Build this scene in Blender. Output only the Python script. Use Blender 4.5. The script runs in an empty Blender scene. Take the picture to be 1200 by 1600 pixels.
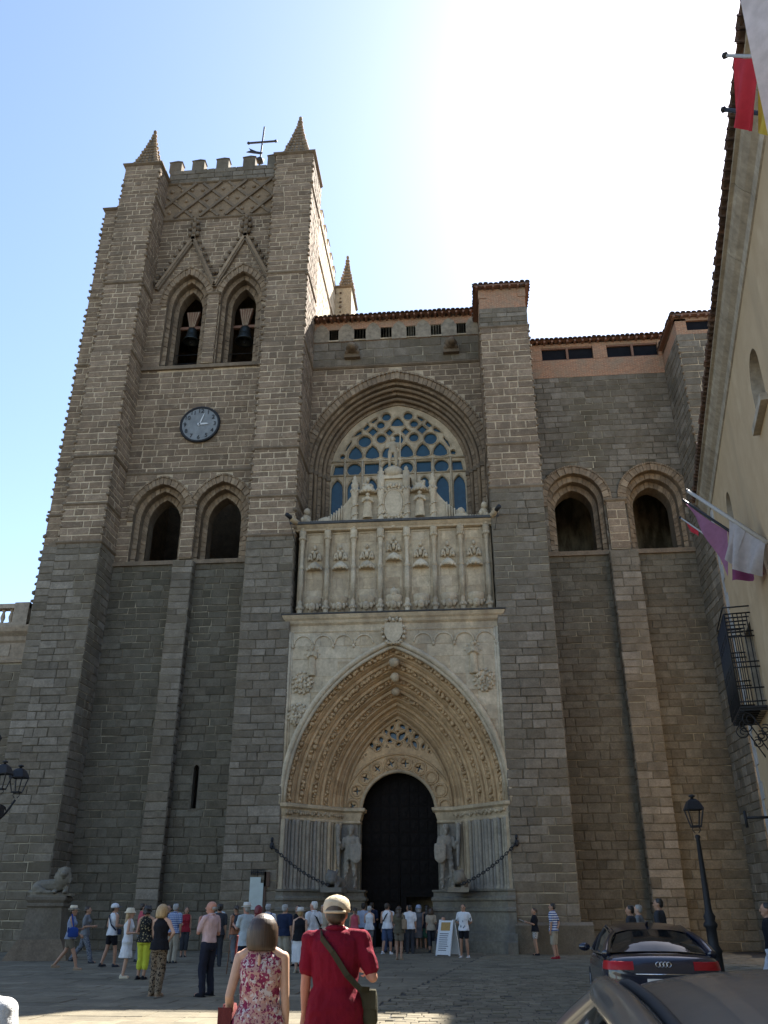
import bpy, bmesh, math, random
from mathutils import Vector, Matrix
R = random.Random(11)
sc = bpy.context.scene
COL = sc.collection
rad = math.radians
PI = math.pi

# ------------------------------------------------------------------ camera, sky, sun, exposure
CAM = Vector((0, -37, 1.6)); PITCH = rad(25.1); YAW = rad(5.2)
cd = bpy.data.cameras.new('camera'); cam = bpy.data.objects.new('camera', cd); COL.objects.link(cam)
cam.location = CAM; cam.rotation_euler = (PI/2 + PITCH, 0, YAW)
cd.sensor_fit = 'AUTO'; cd.sensor_width = 36; cd.lens = 36*1322/1600
cd.clip_start = 0.1; cd.clip_end = 2000
sc.camera = cam
SUN_AZ = rad(28.2); SUN_EL = rad(49.3)
w = bpy.data.worlds.new('World'); sc.world = w; w.use_nodes = True
wn = w.node_tree.nodes; wl = w.node_tree.links
sky = wn.new('ShaderNodeTexSky'); sky.sky_type = 'NISHITA'; sky.sun_disc = False
sky.sun_elevation = SUN_EL; sky.sun_rotation = SUN_AZ
sky.air_density = 1.0; sky.dust_density = 1.1; sky.ozone_density = 0.3; sky.altitude = 1100
wl.new(sky.outputs[0], wn['Background'].inputs[0]); wn['Background'].inputs[1].default_value = 0.075
sd = bpy.data.lights.new('sun', 'SUN'); so = bpy.data.objects.new('sun', sd); COL.objects.link(so)
sd.energy = 5.0; sd.angle = rad(0.53); sd.color = (1.0, 0.95, 0.86)
sdir = Vector((math.sin(SUN_AZ)*math.cos(SUN_EL), math.cos(SUN_AZ)*math.cos(SUN_EL), math.sin(SUN_EL)))
so.rotation_euler = sdir.to_track_quat('Z', 'Y').to_euler(); so.location = (40, 40, 80)
sc.view_settings.view_transform = 'Standard'; sc.view_settings.look = 'None'
sc.view_settings.exposure = 2.17; sc.view_settings.gamma = 1
sc.view_settings.use_curve_mapping = False
sc.render.engine = 'CYCLES'
sc.cycles.max_bounces = 6; sc.cycles.diffuse_bounces = 4

# ------------------------------------------------------------------ materials
def base(name):
    m = bpy.data.materials.new(name); m.use_nodes = True
    nt = m.node_tree
    return m, nt.nodes, nt.links, nt.nodes['Principled BSDF']
def noise(n, l, vec, scale, detail=4, rough=0.6):
    t = n.new('ShaderNodeTexNoise'); t.inputs['Scale'].default_value = scale
    t.inputs['Detail'].default_value = detail; t.inputs['Roughness'].default_value = rough
    if vec: l.new(vec, t.inputs['Vector'])
    return t.outputs['Fac']
def ramp(n, l, fac, stops, interp='LINEAR'):
    r = n.new('ShaderNodeValToRGB'); r.color_ramp.interpolation = interp
    e = r.color_ramp.elements
    while len(e) < len(stops): e.new(0.5)
    for i, (p, c) in enumerate(stops):
        e[i].position = p
        e[i].color = (c, c, c, 1) if isinstance(c, (int, float)) else (*c, 1)
    l.new(fac, r.inputs[0]); return r.outputs[0]
def mix(n, l, fac, a, b, mode='MIX'):
    x = n.new('ShaderNodeMix'); x.data_type = 'RGBA'; x.blend_type = mode
    if isinstance(fac, (int, float)): x.inputs[0].default_value = fac
    else: l.new(fac, x.inputs[0])
    for k, v in ((6, a), (7, b)):
        if isinstance(v, tuple): x.inputs[k].default_value = (*v, 1)
        else: l.new(v, x.inputs[k])
    return x.outputs[2]
def bump(n, l, bs, h, strength=0.3, dist=0.02):
    b = n.new('ShaderNodeBump'); b.inputs['Strength'].default_value = strength; b.inputs['Distance'].default_value = dist
    l.new(h, b.inputs['Height']); l.new(b.outputs[0], bs.inputs['Normal'])
def wpos(n, l, sc3=(1, 1, 1)):
    g = n.new('ShaderNodeNewGeometry'); mp = n.new('ShaderNodeMapping'); mp.inputs['Scale'].default_value = sc3
    l.new(g.outputs['Position'], mp.inputs['Vector']); return mp.outputs[0]
def opos(n, l, sc3=(1, 1, 1)):
    g = n.new('ShaderNodeTexCoord'); mp = n.new('ShaderNodeMapping'); mp.inputs['Scale'].default_value = sc3
    l.new(g.outputs['Object'], mp.inputs['Vector']); return mp.outputs[0]

def stone_mat(name, cols, stain=None, stain_amt=0.5, bstr=0.5, fine=14, lo=0.7, hi=1.25, smear=None):
    m, n, l, bs = base(name)
    at = n.new('ShaderNodeAttribute'); at.attribute_name = 'rnd'
    k = len(cols)
    c = ramp(n, l, at.outputs['Fac'], [(i/(k-1), cc) for i, cc in enumerate(cols)])
    p = wpos(n, l)
    f1 = noise(n, l, p, fine, 6, 0.7)
    f2 = noise(n, l, p, 2.6, 4, 0.6)
    g1 = ramp(n, l, f1, [(0.25, lo), (0.75, hi)])
    c = mix(n, l, 1.0, c, g1, 'MULTIPLY')
    g2 = ramp(n, l, f2, [(0.3, 0.78), (0.7, 1.15)])
    c = mix(n, l, 1.0, c, g2, 'MULTIPLY')
    if stain:
        f3 = noise(n, l, wpos(n, l, (0.5, 0.5, 0.16)), 1.0, 6, 0.65)
        s = ramp(n, l, f3, [(0.46, 0.0), (0.68, stain_amt)])
        c = mix(n, l, s, c, stain)
    if smear:
        f4 = noise(n, l, p, 3.1, 6, 0.75)
        c = mix(n, l, ramp(n, l, f4, [(0.56, 0.0), (0.68, 0.75)]), c, smear)
    l.new(c, bs.inputs['Base Color']); bs.inputs['Roughness'].default_value = 0.92
    bs.inputs['Specular IOR Level'].default_value = 0.2
    bump(n, l, bs, f1, bstr, 0.03)
    return m
def plain(name, col, rough=0.6, metal=0.0, var=0.12, scale=20, spec=0.4, obj=True, coat=0):
    m, n, l, bs = base(name)
    v = opos(n, l) if obj else wpos(n, l)
    f = noise(n, l, v, scale, 3)
    g = ramp(n, l, f, [(0.3, 1-var), (0.7, 1+var)])
    c = mix(n, l, 1.0, tuple(col), g, 'MULTIPLY')
    l.new(c, bs.inputs['Base Color']); bs.inputs['Roughness'].default_value = rough
    bs.inputs['Metallic'].default_value = metal; bs.inputs['Specular IOR Level'].default_value = spec
    if coat: bs.inputs['Coat Weight'].default_value = coat; bs.inputs['Coat Roughness'].default_value = 0.05
    return m
def cloth(name, col, var=0.14, rough=0.9):
    m, n, l, bs = base(name)
    v = opos(n, l)
    f = noise(n, l, opos(n, l, (1, 1, 0.35)), 9, 3); f2 = noise(n, l, v, 160, 2)
    g = ramp(n, l, f, [(0.3, 1-var), (0.7, 1+var)])
    c = mix(n, l, 1.0, tuple(col), g, 'MULTIPLY')
    l.new(c, bs.inputs['Base Color']); bs.inputs['Roughness'].default_value = rough
    bs.inputs['Specular IOR Level'].default_value = 0.15
    h = n.new('ShaderNodeMath'); h.operation = 'MULTIPLY_ADD'; h.inputs[1].default_value = 0.25
    l.new(f2, h.inputs[0]); l.new(f, h.inputs[2])
    bump(n, l, bs, h.outputs[0], 0.7, 0.035)
    return m
def spots(name, bg, cols, scale, thr=0.5, zs=1.0, warp=0.5):
    """a printed fabric: flowers, leopard spots"""
    m, n, l, bs = base(name)
    v = opos(n, l, (1, 1, zs))
    c = None
    out = tuple(bg)
    for i, cc in enumerate(cols):
        vo = n.new('ShaderNodeTexVoronoi'); vo.inputs['Scale'].default_value = scale*(1+0.45*i)
        mp = n.new('ShaderNodeMapping'); mp.inputs['Location'].default_value = (i*3.7, i*1.9, i*2.3); l.new(v, mp.inputs['Vector'])
        nz = n.new('ShaderNodeTexNoise'); nz.inputs['Scale'].default_value = scale*2.2; l.new(mp.outputs[0], nz.inputs['Vector'])
        mx = n.new('ShaderNodeMix'); mx.data_type = 'RGBA'; mx.blend_type = 'LINEAR_LIGHT'; mx.inputs[0].default_value = warp*0.06
        l.new(mp.outputs[0], mx.inputs[6]); l.new(nz.outputs['Color'], mx.inputs[7])
        l.new(mx.outputs[2], vo.inputs['Vector'])
        fac = ramp(n, l, vo.outputs['Distance'], [(thr-0.06-0.08*i, 1.0), (thr-0.08*i, 0.0)])
        out = mix(n, l, fac, out, tuple(cc))
    l.new(out, bs.inputs['Base Color']); bs.inputs['Roughness'].default_value = 0.9
    bs.inputs['Specular IOR Level'].default_value = 0.15
    f = noise(n, l, opos(n, l, (1, 1, 0.35)), 8, 3); bump(n, l, bs, f, 0.6, 0.03)
    return m
def striped(name, a, b, freq, axis=2, b2=None):
    m, n, l, bs = base(name)
    tc = n.new('ShaderNodeTexCoord'); sx = n.new('ShaderNodeSeparateXYZ'); l.new(tc.outputs['Object'], sx.inputs[0])
    def st(ax):
        mu = n.new('ShaderNodeMath'); mu.operation = 'MULTIPLY'; mu.inputs[1].default_value = freq; l.new(sx.outputs[ax], mu.inputs[0])
        fr = n.new('ShaderNodeMath'); fr.operation = 'FRACT'; l.new(mu.outputs[0], fr.inputs[0])
        gt = n.new('ShaderNodeMath'); gt.operation = 'GREATER_THAN'; gt.inputs[1].default_value = 0.5; l.new(fr.outputs[0], gt.inputs[0])
        return gt.outputs[0]
    c = mix(n, l, st(axis), tuple(a), tuple(b))
    if b2: c = mix(n, l, st(0), c, mix(n, l, 0.5, c, tuple(b2)))
    l.new(c, bs.inputs['Base Color']); bs.inputs['Roughness'].default_value = 0.9
    f = noise(n, l, opos(n, l, (1, 1, 0.35)), 8, 3); bump(n, l, bs, f, 0.6, 0.03)
    return m

M = {}
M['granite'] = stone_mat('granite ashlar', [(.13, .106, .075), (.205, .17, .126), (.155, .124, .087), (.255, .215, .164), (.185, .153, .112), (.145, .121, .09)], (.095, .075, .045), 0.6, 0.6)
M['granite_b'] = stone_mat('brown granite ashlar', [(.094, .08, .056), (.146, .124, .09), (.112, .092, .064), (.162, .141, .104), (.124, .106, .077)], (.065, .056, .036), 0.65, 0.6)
M['rubble'] = stone_mat('brown rubble stone', [(.20, .14, .09), (.265, .19, .127), (.17, .122, .082), (.30, .22, .15), (.225, .163, .107)], (.12, .09, .06), 0.65, 0.7, smear=(.42, .335, .225))
M['rubble_lit'] = stone_mat('rubble with sunlight in colour', [(.50, .40, .27), (.58, .47, .33), (.45, .36, .24), (.6, .5, .36)], None, 0, 0.6)  # rubble copy lightened for the south side; sunlight is put into the colour
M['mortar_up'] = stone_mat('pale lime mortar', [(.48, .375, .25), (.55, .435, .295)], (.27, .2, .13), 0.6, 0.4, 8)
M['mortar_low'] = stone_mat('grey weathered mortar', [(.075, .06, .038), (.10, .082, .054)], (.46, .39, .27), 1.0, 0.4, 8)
M['dress'] = stone_mat('dressed dark granite', [(.165, .122, .08), (.215, .162, .108), (.185, .138, .094)], (.075, .062, .05), 0.5, 0.6)
M['arch'] = stone_mat('brown arch voussoir', [(.25, .178, .11), (.32, .23, .145), (.21, .15, .095), (.35, .26, .17)], (.09, .07, .055), 0.4, 0.6)
M['lime'] = stone_mat('portal limestone', [(.46, .355, .225), (.54, .43, .285), (.40, .30, .185), (.50, .405, .28)], (.2, .155, .105), 0.75, 0.5, 9, .78, 1.18)
M['lime_pale'] = stone_mat('pale carved limestone', [(.48, .385, .255), (.54, .445, .31), (.435, .34, .22), (.51, .425, .30)], (.23, .19, .14), 0.7, 0.5, 9, .78, 1.18)
M['ochre'] = stone_mat('ochre archivolt stone', [(.47, .31, .16), (.55, .375, .205), (.405, .265, .135)], (.25, .175, .105), 0.5, 0.6, 9, .72, 1.2)
M['shaft'] = stone_mat('grey lilac shaft stone', [(.30, .262, .205), (.36, .305, .22), (.26, .235, .2), (.39, .32, .22)], (.16, .15, .14), 0.6, 0.4, 9)
M['plinth'] = stone_mat('grey portal plinth', [(.19, .165, .122), (.22, .192, .142)], (.11, .105, .1), 0.7, 0.5, 9)
M['dark'] = plain('interior shade colour', (.03, .027, .024), 0.95, obj=False)  # shade of the interiors put into a near-black colour behind openings
M['grey_in'] = plain('parapet grey stone', (.25, .205, .145), 0.95, var=.3, scale=4, obj=False)
M['wood'] = plain('weathered brown wood', (.21, .11, .07), 0.85, var=.3)
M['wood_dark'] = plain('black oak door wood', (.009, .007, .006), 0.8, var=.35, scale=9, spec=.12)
M['iron'] = plain('black wrought iron', (.018, .018, .02), 0.6, 0.2, spec=.4)
M['bronze'] = plain('dark bell bronze', (.045, .052, .05), 0.5, 0.7)
M['rust'] = plain('rusty iron', (.10, .06, .04), 0.8, 0.3)
M['lead'] = plain('lead gutter', (.06, .06, .06), 0.6, 0.3, var=.3, scale=5, obj=False)
M['tile'] = stone_mat('clay roof tile', [(.13, .075, .05), (.18, .10, .065), (.11, .075, .06), (.16, .11, .085)], (.07, .06, .05), 0.6, 0.5)
M['glass_win'] = None
def glassy(name, col, rough=0.08, spec=0.8):
    m, n, l, bs = base(name)
    f = noise(n, l, wpos(n, l), 3, 2)
    l.new(mix(n, l, 1.0, tuple(col), ramp(n, l, f, [(.3, .8), (.7, 1.2)]), 'MULTIPLY'), bs.inputs['Base Color'])
    bs.inputs['Roughness'].default_value = rough; bs.inputs['Specular IOR Level'].default_value = spec
    bump(n, l, bs, noise(n, l, wpos(n, l), 5, 2), 0.05, 0.02)
    return m
M['glass_win'] = glassy('glazing with sky reflection in colour', (.010, .045, .066), .2, .5)  # blue base colour carries the reflection of the sky
M['glass_dark'] = glassy('dark glazing', (.010, .010, .012), .6, .06)
# brick
def brick_mat():
    m, n, l, bs = base('red brick courses')
    g = n.new('ShaderNodeNewGeometry'); mp = n.new('ShaderNodeMapping'); mp.inputs['Rotation'].default_value = (rad(90), 0, 0)
    l.new(g.outputs['Position'], mp.inputs['Vector'])
    b = n.new('ShaderNodeTexBrick'); b.inputs['Scale'].default_value = 1.0
    b.inputs['Brick Width'].default_value = .28; b.inputs['Row Height'].default_value = .075; b.inputs['Mortar Size'].default_value = .012
    b.inputs['Color1'].default_value = (.42, .18, .09, 1); b.inputs['Color2'].default_value = (.27, .12, .065, 1); b.inputs['Mortar'].default_value = (.42, .30, .19, 1)
    l.new(mp.outputs[0], b.inputs['Vector'])
    f = noise(n, l, g.outputs['Position'], 1.6, 5)
    c = mix(n, l, ramp(n, l, f, [(.45, 0.), (.66, .7)]), b.outputs[0], (.27, .205, .135)); c = mix(n, l, ramp(n, l, noise(n, l, g.outputs['Position'], 9, 4), [(.4, .0), (.75, .5)]), c, (.13, .085, .055))
    l.new(c, bs.inputs['Base Color']); bs.inputs['Roughness'].default_value = .95
    bump(n, l, bs, b.outputs['Fac'], -.6, .015)
    return m
M['brick'] = brick_mat()
def render_mat():
    m, n, l, bs = base('yellow ochre wall plaster')
    f = noise(n, l, wpos(n, l), 1.2, 6, .65); f2 = noise(n, l, wpos(n, l), 30, 3)
    c = ramp(n, l, f, [(.3, (.40, .285, .16)), (.7, (.47, .345, .205))])
    f5 = noise(n, l, wpos(n, l, (.7, .7, .09)), 1.3, 6, .7); c = mix(n, l, ramp(n, l, f5, [(.52, 0.), (.72, .5)]), c, (.33, .25, .15))
    f6 = noise(n, l, wpos(n, l), .45, 4); c = mix(n, l, ramp(n, l, f6, [(.56, 0.), (.6, .3)]), c, (.56, .43, .27))
    l.new(c, bs.inputs['Base Color']); bs.inputs['Roughness'].default_value = .95
    bump(n, l, bs, f2, .3, .01); return m
M['plaster'] = render_mat()
M['cornice'] = stone_mat('pale grey cornice stone', [(.34, .29, .22), (.39, .335, .255), (.36, .31, .24)], (.22, .19, .15), .5, .4, 6)
M['quoin'] = stone_mat('pale quoin stone', [(.42, .41, .40), (.47, .46, .45), (.37, .36, .34)], (.27, .25, .22), .5, .4, 6)
M['wing'] = stone_mat('warm wing stone', [(.33, .26, .185), (.37, .3, .22), (.29, .24, .18)], (.18, .14, .10), .5, .5, 8)
M['paving'] = stone_mat('worn granite paving', [(.16, .136, .094), (.205, .176, .122), (.14, .12, .085), (.23, .197, .138)], (.09, .08, .058), .5, .35, 10, .8, 1.15)
M['joint'] = stone_mat('paving joint grit', [(.055, .052, .046), (.07, .066, .058)], None, 0, .5)

# ------------------------------------------------------------------ mesh builder
_ico = {}
def ico(sub):
    if sub not in _ico:
        b = bmesh.new(); bmesh.ops.create_icosphere(b, subdivisions=sub, radius=1)
        _ico[sub] = ([tuple(v.co) for v in b.verts], [tuple(v.index for v in f.verts) for f in b.faces]); b.free()
    return _ico[sub]
class MB:
    def __init__(s, mats): s.v = []; s.f = []; s.mi = []; s.r = []; s.mats = mats if isinstance(mats, list) else [mats]; s.sm = []
    def add(s, vs, fs, m=0, r=None, smooth=False):
        o = len(s.v); s.v.extend(vs)
        if r is None: r = R.random()
        for f in fs: s.f.append(tuple(i+o for i in f)); s.mi.append(m); s.r.append(r); s.sm.append(smooth)
    def box(s, x0, x1, y0, y1, z0, z1, m=0, r=None):
        vs = [(x, y, z) for z in (z0, z1) for y in (y0, y1) for x in (x0, x1)]
        s.add(vs, [(0, 2, 3, 1), (4, 5, 7, 6), (0, 1, 5, 4), (2, 6, 7, 3), (0, 4, 6, 2), (1, 3, 7, 5)], m, r)
    def prism(s, pts, a, b, fn, m=0, r=None, caps=True, smooth=False):
        """polygon pts extruded between depth a and b; fn(p, q, depth)->xyz"""
        n = len(pts)
        vs = [fn(p[0], p[1], a) for p in pts]+[fn(p[0], p[1], b) for p in pts]
        fs = [(i, (i+1) % n, n+(i+1) % n, n+i) for i in range(n)]
        if caps: fs += [tuple(range(n))[::-1], tuple(range(n, 2*n))]
        s.add(vs, fs, m, r, smooth)
    def blob(s, c, rx, ry=None, rz=None, sub=1, m=0, jit=0, r=None, rot=None, smooth=True):
        ry = rx if ry is None else ry; rz = rx if rz is None else rz
        V, F = ico(sub); vs = []
        for v in V:
            q = Vector((v[0]*rx, v[1]*ry, v[2]*rz))
            if jit: q *= 1+R.uniform(-jit, jit)
            if rot: q = rot @ q
            vs.append((c[0]+q.x, c[1]+q.y, c[2]+q.z))
        s.add(vs, F, m, r, smooth)
    def lathe(s, c, prof, seg=12, m=0, r=None, smooth=True, sx=1, sy=1, a0=0, a1=2*PI):
        full = abs(a1-a0-2*PI) < 1e-6
        k = seg if full else seg+1
        vs = []
        for (q, z) in prof:
            for i in range(k):
                a = a0+(a1-a0)*i/seg
                vs.append((c[0]+q*math.cos(a)*sx, c[1]+q*math.sin(a)*sy, c[2]+z))
        fs = []
        for j in range(len(prof)-1):
            for i in range(seg):
                i2 = (i+1) % k
                fs.append((j*k+i, j*k+i2, (j+1)*k+i2, (j+1)*k+i))
        if full: fs += [tuple(range(k))[::-1], tuple((len(prof)-1)*k+i for i in range(k))]
        s.add(vs, fs, m, r, smooth)
    def tube(s, pts, rr, seg=6, m=0, r=None, closed=False, smooth=True):
        pts = [Vector(p) for p in pts]; n = len(pts)
        rs = rr if isinstance(rr, (list, tuple)) else [rr]*n
        vs = []; up = None
        for i in range(n):
            if closed: t = (pts[(i+1) % n]-pts[i-1])
            else: t = pts[min(i+1, n-1)]-pts[max(i-1, 0)]
            t.normalize()
            if up is None:
                up = t.orthogonal().normalized()
            else:
                up = (up-t*up.dot(t));
                up = up.normalized() if up.length > 1e-6 else t.orthogonal().normalized()
            b = t.cross(up)
            for k in range(seg):
                a = 2*PI*k/seg; q = pts[i]+(up*math.cos(a)+b*math.sin(a))*rs[i]
                vs.append(tuple(q))
        fs = []
        for i in range(n if closed else n-1):
            j = (i+1) % n
            for k in range(seg):
                k2 = (k+1) % seg
                fs.append((i*seg+k, i*seg+k2, j*seg+k2, j*seg+k))
        if not closed: fs += [tuple(range(seg))[::-1], tuple((n-1)*seg+k for k in range(seg))]
        s.add(vs, fs, m, r, smooth)
    def bar(s, a, b, wx, wz=None, m=0, r=None, up=(0, 0, 1)):
        """rectangular bar between two points"""
        a = Vector(a); b = Vector(b); wz = wx if wz is None else wz
        t = (b-a).normalized(); u = Vector(up)
        x = t.cross(u)
        if x.length < 1e-4: x = t.cross(Vector((1, 0, 0)))
        x.normalize(); y = x.cross(t)
        vs = [tuple(p+x*sx*wx/2+y*sy*wz/2) for p in (a, b) for sx, sy in ((-1, -1), (1, -1), (1, 1), (-1, 1))]
        s.add(vs, [(3, 2, 1, 0), (4, 5, 6, 7), (0, 1, 5, 4), (1, 2, 6, 5), (2, 3, 7, 6), (3, 0, 4, 7)], m, r)
    def mesh(s, name):
        me = bpy.data.meshes.new(name); me.from_pydata(s.v, [], s.f)
        for m in s.mats: me.materials.append(m)
        me.polygons.foreach_set('material_index', s.mi)
        me.polygons.foreach_set('use_smooth', s.sm)
        a = me.attributes.new('rnd', 'FLOAT', 'FACE'); a.data.foreach_set('value', s.r)
        me.update(); return me
    def obj(s, name, parent=None, loc=None, kind=None, label=None):
        o = bpy.data.objects.new(name, s.mesh(name)); COL.objects.link(o)
        if parent: o.parent = parent
        if loc: o.location = loc
        if kind: o['kind'] = kind
        if label: o['label'] = label
        return o
def thing(name, label, cat, loc=(0, 0, 0), rz=0, group=None, data=None):
    o = bpy.data.objects.new(name, data); COL.objects.link(o)
    o.location = loc; o.rotation_euler = (0, 0, rz); o['label'] = label; o['category'] = cat
    if group: o['group'] = group
    return o
def inst(name, me, parent, loc=(0, 0, 0), rot=(0, 0, 0), scale=(1, 1, 1)):
    o = bpy.data.objects.new(name, me); COL.objects.link(o); o.parent = parent
    o.location = loc; o.rotation_euler = rot; o.scale = scale; return o
def dup(root, loc, rz=None, label=None, group=None):
    def cp(o, par):
        c = o.copy(); COL.objects.link(c); c.parent = par
        for ch in list(o.children): cp(ch, c)
        return c
    r = cp(root, None); r.location = loc
    if rz is not None: r.rotation_euler = (0, 0, rz)
    if label: r['label'] = label
    if group: r['group'] = group
    return r
def curve_mesh(outer, holes, thick, bev=0.0):
    """flat plate in XZ with holes, thickness along Y centred on 0 -> (verts, faces)"""
    cu = bpy.data.curves.new('plate', 'CURVE'); cu.dimensions = '2D'; cu.fill_mode = 'BOTH'
    cu.extrude = max(thick/2-bev, 0.001); cu.bevel_depth = bev; cu.bevel_resolution = 0
    for pts in [outer]+holes:
        sp = cu.splines.new('POLY'); sp.points.add(len(pts)-1); sp.use_cyclic_u = True
        for p, q in zip(sp.points, pts): p.co = (q[0], q[1], 0, 1)
    ob = bpy.data.objects.new('plate', cu); COL.objects.link(ob)
    dg = bpy.context.evaluated_depsgraph_get()
    me = bpy.data.meshes.new_from_object(ob.evaluated_get(dg))
    vs = [(v.co.x, -v.co.z, v.co.y) for v in me.vertices]; fs = [tuple(p.vertices) for p in me.polygons]
    bpy.data.objects.remove(ob); bpy.data.curves.remove(cu); bpy.data.meshes.remove(me)
    return vs, fs
def text_mesh(body, size, thick=0.01):
    cu = bpy.data.curves.new('glyph', 'FONT'); cu.body = body; cu.size = size; cu.extrude = thick
    cu.align_x = 'CENTER'; cu.align_y = 'CENTER'
    ob = bpy.data.objects.new('glyph', cu); COL.objects.link(ob)
    dg = bpy.context.evaluated_depsgraph_get()
    me = bpy.data.meshes.new_from_object(ob.evaluated_get(dg))
    vs = [(v.co.x, -v.co.z, v.co.y) for v in me.vertices]; fs = [tuple(p.vertices) for p in me.polygons]
    bpy.data.objects.remove(ob); bpy.data.curves.remove(cu); bpy.data.meshes.remove(me)
    return vs, fs
DEFER = []
def defer(o, mods):
    for kind, kw in mods:
        md = o.modifiers.new(kind, kind)
        for k, v in kw.items(): setattr(md, k, v)
    DEFER.append(o)
def flush():
    bpy.context.view_layer.update()
    dg = bpy.context.evaluated_depsgraph_get()
    for o in DEFER:
        me = bpy.data.meshes.new_from_object(o.evaluated_get(dg)); old = o.data
        mats = [m for m in old.materials]
        o.modifiers.clear(); o.data = me
        if not me.materials:
            for m in mats: me.materials.append(m)
        me.polygons.foreach_set('use_smooth', [True]*len(me.polygons))
        me.name = o.name
    DEFER.clear()
def organic(mb, name, parent, voxel=0.012, smooth=3, loc=None):
    o = mb.obj(name, parent, loc)
    defer(o, [('REMESH', dict(mode='VOXEL', voxel_size=voxel)), ('SMOOTH', dict(iterations=smooth, factor=0.5))])
    return o

# ------------------------------------------------------------------ arches and masonry
class Arch:
    def __init__(s, cx, z0, zs, hw, rise): s.cx, s.z0, s.zs, s.hw, s.rise = cx, z0, zs, hw, rise
    def half(s, z):
        if z < s.z0 or z >= s.zs+s.rise: return 0
        d = z-s.zs
        if d <= 0: return s.hw
        if s.rise < s.hw: return s.hw*math.sqrt(max(0, 1-(d/s.rise)**2))
        Rr = (s.hw**2+s.rise**2)/(2*s.hw)
        return max(0, s.hw-Rr+math.sqrt(max(0, Rr*Rr-d*d)))
    def span(s, z):
        h = s.half(z); return [(s.cx-h, s.cx+h)] if h > 0 else []
    def outline(s, n=24, z0=None):
        z0 = s.z0 if z0 is None else z0
        L = [(s.cx-s.hw, z0)]
        if s.rise < s.hw:
            A = [(s.cx-s.hw*math.cos(PI/2*i/n), s.zs+s.rise*math.sin(PI/2*i/n)) for i in range(n+1)]
        else:
            Rr = (s.hw**2+s.rise**2)/(2*s.hw); amax = math.asin(min(1, s.rise/Rr))
            A = [(s.cx-s.hw+Rr-Rr*math.cos(amax*i/n), s.zs+Rr*math.sin(amax*i/n)) for i in range(n+1)]
        L += A if z0 < s.zs-1e-6 else A[0:]
        if z0 >= s.zs-1e-6: L = A[:]
        return L+[(2*s.cx-x, z) for x, z in L[-2::-1]]
    def grow(s, d, dr=None): return Arch(s.cx, s.z0, s.zs, s.hw+d, s.rise+(d*s.rise/s.hw if dr is None else dr))
class Hood(Arch):
    def half(s, z): return 0 if z < s.z0 else (max(0, s.hw-s.cutw) if z < s.zs-.36 else Arch.half(s, z))
def hooded(a, d):
    h = a.grow(d); o = Hood(h.cx, h.z0, h.zs, h.hw, h.rise); o.cutw = d; return o
class Rect:
    def __init__(s, u0, u1, z0, z1): s.a = (u0, u1, z0, z1)
    def span(s, z): return [(s.a[0], s.a[1])] if s.a[2] <= z < s.a[3] else []
def resample(pts, k):
    d = [0]
    for a, b in zip(pts, pts[1:]): d.append(d[-1]+math.hypot(b[0]-a[0], b[1]-a[1]))
    out = []; j = 0
    for i in range(k+1):
        t = d[-1]*i/k
        while j < len(d)-2 and d[j+1] < t: j += 1
        q = (t-d[j])/max(1e-9, d[j+1]-d[j]); q = min(1, max(0, q))
        out.append((pts[j][0]+(pts[j+1][0]-pts[j][0])*q, pts[j][1]+(pts[j+1][1]-pts[j][1])*q))
    return out
def cut(u0, u1, spans):
    segs = [(u0, u1)]
    for a, b in spans:
        ns = []
        for s, e in segs:
            if b <= s or a >= e: ns.append((s, e)); continue
            if a > s: ns.append((s, a))
            if b < e: ns.append((b, e))
        segs = ns
    return segs
STONES = []
def add_stone(P, N, a, b, z0, z1, mat, proud, jit, part, bev=.025):
    j = lambda: R.uniform(-jit, jit)
    cs = [(a+j(), z0+j()*.6), (b+j(), z0+j()*.6), (b+j(), z1+j()*.6), (a+j(), z1+j()*.6)]
    e = proud-min(.018, proud*.6); bv = min(bev, (b-a)*.2, (z1-z0)*.2)
    ins = [(cs[0][0]+bv, cs[0][1]+bv), (cs[1][0]-bv, cs[1][1]+bv), (cs[2][0]-bv, cs[2][1]-bv), (cs[3][0]+bv, cs[3][1]-bv)]
    tl = [proud+R.uniform(-.006, .01) for _ in range(4)]
    vs = [P(u, z, -.03) for u, z in cs]+[P(u, z, e) for u, z in cs]+[P(u, z, t) for (u, z), t in zip(ins, tl)]
    fs = [(8, 9, 10, 11)]
    for i in range(4):
        k = (i+1) % 4
        fs += [(i, k, 4+k, 4+i), (4+i, 4+k, 8+k, 8+i)]
    STONES.append((vs, fs, mat, R.random(), part, N))
LOW = dict(ch=.37, bl=.82, mat='granite', proud=.026, joint=.015, jit=.022)
LOWB = dict(LOW, mat='granite_b')
UP = dict(ch=.36, bl=.80, mat='rubble', proud=.022, joint=.026, jit=.024)
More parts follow.
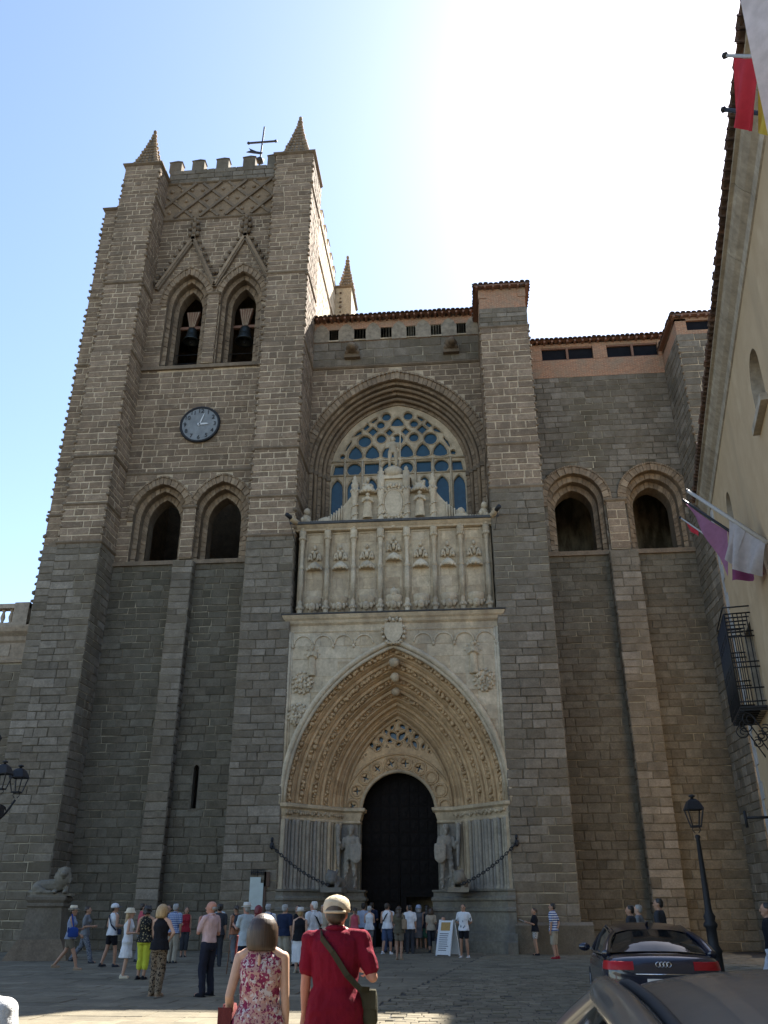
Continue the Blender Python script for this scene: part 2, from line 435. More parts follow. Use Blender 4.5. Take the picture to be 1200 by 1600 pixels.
def wall(part, O, U, u0, u1, z0, z1, st, holes=(), skip=.0):
    """stones in courses on the vertical plane through O along U; the outward normal is U turned clockwise"""
    N = (U[1], -U[0])
    def P(u, z, d): return (O[0]+U[0]*u+N[0]*d, O[1]+U[1]*u+N[1]*d, z)
    z = z0; g = st['joint']; pv = None
    nrow = max(1, round((z1-z0)/st['ch'])); hs = [R.uniform(.82, 1.2) for _ in range(nrow)]; k = (z1-z0)/sum(hs)
    for hh in hs:
        za, zb = z, z+hh*k; z = zb
        sp = []
        for h in holes:
            for q in (za+.01, (za+zb)/2, zb-.01): sp += h.span(q)
        for a, b in cut(u0, u1, sp):
            u = a
            while u < b-1e-3:
                ln = st['bl']*R.choice((.55, .75, .9, 1.0, 1.15, 1.4))*R.uniform(.9, 1.1)
                if b-(u+ln) < st['bl']*.45: ln = b-u
                if ln > 2*g+.04: add_stone(P, N, u+g, u+ln-g, za+g, zb-g, st['mat'], st['proud']*R.uniform(.7, 1.4), st['jit'], part)
                u += ln
def sheet(mb, O, U, u0, u1, z0, z1, holes=(), m=0, dz=.12):
    """mortar sheet behind the stones, cut out round the openings"""
    n = max(1, int((z1-z0)/dz)) if holes else 1
    def P(u, z): return (O[0]+U[0]*u, O[1]+U[1]*u, z)
    for i in range(n):
        za = z0+(z1-z0)*i/n; zb = z0+(z1-z0)*(i+1)/n
        A = []; B = []
        for h in holes:
            sa, sb = h.span(za+1e-4), h.span(zb-1e-4)
            if sa or sb:
                c = h.cx if isinstance(h, Arch) else None
                if not sa: sa = [(c, c)] if c is not None else sb
                if not sb: sb = [(c, c)] if c is not None else sa
                A += sa; B += sb
        ea = [u0]+[q for s in sorted(A) for q in s]+[u1]; eb = [u0]+[q for s in sorted(B) for q in s]+[u1]
        for k in range(0, len(ea), 2):
            if ea[k+1]-ea[k] < 1e-4 and eb[k+1]-eb[k] < 1e-4: continue
            mb.add([P(ea[k], za), P(ea[k+1], za), P(eb[k+1], zb), P(eb[k], zb)], [(0, 1, 2, 3)], m)
def ring(mb, inner, outer, yf, yb, k, gap=.06, m=0, tooth=0.0, skipn=0):
    """voussoirs between two outlines: k wedge stones with open joints"""
    a = resample(inner, k); b = resample(outer, k)
    for i in range(k):
        if skipn and (i < skipn or i >= k-skipn): continue
        lerp = lambda p, q, t: (p[0]+(q[0]-p[0])*t, p[1]+(q[1]-p[1])*t)
        g = gap/2
        p = [lerp(a[i], a[i+1], g), lerp(a[i], a[i+1], 1-g), lerp(b[i], b[i+1], 1-g), lerp(b[i], b[i+1], g)]
        off = tooth*(i % 2)+R.uniform(-.012, .012)
        mb.prism(p, yf-off, yb, lambda x, z, d: (x, d, z), m)
def reveal(mb, out, ya, yb, m=0):
    for p, q in zip(out, out[1:]):
        mb.add([(p[0], ya, p[1]), (q[0], ya, q[1]), (q[0], yb, q[1]), (p[0], yb, p[1])], [(0, 1, 2, 3)], m)
def annulus(mb, o1, o2, y, m=0):
    for i in range(min(len(o1), len(o2))-1):
        mb.add([(o1[i][0], y, o1[i][1]), (o1[i+1][0], y, o1[i+1][1]), (o2[i+1][0], y, o2[i+1][1]), (o2[i][0], y, o2[i][1])], [(0, 1, 2, 3)], m)
def plan_sweep(mb, path, prof, m=0, closed_ends=True):
    """profile [(offset to the right of travel, z)] swept along a plan polyline with mitres"""
    n = len(path); rows = []
    for i in range(n):
        p = Vector(path[i])
        d1 = (Vector(path[i])-Vector(path[i-1])).normalized() if i > 0 else None
        d2 = (Vector(path[i+1])-Vector(path[i])).normalized() if i < n-1 else None
        if d1 is None: d1 = d2
        if d2 is None: d2 = d1
        n1 = Vector((d1.y, -d1.x)); n2 = Vector((d2.y, -d2.x)); mm = (n1+n2)
        mm = mm/max(.35, mm.length_squared/2)*1.0
        rows.append([(p.x+mm.x*o, p.y+mm.y*o, z) for o, z in prof])
    k = len(prof)
    for i in range(n-1):
        mb.add(rows[i]+rows[i+1], [(j, j+1, k+j+1, k+j) for j in range(k-1)], m)
    if closed_ends: mb.add(rows[0], [tuple(range(k))], m); mb.add(rows[-1], [tuple(range(k))[::-1]], m)
def circle(cx, cz, r, n=20, a0=0): return [(cx+r*math.cos(a0+2*PI*i/n), cz+r*math.sin(a0+2*PI*i/n)) for i in range(n)]

# ------------------------------------------------------------------ ground
FINE = []
ground = MB(M['joint']); ground.add([(-300, -300, -.012), (300, -300, -.012), (300, 300, -.012), (-300, 300, -.012)], [(0, 1, 2, 3)])
plaza = ground.obj('plaza_ground', kind='structure')

# ------------------------------------------------------------------ cathedral
cath = thing('cathedral', 'huge brown and grey stone cathedral with clock tower, traceried west window and carved portal', 'cathedral')
def part(name): return bpy.data.objects.new(name, None)
class Part:
    """collects the mortar body of one part; its stones become its children"""
    def __init__(s, name, mats=('mortar_low', 'mortar_up', 'dress', 'dark')):
        s.name = name; s.mb = MB([M[x] for x in mats]); s.o = None
    def done(s, **k): s.o = s.mb.obj(s.name, cath, **k); return s.o
PARTS = []
def new_part(name, *a):
    p = Part(name, *a) if not a else Part(name, a[0]); PARTS.append(p); return p
def pier(name, x0, x1, yf, yb, zs, sides='R', setback=.1, p=None):
    """buttress: steps [(z0, z1, style, yf_offset)]"""
    p = p or new_part(name)
    for z0, z1, st, off in zs:
        y = yf+off; m = 0 if st is LOW else 1
        p.mb.box(x0, x1, y, yb, z0, z1, m)
        wall(p, (0, y), (1, 0), x0-.015, x1+.015, z0, z1, st)
        if 'R' in sides: wall(p, (x1, 0), (0, 1), y, yb, z0, z1, st)
        if 'L' in sides: wall(p, (x0, 0), (0, -1), -yb, -y, z0, z1, st)
    return p
def string(mb, x0, x1, yf, yb, z, h=.2, out=.1, m=2, left=True, right=True):
    path = [(x0, yb)] if left else []
    path += [(x0, yf), (x1, yf)]
    if right: path += [(x1, yb)]
    plan_sweep(mb, path, [(-.02, z-h/2), (out*.4, z-h*.4), (out, z-.02), (out, z+h*.2), (.02, z+h/2), (-.02, z+h/2)], m)
def balls(mb, x, y, z0, z1, r=.115, step=.44, ax='z'):
    k = int((z1-z0)/step)
    for i in range(k):
        if R.random() > .05: mb.blob((x, y, z0+(i+.5)*step+R.uniform(-.05, .05)), r*R.uniform(.6, 1.2), sub=1, jit=.25)

LV = [18.0, 20.1, 22.85, 29.5, 34.3, 40.9]
TY = 1.8
ball = MB(M['dress'])
# --- tower: right (south-west) buttress, left (north-west) buttress
steps = [(0, 18.0, LOW, 0), (18.0, 29.5, UP, 0.0), (29.5, 40.9, UP, .08), (40.9, 43.7, UP, .2)]
rb = pier('tower_buttress', -10.05, -7.75, 0, 3.2, steps, 'LR')
lb = pier('tower_buttress', -19.6, -17.4, 0, TY+.3, steps, 'R')
lb.mb.box(-20.3, -19.6, 0, 2.5, 0, 17.8, 0)
wall(lb, (0, 0), (1, 0), -20.32, -19.58, 0, 17.8, LOW)
lb.mb.prism([(-20.3, 17.8), (-19.61, 17.8), (-19.61, 18.3)], 0.01, 2.5, lambda x, z, d: (x, d, z), 2)
# north-facing corner pier, set back
pier('tower_buttress', -21.0, -19.6, 1.25, 3.6, [(0, 18.2, LOW, 0), (18.2, 34.3, UP, 0), (34.3, 41.2, UP, 0.02)], '')
for z in LV:
    off = .0 if z < 29 else (.08 if z < 40 else .2)
    string(rb.mb, -10.05, -7.75, off, 2.8, z); string(lb.mb, -19.6, -17.4, off, 2.0, z)
for z in LV[1:5]: string(lb.mb, -21.0, -19.6, 1.25, 3.0, z, right=False)
string(rb.mb, -10.05, -7.75, .2, 3.0, 43.75, .26, .16); string(lb.mb, -19.6, -17.4, .2, 2.0, 43.75, .26, .16)
string(lb.mb, -21.0, -19.6, 1.25, 3.0, 41.25, .24, .14, right=False)
for x in (-10.07, -7.74, -17.39, -19.6):
    for za, zb, yy in ((18.2, 29.4, 0), (29.5, 40.8, .08), (41.0, 43.6, .2)): balls(ball, x, yy, za, zb)
balls(ball, -21.03, 1.25, 14.8, 41.1); balls(ball, -17.5, TY-.05, 18.2, 43.0, .1); balls(ball, -9.95, TY-.05, 18.2, 43.0, .1)
# --- tower west wall
LW = [Arch(-15.25, 17.55, 20.2, 1.42, 1.75), Arch(-12.0, 17.55, 20.2, 1.42, 1.75)]
BW = [Arch(-15.2, 29.5, 34.1, 1.22, 1.95), Arch(-11.95, 29.5, 34.1, 1.22, 1.95)]
SLIT = [Rect(-12.22, -11.93, 5.65, 7.5)]
tw = new_part('tower_wall')
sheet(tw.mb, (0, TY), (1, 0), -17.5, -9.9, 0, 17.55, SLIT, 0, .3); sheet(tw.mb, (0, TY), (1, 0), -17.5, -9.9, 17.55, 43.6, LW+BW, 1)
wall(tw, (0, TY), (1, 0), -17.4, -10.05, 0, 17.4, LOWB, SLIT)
hood = [hooded(a, .30) for a in LW+BW]
wall(tw, (0, TY), (1, 0), -17.4, -10.05, 17.55, 40.45, UP, hood)
wall(tw, (0, TY), (1, 0), -17.4, -10.05, 43.55, 44.75, LOW)
tw.mb.box(-17.4, -10.05, TY+.02, TY+.5, 43.6, 44.72, 0)
# sides, top and back of the tower, so that no sun leaks through it
SX = -8.3
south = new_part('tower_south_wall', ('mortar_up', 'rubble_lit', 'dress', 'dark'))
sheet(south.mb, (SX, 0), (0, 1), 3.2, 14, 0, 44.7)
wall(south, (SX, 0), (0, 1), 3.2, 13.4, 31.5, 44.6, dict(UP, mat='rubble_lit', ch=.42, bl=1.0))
south.mb.box(-9.4, -7.05, 13.4, 16.2, 0, 44.3, 1)
string(south.mb, -9.4, -7.05, 13.4, 16.2, 40.9, .22, .12); string(south.mb, -9.4, -7.05, 13.4, 16.2, 44.3, .25, .15)
for z in (34.3, 40.7, 43.7):
    plan_sweep(south.mb, [(SX, 3.2), (SX, 13.4)], [(-.02, z-.1), (.1, z-.02), (.1, z+.05), (0, z+.1), (-.02, z+.1)], 2)
north = new_part('tower_back_wall')
north.mb.add([(-20.2, 3.4, 0), (-20.2, 16, 0), (-20.2, 16, 44.5), (-20.2, 3.4, 44.5)], [(0, 1, 2, 3)], 1)
north.mb.add([(-20.2, 16, 0), (SX, 16, 0), (SX, 16, 44.5), (-20.2, 16, 44.5)], [(0, 1, 2, 3)], 1)
north.mb.add([(-20.2, TY, 43.2), (SX, TY, 43.2), (SX, 16, 43.2), (-20.2, 16, 43.2)], [(0, 1, 2, 3)], 1)
north.mb.add([(-20.2, 2.2, 0), (-17.3, 2.2, 0), (-17.3, 2.2, 43.4), (-20.2, 2.2, 43.4)], [(0, 1, 2, 3)], 1)
balls(ball, SX+.02, 3.3, 31, 43); balls(ball, -7.86, 13.36, 36, 44)
# strings on the wall
for z, o in ((17.45, .14), (22.65, .06), (29.35, .16), (40.5, .12), (43.55, .12)):
    if z == 17.45 or z == 29.35:
        tw.mb.box(-17.4, -10.05, TY-o, TY+.02, z-.12, z+.1, 2)
    else: string(tw.mb, -17.4, -10.05, TY, TY+.1, z, .2, o, left=False, right=False)
# openings
def stepped(p, orders, yend, ks, m_ring=0, hoodw=.3, name='window_arch', tooth=.02):
    """orders [(Arch, y_front)], outer first; each order is a ring of voussoirs with a dark reveal between"""
    mb = MB([M['arch'], M['dress'], M['mortar_up']])
    outs = [a.outline(16) for a, y in orders]
    a0, y0 = orders[0]
    h1 = a0.grow(hoodw).outline(16, a0.zs-.35); h0 = a0.outline(16, a0.zs-.35)
    ring(mb, h0, h1, y0-.09, y0+.02, ks+6, .1, 0, .03)
    ring(mb, a0.grow(hoodw).outline(16, a0.zs-.1), a0.grow(hoodw+.09).outline(16, a0.zs-.1), y0-.16, y0+.02, ks*2+8, .25, 0, 0)
    for i, (a, y) in enumerate(orders):
        yn = orders[i+1][1] if i+1 < len(orders) else yend
        reveal(mb, outs[i], y-.02, yn+.02, 1)
        if i+1 < len(orders):
            annulus(mb, outs[i], outs[i+1], yn+.02, 2)
            ring(mb, outs[i+1], outs[i], yn-.05, yn+.05, ks+12, .09, 0, tooth)
    return mb.obj(name, cath)
dk = MB(M['dark'])
for a in LW:
    stepped(tw, [(a, TY), (Arch(a.cx, a.z0, 20.1, 1.15, 1.6), TY+.35), (Arch(a.cx, a.z0, 20.0, .88, 1.4), TY+.8)], TY+1.5, 22, name='window_arch')
for a in BW:
    stepped(tw, [(a, TY), (Arch(a.cx, a.z0, 34.0, .98, 1.75), TY+.35), (Arch(a.cx, a.z0, 33.9, .72, 1.5), TY+.8)], TY+1.4, 30, name='belfry_arch')
def room(mb, x0, x1, y0, y1, z0, z1):
    vs = [(x, y, z) for z in (z0, z1) for y in (y0, y1) for x in (x0, x1)]
    mb.add(vs, [(0, 1, 3, 2), (4, 6, 7, 5), (2, 3, 7, 6), (0, 2, 6, 4), (1, 5, 7, 3)])
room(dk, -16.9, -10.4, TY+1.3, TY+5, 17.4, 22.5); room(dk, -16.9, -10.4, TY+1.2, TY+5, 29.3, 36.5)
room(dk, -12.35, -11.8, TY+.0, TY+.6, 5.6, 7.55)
s_ = MB(M['granite_b']); s_.box(-12.3, -12.2, TY-.012, TY+.4, 5.6, 7.55); s_.box(-11.95, -11.85, TY-.012, TY+.4, 5.6, 7.55); s_.box(-12.3, -11.85, TY-.03, TY+.4, 5.5, 5.62); s_.prism([(-12.3, 7.7), (-12.3, 7.35), (-12.2, 7.35), (-12.16, 7.47), (-12.075, 7.52), (-11.99, 7.47), (-11.95, 7.35), (-11.85, 7.35), (-11.85, 7.7)][::-1], TY-.014, TY+.4, lambda x, z, d: (x, d, z))
s_.obj('loophole_frame', cath)
# central pilaster
pp = pier('tower_pilaster', -14.1, -13.1, TY-.5, TY+.05, [(0, 17.4, LOW, 0)], 'R')
pp2 = pier('tower_pilaster', -13.95, -13.3, TY-.22, TY+.05, [(17.6, 20.4, UP, 0)], 'R')
string(pp2.mb, -13.95, -13.3, TY-.22, TY, 20.45, .2, .1)
pp3 = pier('tower_pilaster', -13.9, -13.25, TY-.2, TY+.05, [(29.5, 34.4, UP, 0)], 'R'); string(pp3.mb, -13.9, -13.25, TY-.2, TY, 34.4, .22, .1)
# gables over the belfry, with crockets and finials
gb = MB([M['dress'], M['arch']])
for ax, az, feet in ((-15.25, 38.75, (-17.15, -13.62)), (-12.0, 38.75, (-13.62, -10.2))):
    for fx in feet:
        gb.bar((fx, TY-.08, 35.0), (ax, TY-.08, az), .27, .26, 0, up=(0, 1, 0))
        gb.bar((fx, TY-.2, 35.12), (ax, TY-.2, az+.12), .16, .14, 1, up=(0, 1, 0))
        for k in range(7):
            t = (k+.7)/7.6; q = (fx+(ax-fx)*t, 35+(az-35)*t)
            gb.blob((q[0]+(.26 if fx > ax else -.26), TY-.2, q[1]+.16), .13, .12, .13, jit=.2)
    gb.bar((ax, TY-.15, az-.1), (ax, TY-.15, az+1.3), .24, .24)
    for z, r in ((.35, .3), (.8, .34), (1.3, .26)):
        for dx in (-1, 1): gb.blob((ax+dx*r*.75, TY-.2, az+z), r*.5, .16, .2, jit=.2)
        gb.blob((ax, TY-.22, az+z+.1), r*.45, .18, .22, jit=.2)
gb.obj('belfry_gable', cath)
# lattice band
lt = MB([M['dress'], M['arch']])
for k in range(5):
    x = -17.2+k*1.62
    for d in (1, -1):
        xa, xb = (x-1.1, x+1.7) if d > 0 else (x+1.7, x-1.1)
        def clip(px, pz, qx, qz):
            lo, hi = -17.38, -10.07; t0, t1 = 0, 1
            for b, s in ((lo, 1), (hi, -1)):
                if s*(px-b) < 0: t0 = max(t0, (b-px)/(qx-px))
                if s*(qx-b) < 0: t1 = min(t1, (b-px)/(qx-px))
            return (px+(qx-px)*t0, pz+(qz-pz)*t0), (px+(qx-px)*t1, pz+(qz-pz)*t1)
        a, b = clip(xa, 40.65, xb, 43.45)
        if abs(a[0]-b[0]) > .3: lt.bar((a[0], TY-.06-.03*d, a[1]), (b[0], TY-.06-.03*d, b[1]), .17, .12, 0, up=(0, 1, 0))
for i in range(11):
    for zz in (41.15, 42.05, 42.9):
        lt.blob((-17.05+i*.66+(.33 if zz == 42.05 else 0), TY-.02, zz), .13, .12, .14, m=1, jit=.15)
lt.box(-17.4, -10.05, TY-.005, TY+.1, 40.6, 43.5, 1)
lt.obj('lattice_frieze', cath)
# merlons
def merlon(x0, x1, y0, y1, z0, z1, mat='granite'):
    mb = MB(M[mat]); mb.box(x0, x1, y0, y1, z0, z1)
    cx, cy = (x0+x1)/2, (y0+y1)/2; e = .05
    mb.add([(x0-e, y0-e, z1), (x1+e, y0-e, z1), (x1+e, y1+e, z1), (x0-e, y1+e, z1), (cx, cy, z1+.42)], [(0, 1, 4), (1, 2, 4), (2, 3, 4), (3, 0, 4), (3, 2, 1, 0)])
    return mb.obj('merlon', cath)
for x in (-17.1, -15.6, -14.0, -12.25, -10.65): merlon(x-.4, x+.4, TY+.02, TY+.5, 44.72, 45.55)
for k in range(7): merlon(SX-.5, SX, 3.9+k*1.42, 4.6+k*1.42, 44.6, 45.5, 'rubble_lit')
# pinnacles
def pinnacle(x, y, z, hw, h, nm='pinnacle', hd=None):
    mb = MB([M['dress'], M['arch']]); hd = hd or hw
    mb.box(x-hw, x+hw, y-hd, y+hd, z, z+.16)
    b = hw*.93; bd = hd*.93
    cv = lambda t: (1-t)**1.2
    TT = [0, .12, .25, .4, .6, .8, 1]; vv = []
    for t in TT:
        q = max(.02, cv(t)); vv += [(x+sx*b*q, y+sy*bd*q, z+.16+t*(h-.16)) for sx, sy in ((-1, -1), (1, -1), (1, 1), (-1, 1))]
    mb.add(vv, [(4*j+i, 4*j+(i+1) % 4, 4*j+4+(i+1) % 4, 4*j+4+i) for j in range(len(TT)-1) for i in range(4)])
    n = int(h/.34)
    for i in range(n):
        t = (i+.4)/n*.97; s = cv(t)
        for sx, sy in ((1, 1), (1, -1), (-1, 1), (-1, -1)):
            mb.blob((x+sx*b*s, y+sy*bd*s, z+.16+t*(h-.16)), .19*(1-.45*t), sub=1, m=1, jit=.2)
        if s > .3:
            for dx in (-.45, 0, .45): mb.blob((x+dx*b*s, y-bd*s, z+.16+t*(h-.16)), .1, sub=1, m=1, jit=.15)
    mb.blob((x, y, z+h), .13, .13, .2, m=1); mb.blob((x, y, z+h-.35), .2, .2, .1, m=1)
    return mb.obj(nm, cath)
pinnacle(-8.9, 1.2, 43.85, .78, 4.1); pinnacle(-18.5, 1.1, 43.85, .74, 3.75, hd=.7)
pinnacle(-7.6, 14.8, 44.4, .6, 4.0)
ball.obj('ball_ornament', cath, kind='stuff')
# bells
def bell(cx, r, zt, label):
    t = thing('church_bell', label, 'bell', (cx, TY+1.35, zt), 0, 'bells in the belfry')
    b = MB(M['bronze'])
    b.lathe((0, 0, 0), [(.0, 0), (r*.35, -.02), (r*.52, -.12*r), (r*.6, -.5*r), (r*.66, -1.1*r), (r*.8, -1.5*r), (r, -1.8*r), (r*.97, -1.86*r), (r*.8, -1.8*r), (r*.55, -.4*r), (0, -.2*r)], 20)
    b.obj('bell_body', t)
    k = MB(M['iron']); k.tube([(0, 0, -.3*r), (0, 0, -1.9*r)], .04); k.blob((0, 0, -1.95*r), .1); k.obj('clapper', t)
    y = MB([M['lime_pale'], M['iron'], M['wood']])
    h = 1.15*r/.5
    y.prism([(-.16, .05), (.16, .05), (.42, h), (-.42, h)], -.13, .13, lambda x, z, d: (x, d, z), 2)
    for i in range(5):
        q = -.13+.065*i*1.0; y.bar((q*1.0, -.15, .05), (q*2.6, -.15, h), .03, .02, 0, up=(0, 1, 0))
    y.obj('headstock', t)
    a = MB(M['wood']); a.box(-.74, .74, -.08, .08, -.06, .12); a.obj('axle_beam', t)
    rl = MB(M['iron'])
    rl.tube([(-.74, -.3, -2.1), (.74, -.3, -2.1)], .02); rl.tube([(-.74, -.3, -2.7), (.74, -.3, -2.7)], .02); rl.obj('guard_rail', t)
bell(-15.2, .5, 33.1, 'smaller bronze bell hanging in the left belfry opening')
bell(-11.95, .56, 33.0, 'larger bronze bell hanging in the right belfry opening')
# clock
clk = thing('tower_clock', 'round grey clock with black numerals high on the tower wall, just past three', 'clock', (-13.6, TY-.12, 25.5))
b = MB(M['iron']); b.tube([(1.06*math.cos(2*PI*i/40), 0, 1.06*math.sin(2*PI*i/40)) for i in range(40)], .075, 8, closed=True); b.obj('clock_rim', clk)
M['dial'] = plain('blue grey enamel dial', (.18, .19, .19), .6, var=.25, scale=2)
b = MB(M['dial']); b.prism(circle(0, 0, 1.04, 40), -.02, .1, lambda x, z, d: (x, d, z)); b.obj('clock_face', clk)
M['black'] = plain('black paint', (.012, .012, .014), .5)
for h in range(1, 13):
    V, F = text_mesh(str(h), .34, .012); a = PI/2-h*PI/6
    b = MB(M['black']); b.add([(x+.83*math.cos(a), y-.035, z+.83*math.sin(a)) for x, y, z in V], F); b.obj('numeral', clk)
M['hand'] = plain('pale clock hand', (.55, .56, .55), .5)
def hand(ang, ln, wd, nm):
    b = MB(M['hand']); c, s = math.cos(ang), math.sin(ang)
    pts = [(-.12, -wd), (ln*.75, -wd*.8), (ln, 0), (ln*.75, wd*.8), (-.12, wd)]
    b.prism([(p*c-q*s, p*s+q*c) for p, q in pts], -.07, -.05, lambda x, z, d: (x, d, z)); b.obj(nm, clk)
hand(rad(72), .72, .035, 'minute_hand'); hand(rad(0), .5, .06, 'hour_hand')
# weather vane and cross
wv = thing('weather_vane', 'iron cross with arrow vane standing behind the tower battlements', 'weather vane', (-12.2, 4, 43.2))
b = MB(M['iron']); b.tube([(0, 0, 0), (.0, 0, 4.3), (.12, 0, 7.6)], .06); b.blob((0, 0, 4.4), .3); b.obj('mast', wv)
b = MB(M['iron']); b.bar((-.85, 0, 6.15), (.95, 0, 6.15), .1); b.blob((-.9, 0, 6.15), .12); b.blob((1, 0, 6.15), .12); b.obj('cross_bar', wv)
b = MB(M['iron']); b.prism([(-.85, 5.65), (-.3, 5.3), (.15, 5.15), (.1, 5.0), (-.5, 5.15), (-1.0, 5.3), (-.7, 5.42)], -.03, .03, lambda x, z, d: (x, d, z)); b.obj('vane', wv)

# --- nave front between the buttresses
NY = 3.0; NC = -3.0
BIG = Arch(NC, 18.6, 23.1, 4.72, 5.55)
nv = new_part('nave_wall')
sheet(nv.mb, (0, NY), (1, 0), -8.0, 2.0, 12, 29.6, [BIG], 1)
wall(nv, (0, NY), (1, 0), -7.75, 1.8, 18.6, 29.5, UP, [BIG.grow(.5)])
string(nv.mb, -7.75, 1.8, NY, NY+.1, 29.62, .24, .14, left=False, right=False)
sheet(nv.mb, (0, NY), (1, 0), -8.0, 2.0, 29.6, 32.7, [], 0)
wall(nv, (0, NY), (1, 0), -7.75, 1.8, 29.75, 31.42, dict(LOW, ch=.55, bl=1.0))
WX = [(-6.84, -6.31), (-5.38, -4.70), (-3.83, -3.19), (-2.33, -1.80), (-.92, -.32), (.57, 1.10)]
br = MB(M['brick']); br.box(-7.75, 1.8, NY-.04, NY+.05, 32.3, 32.9)
for i in range(7):
    a = WX[i-1][1] if i else -7.75; c = WX[i][0] if i < 6 else 1.8
    br.box(a+.02, c-.02, NY-.035, NY+.05, 31.4, 32.3)
br.obj('brick_infill', cath)
for i in range(7):
    a = WX[i-1][1] if i else -7.75; c = WX[i][0] if i < 6 else 1.8
    if c-a < .2: continue
    q = (a+c)/2; hw = min(.46, (c-a)/2)
    mb = MB(M['grey_in'])
    mb.prism([(q-hw, 31.42), (q+hw, 31.42), (q+hw, 32.15), (q+hw*.55, 32.5), (q, 32.68), (q-hw*.55, 32.5), (q-hw, 32.15)], NY-.09, NY+.03, lambda x, z, d: (x, d, z)); mb.obj('merlon', cath)
for a, c in WX:
    mb = MB([M['wood'], M['grey_in']])
    n = 4
    for k in range(n): mb.box(a+(c-a)*k/n+.01, a+(c-a)*(k+1)/n-.01, NY-.0, NY+.05, 31.52, 32.28)
    o = mb.obj('shutter', cath); f = MB(M['lime']); f.box(a-.02, c+.02, NY-.1, NY, 31.44, 31.52); f.obj('sill', o)
    dk.box(a, c, NY+.02, NY+.03, 31.42, 32.3)
for x in (-5.45, .2):
    g = MB(M['dress']); g.blob((x, NY-.3, 30.7), .38, .5, .34, 2, jit=.08); g.blob((x+.05, NY-.75, 30.55), .22, .28, .2, 2, jit=.1); g.blob((x-.3, NY-.2, 30.5), .16, .3, .2, jit=.1); g.blob((x+.3, NY-.2, 30.5), .16, .3, .2, jit=.1); g.box(x-.45, x+.45, NY-.3, NY, 30.15, 30.4)
    g.obj('gargoyle', cath)
# big arch orders
ba = MB([M['arch'], M['dress'], M['mortar_up']])
ring(ba, BIG.outline(30, 21.2), BIG.grow(.36).outline(30, 21.2), NY-.1, NY+.03, 74, .1, 0, .02)
ring(ba, BIG.grow(.36).outline(30, 21.2), BIG.grow(.47).outline(30, 21.2), NY-.2, NY+.03, 90, .2, 0)
ords = [(BIG, NY)]+[(Arch(NC, 18.6, 23.1+.055*k, 4.72-.19*k, 5.55-.235*k), NY+.26*k) for k in range(1, 6)]
for i in range(5):
    (a, y), (a2, y2) = ords[i], ords[i+1]
    o1, o2 = a.outline(30), a2.outline(30)
    reveal(ba, o1, y-.02, y2+.02, 1); annulus(ba, o1, o2, y2+.02, 2)
    if i % 2 == 0: ring(ba, o2, o1, y2-.06, y2+.03, 96, .08, 0, .015)
    else: ba.tube([(x, y2-.02, z) for x, z in Arch(NC, 18.6, a.zs, (a.hw+a2.hw)/2, (a.rise+a2.rise)/2).outline(30)], .1, 8, 0)
    # imposts
a6, y6 = ords[5]
reveal(ba, a6.outline(30), y6-.02, y6+.5, 1)
for sgn in (-1, 1):
    for i in range(5):
        (a, y), (a2, y2) = ords[i], ords[i+1]
        x0 = NC+sgn*a2.hw; x1 = NC+sgn*a.hw
        ba.box(min(x0, x1)-.04, max(x0, x1)+.04, y2-.14, y2+.03, 23.0, 23.25, 1)
ba.obj('window_archivolt', cath)
# jambs below the impost are coursed
# --- tracery of the west window
GW = Arch(NC, 18.7, 23.4, 3.82, 4.45)
gy = NY+1.42
def lancet(dx, hw, z0, zs, rise, n=5): return [(x, z) for x, z in Arch(NC+dx, z0, zs, hw, rise).outline(n)]
def poly(dx, pts): return [(NC+dx+a, z) for a, z in pts]
holes = []
for s in (-1, 1):
    for k in range(4):
        holes.append(lancet(s*(.49+.98*k-(.06 if k == 3 else 0)), .34 if k == 3 else .36, 20.9 if k else 21.0, 22.5, .64))
    holes.append(poly(s*3.33, [(-.33, 23.42), (.33, 23.42), (.33 if s < 0 else .2, 24.02), (-.33 if s > 0 else -.2, 24.02)]))
    holes.append(circle(NC+s*2.43, 23.72, .36)); holes.append(poly(s*1.45, [(-.36, 23.42), (.36, 23.42), (.36, 24.05), (-.36, 24.05)])); holes.append(circle(NC+s*.49, 23.72, .33))
    for k, q in enumerate((.48, 1.42, 2.38)):
        holes.append([(NC+s*q+a, z) for a, z in [(-.36, 24.5), (-.2, 24.42), (0, 24.39), (.2, 24.42), (.36, 24.5), (.33, 24.75), (.2, 25.0), (0, 25.18), (-.2, 25.0), (-.33, 24.75)]])
    holes.append(circle(NC+s*3.1, 24.56, .17, 12))
    holes.append(circle(NC+s*1.86, 25.5, .33)); holes.append(circle(NC+s*.92, 25.62, .25))
    for q, z, r in ((.46, 26.04, .24), (1.4, 26.12, .28)): holes.append(poly(s*q, [(-r, z), (0, z-r), (r, z), (0, z+r)]))
    holes.append(circle(NC+s*.95, 26.52, .215)); holes.append(circle(NC+s*.62, 27.04, .24))
    holes.append(poly(s*2.72, [(s*a, z) for a, z in [(.22, 24.85), (.08, 25.0), (-.16, 25.45), (-.1, 25.62), (.14, 25.3), (.26, 25.0)]]))
    holes.append(poly(s*2.28, [(s*a, z) for a, z in [(-.22, 25.98), (.02, 25.88), (.24, 25.84), (.08, 26.08), (-.1, 26.22), (-.22, 26.18)]]))
    holes.append(poly(s*1.8, [(s*a, z) for a, z in [(-.22, 26.42), (0, 26.22), (.2, 26.36), (.02, 26.56), (-.1, 26.66)]]))
    holes.append(poly(s*1.36, [(s*a, z) for a, z in [(-.22, 26.86), (0, 26.66), (.2, 26.74), (.04, 26.9), (-.18, 27.02)]]))
holes.append(circle(NC, 25.52, .3))
holes.append(poly(0, [(-.34, 26.45), (-.18, 26.41), (0, 26.4), (.18, 26.41), (.34, 26.45), (.3, 26.65), (.14, 26.86), (0, 26.94), (-.14, 26.86), (-.3, 26.65)]))
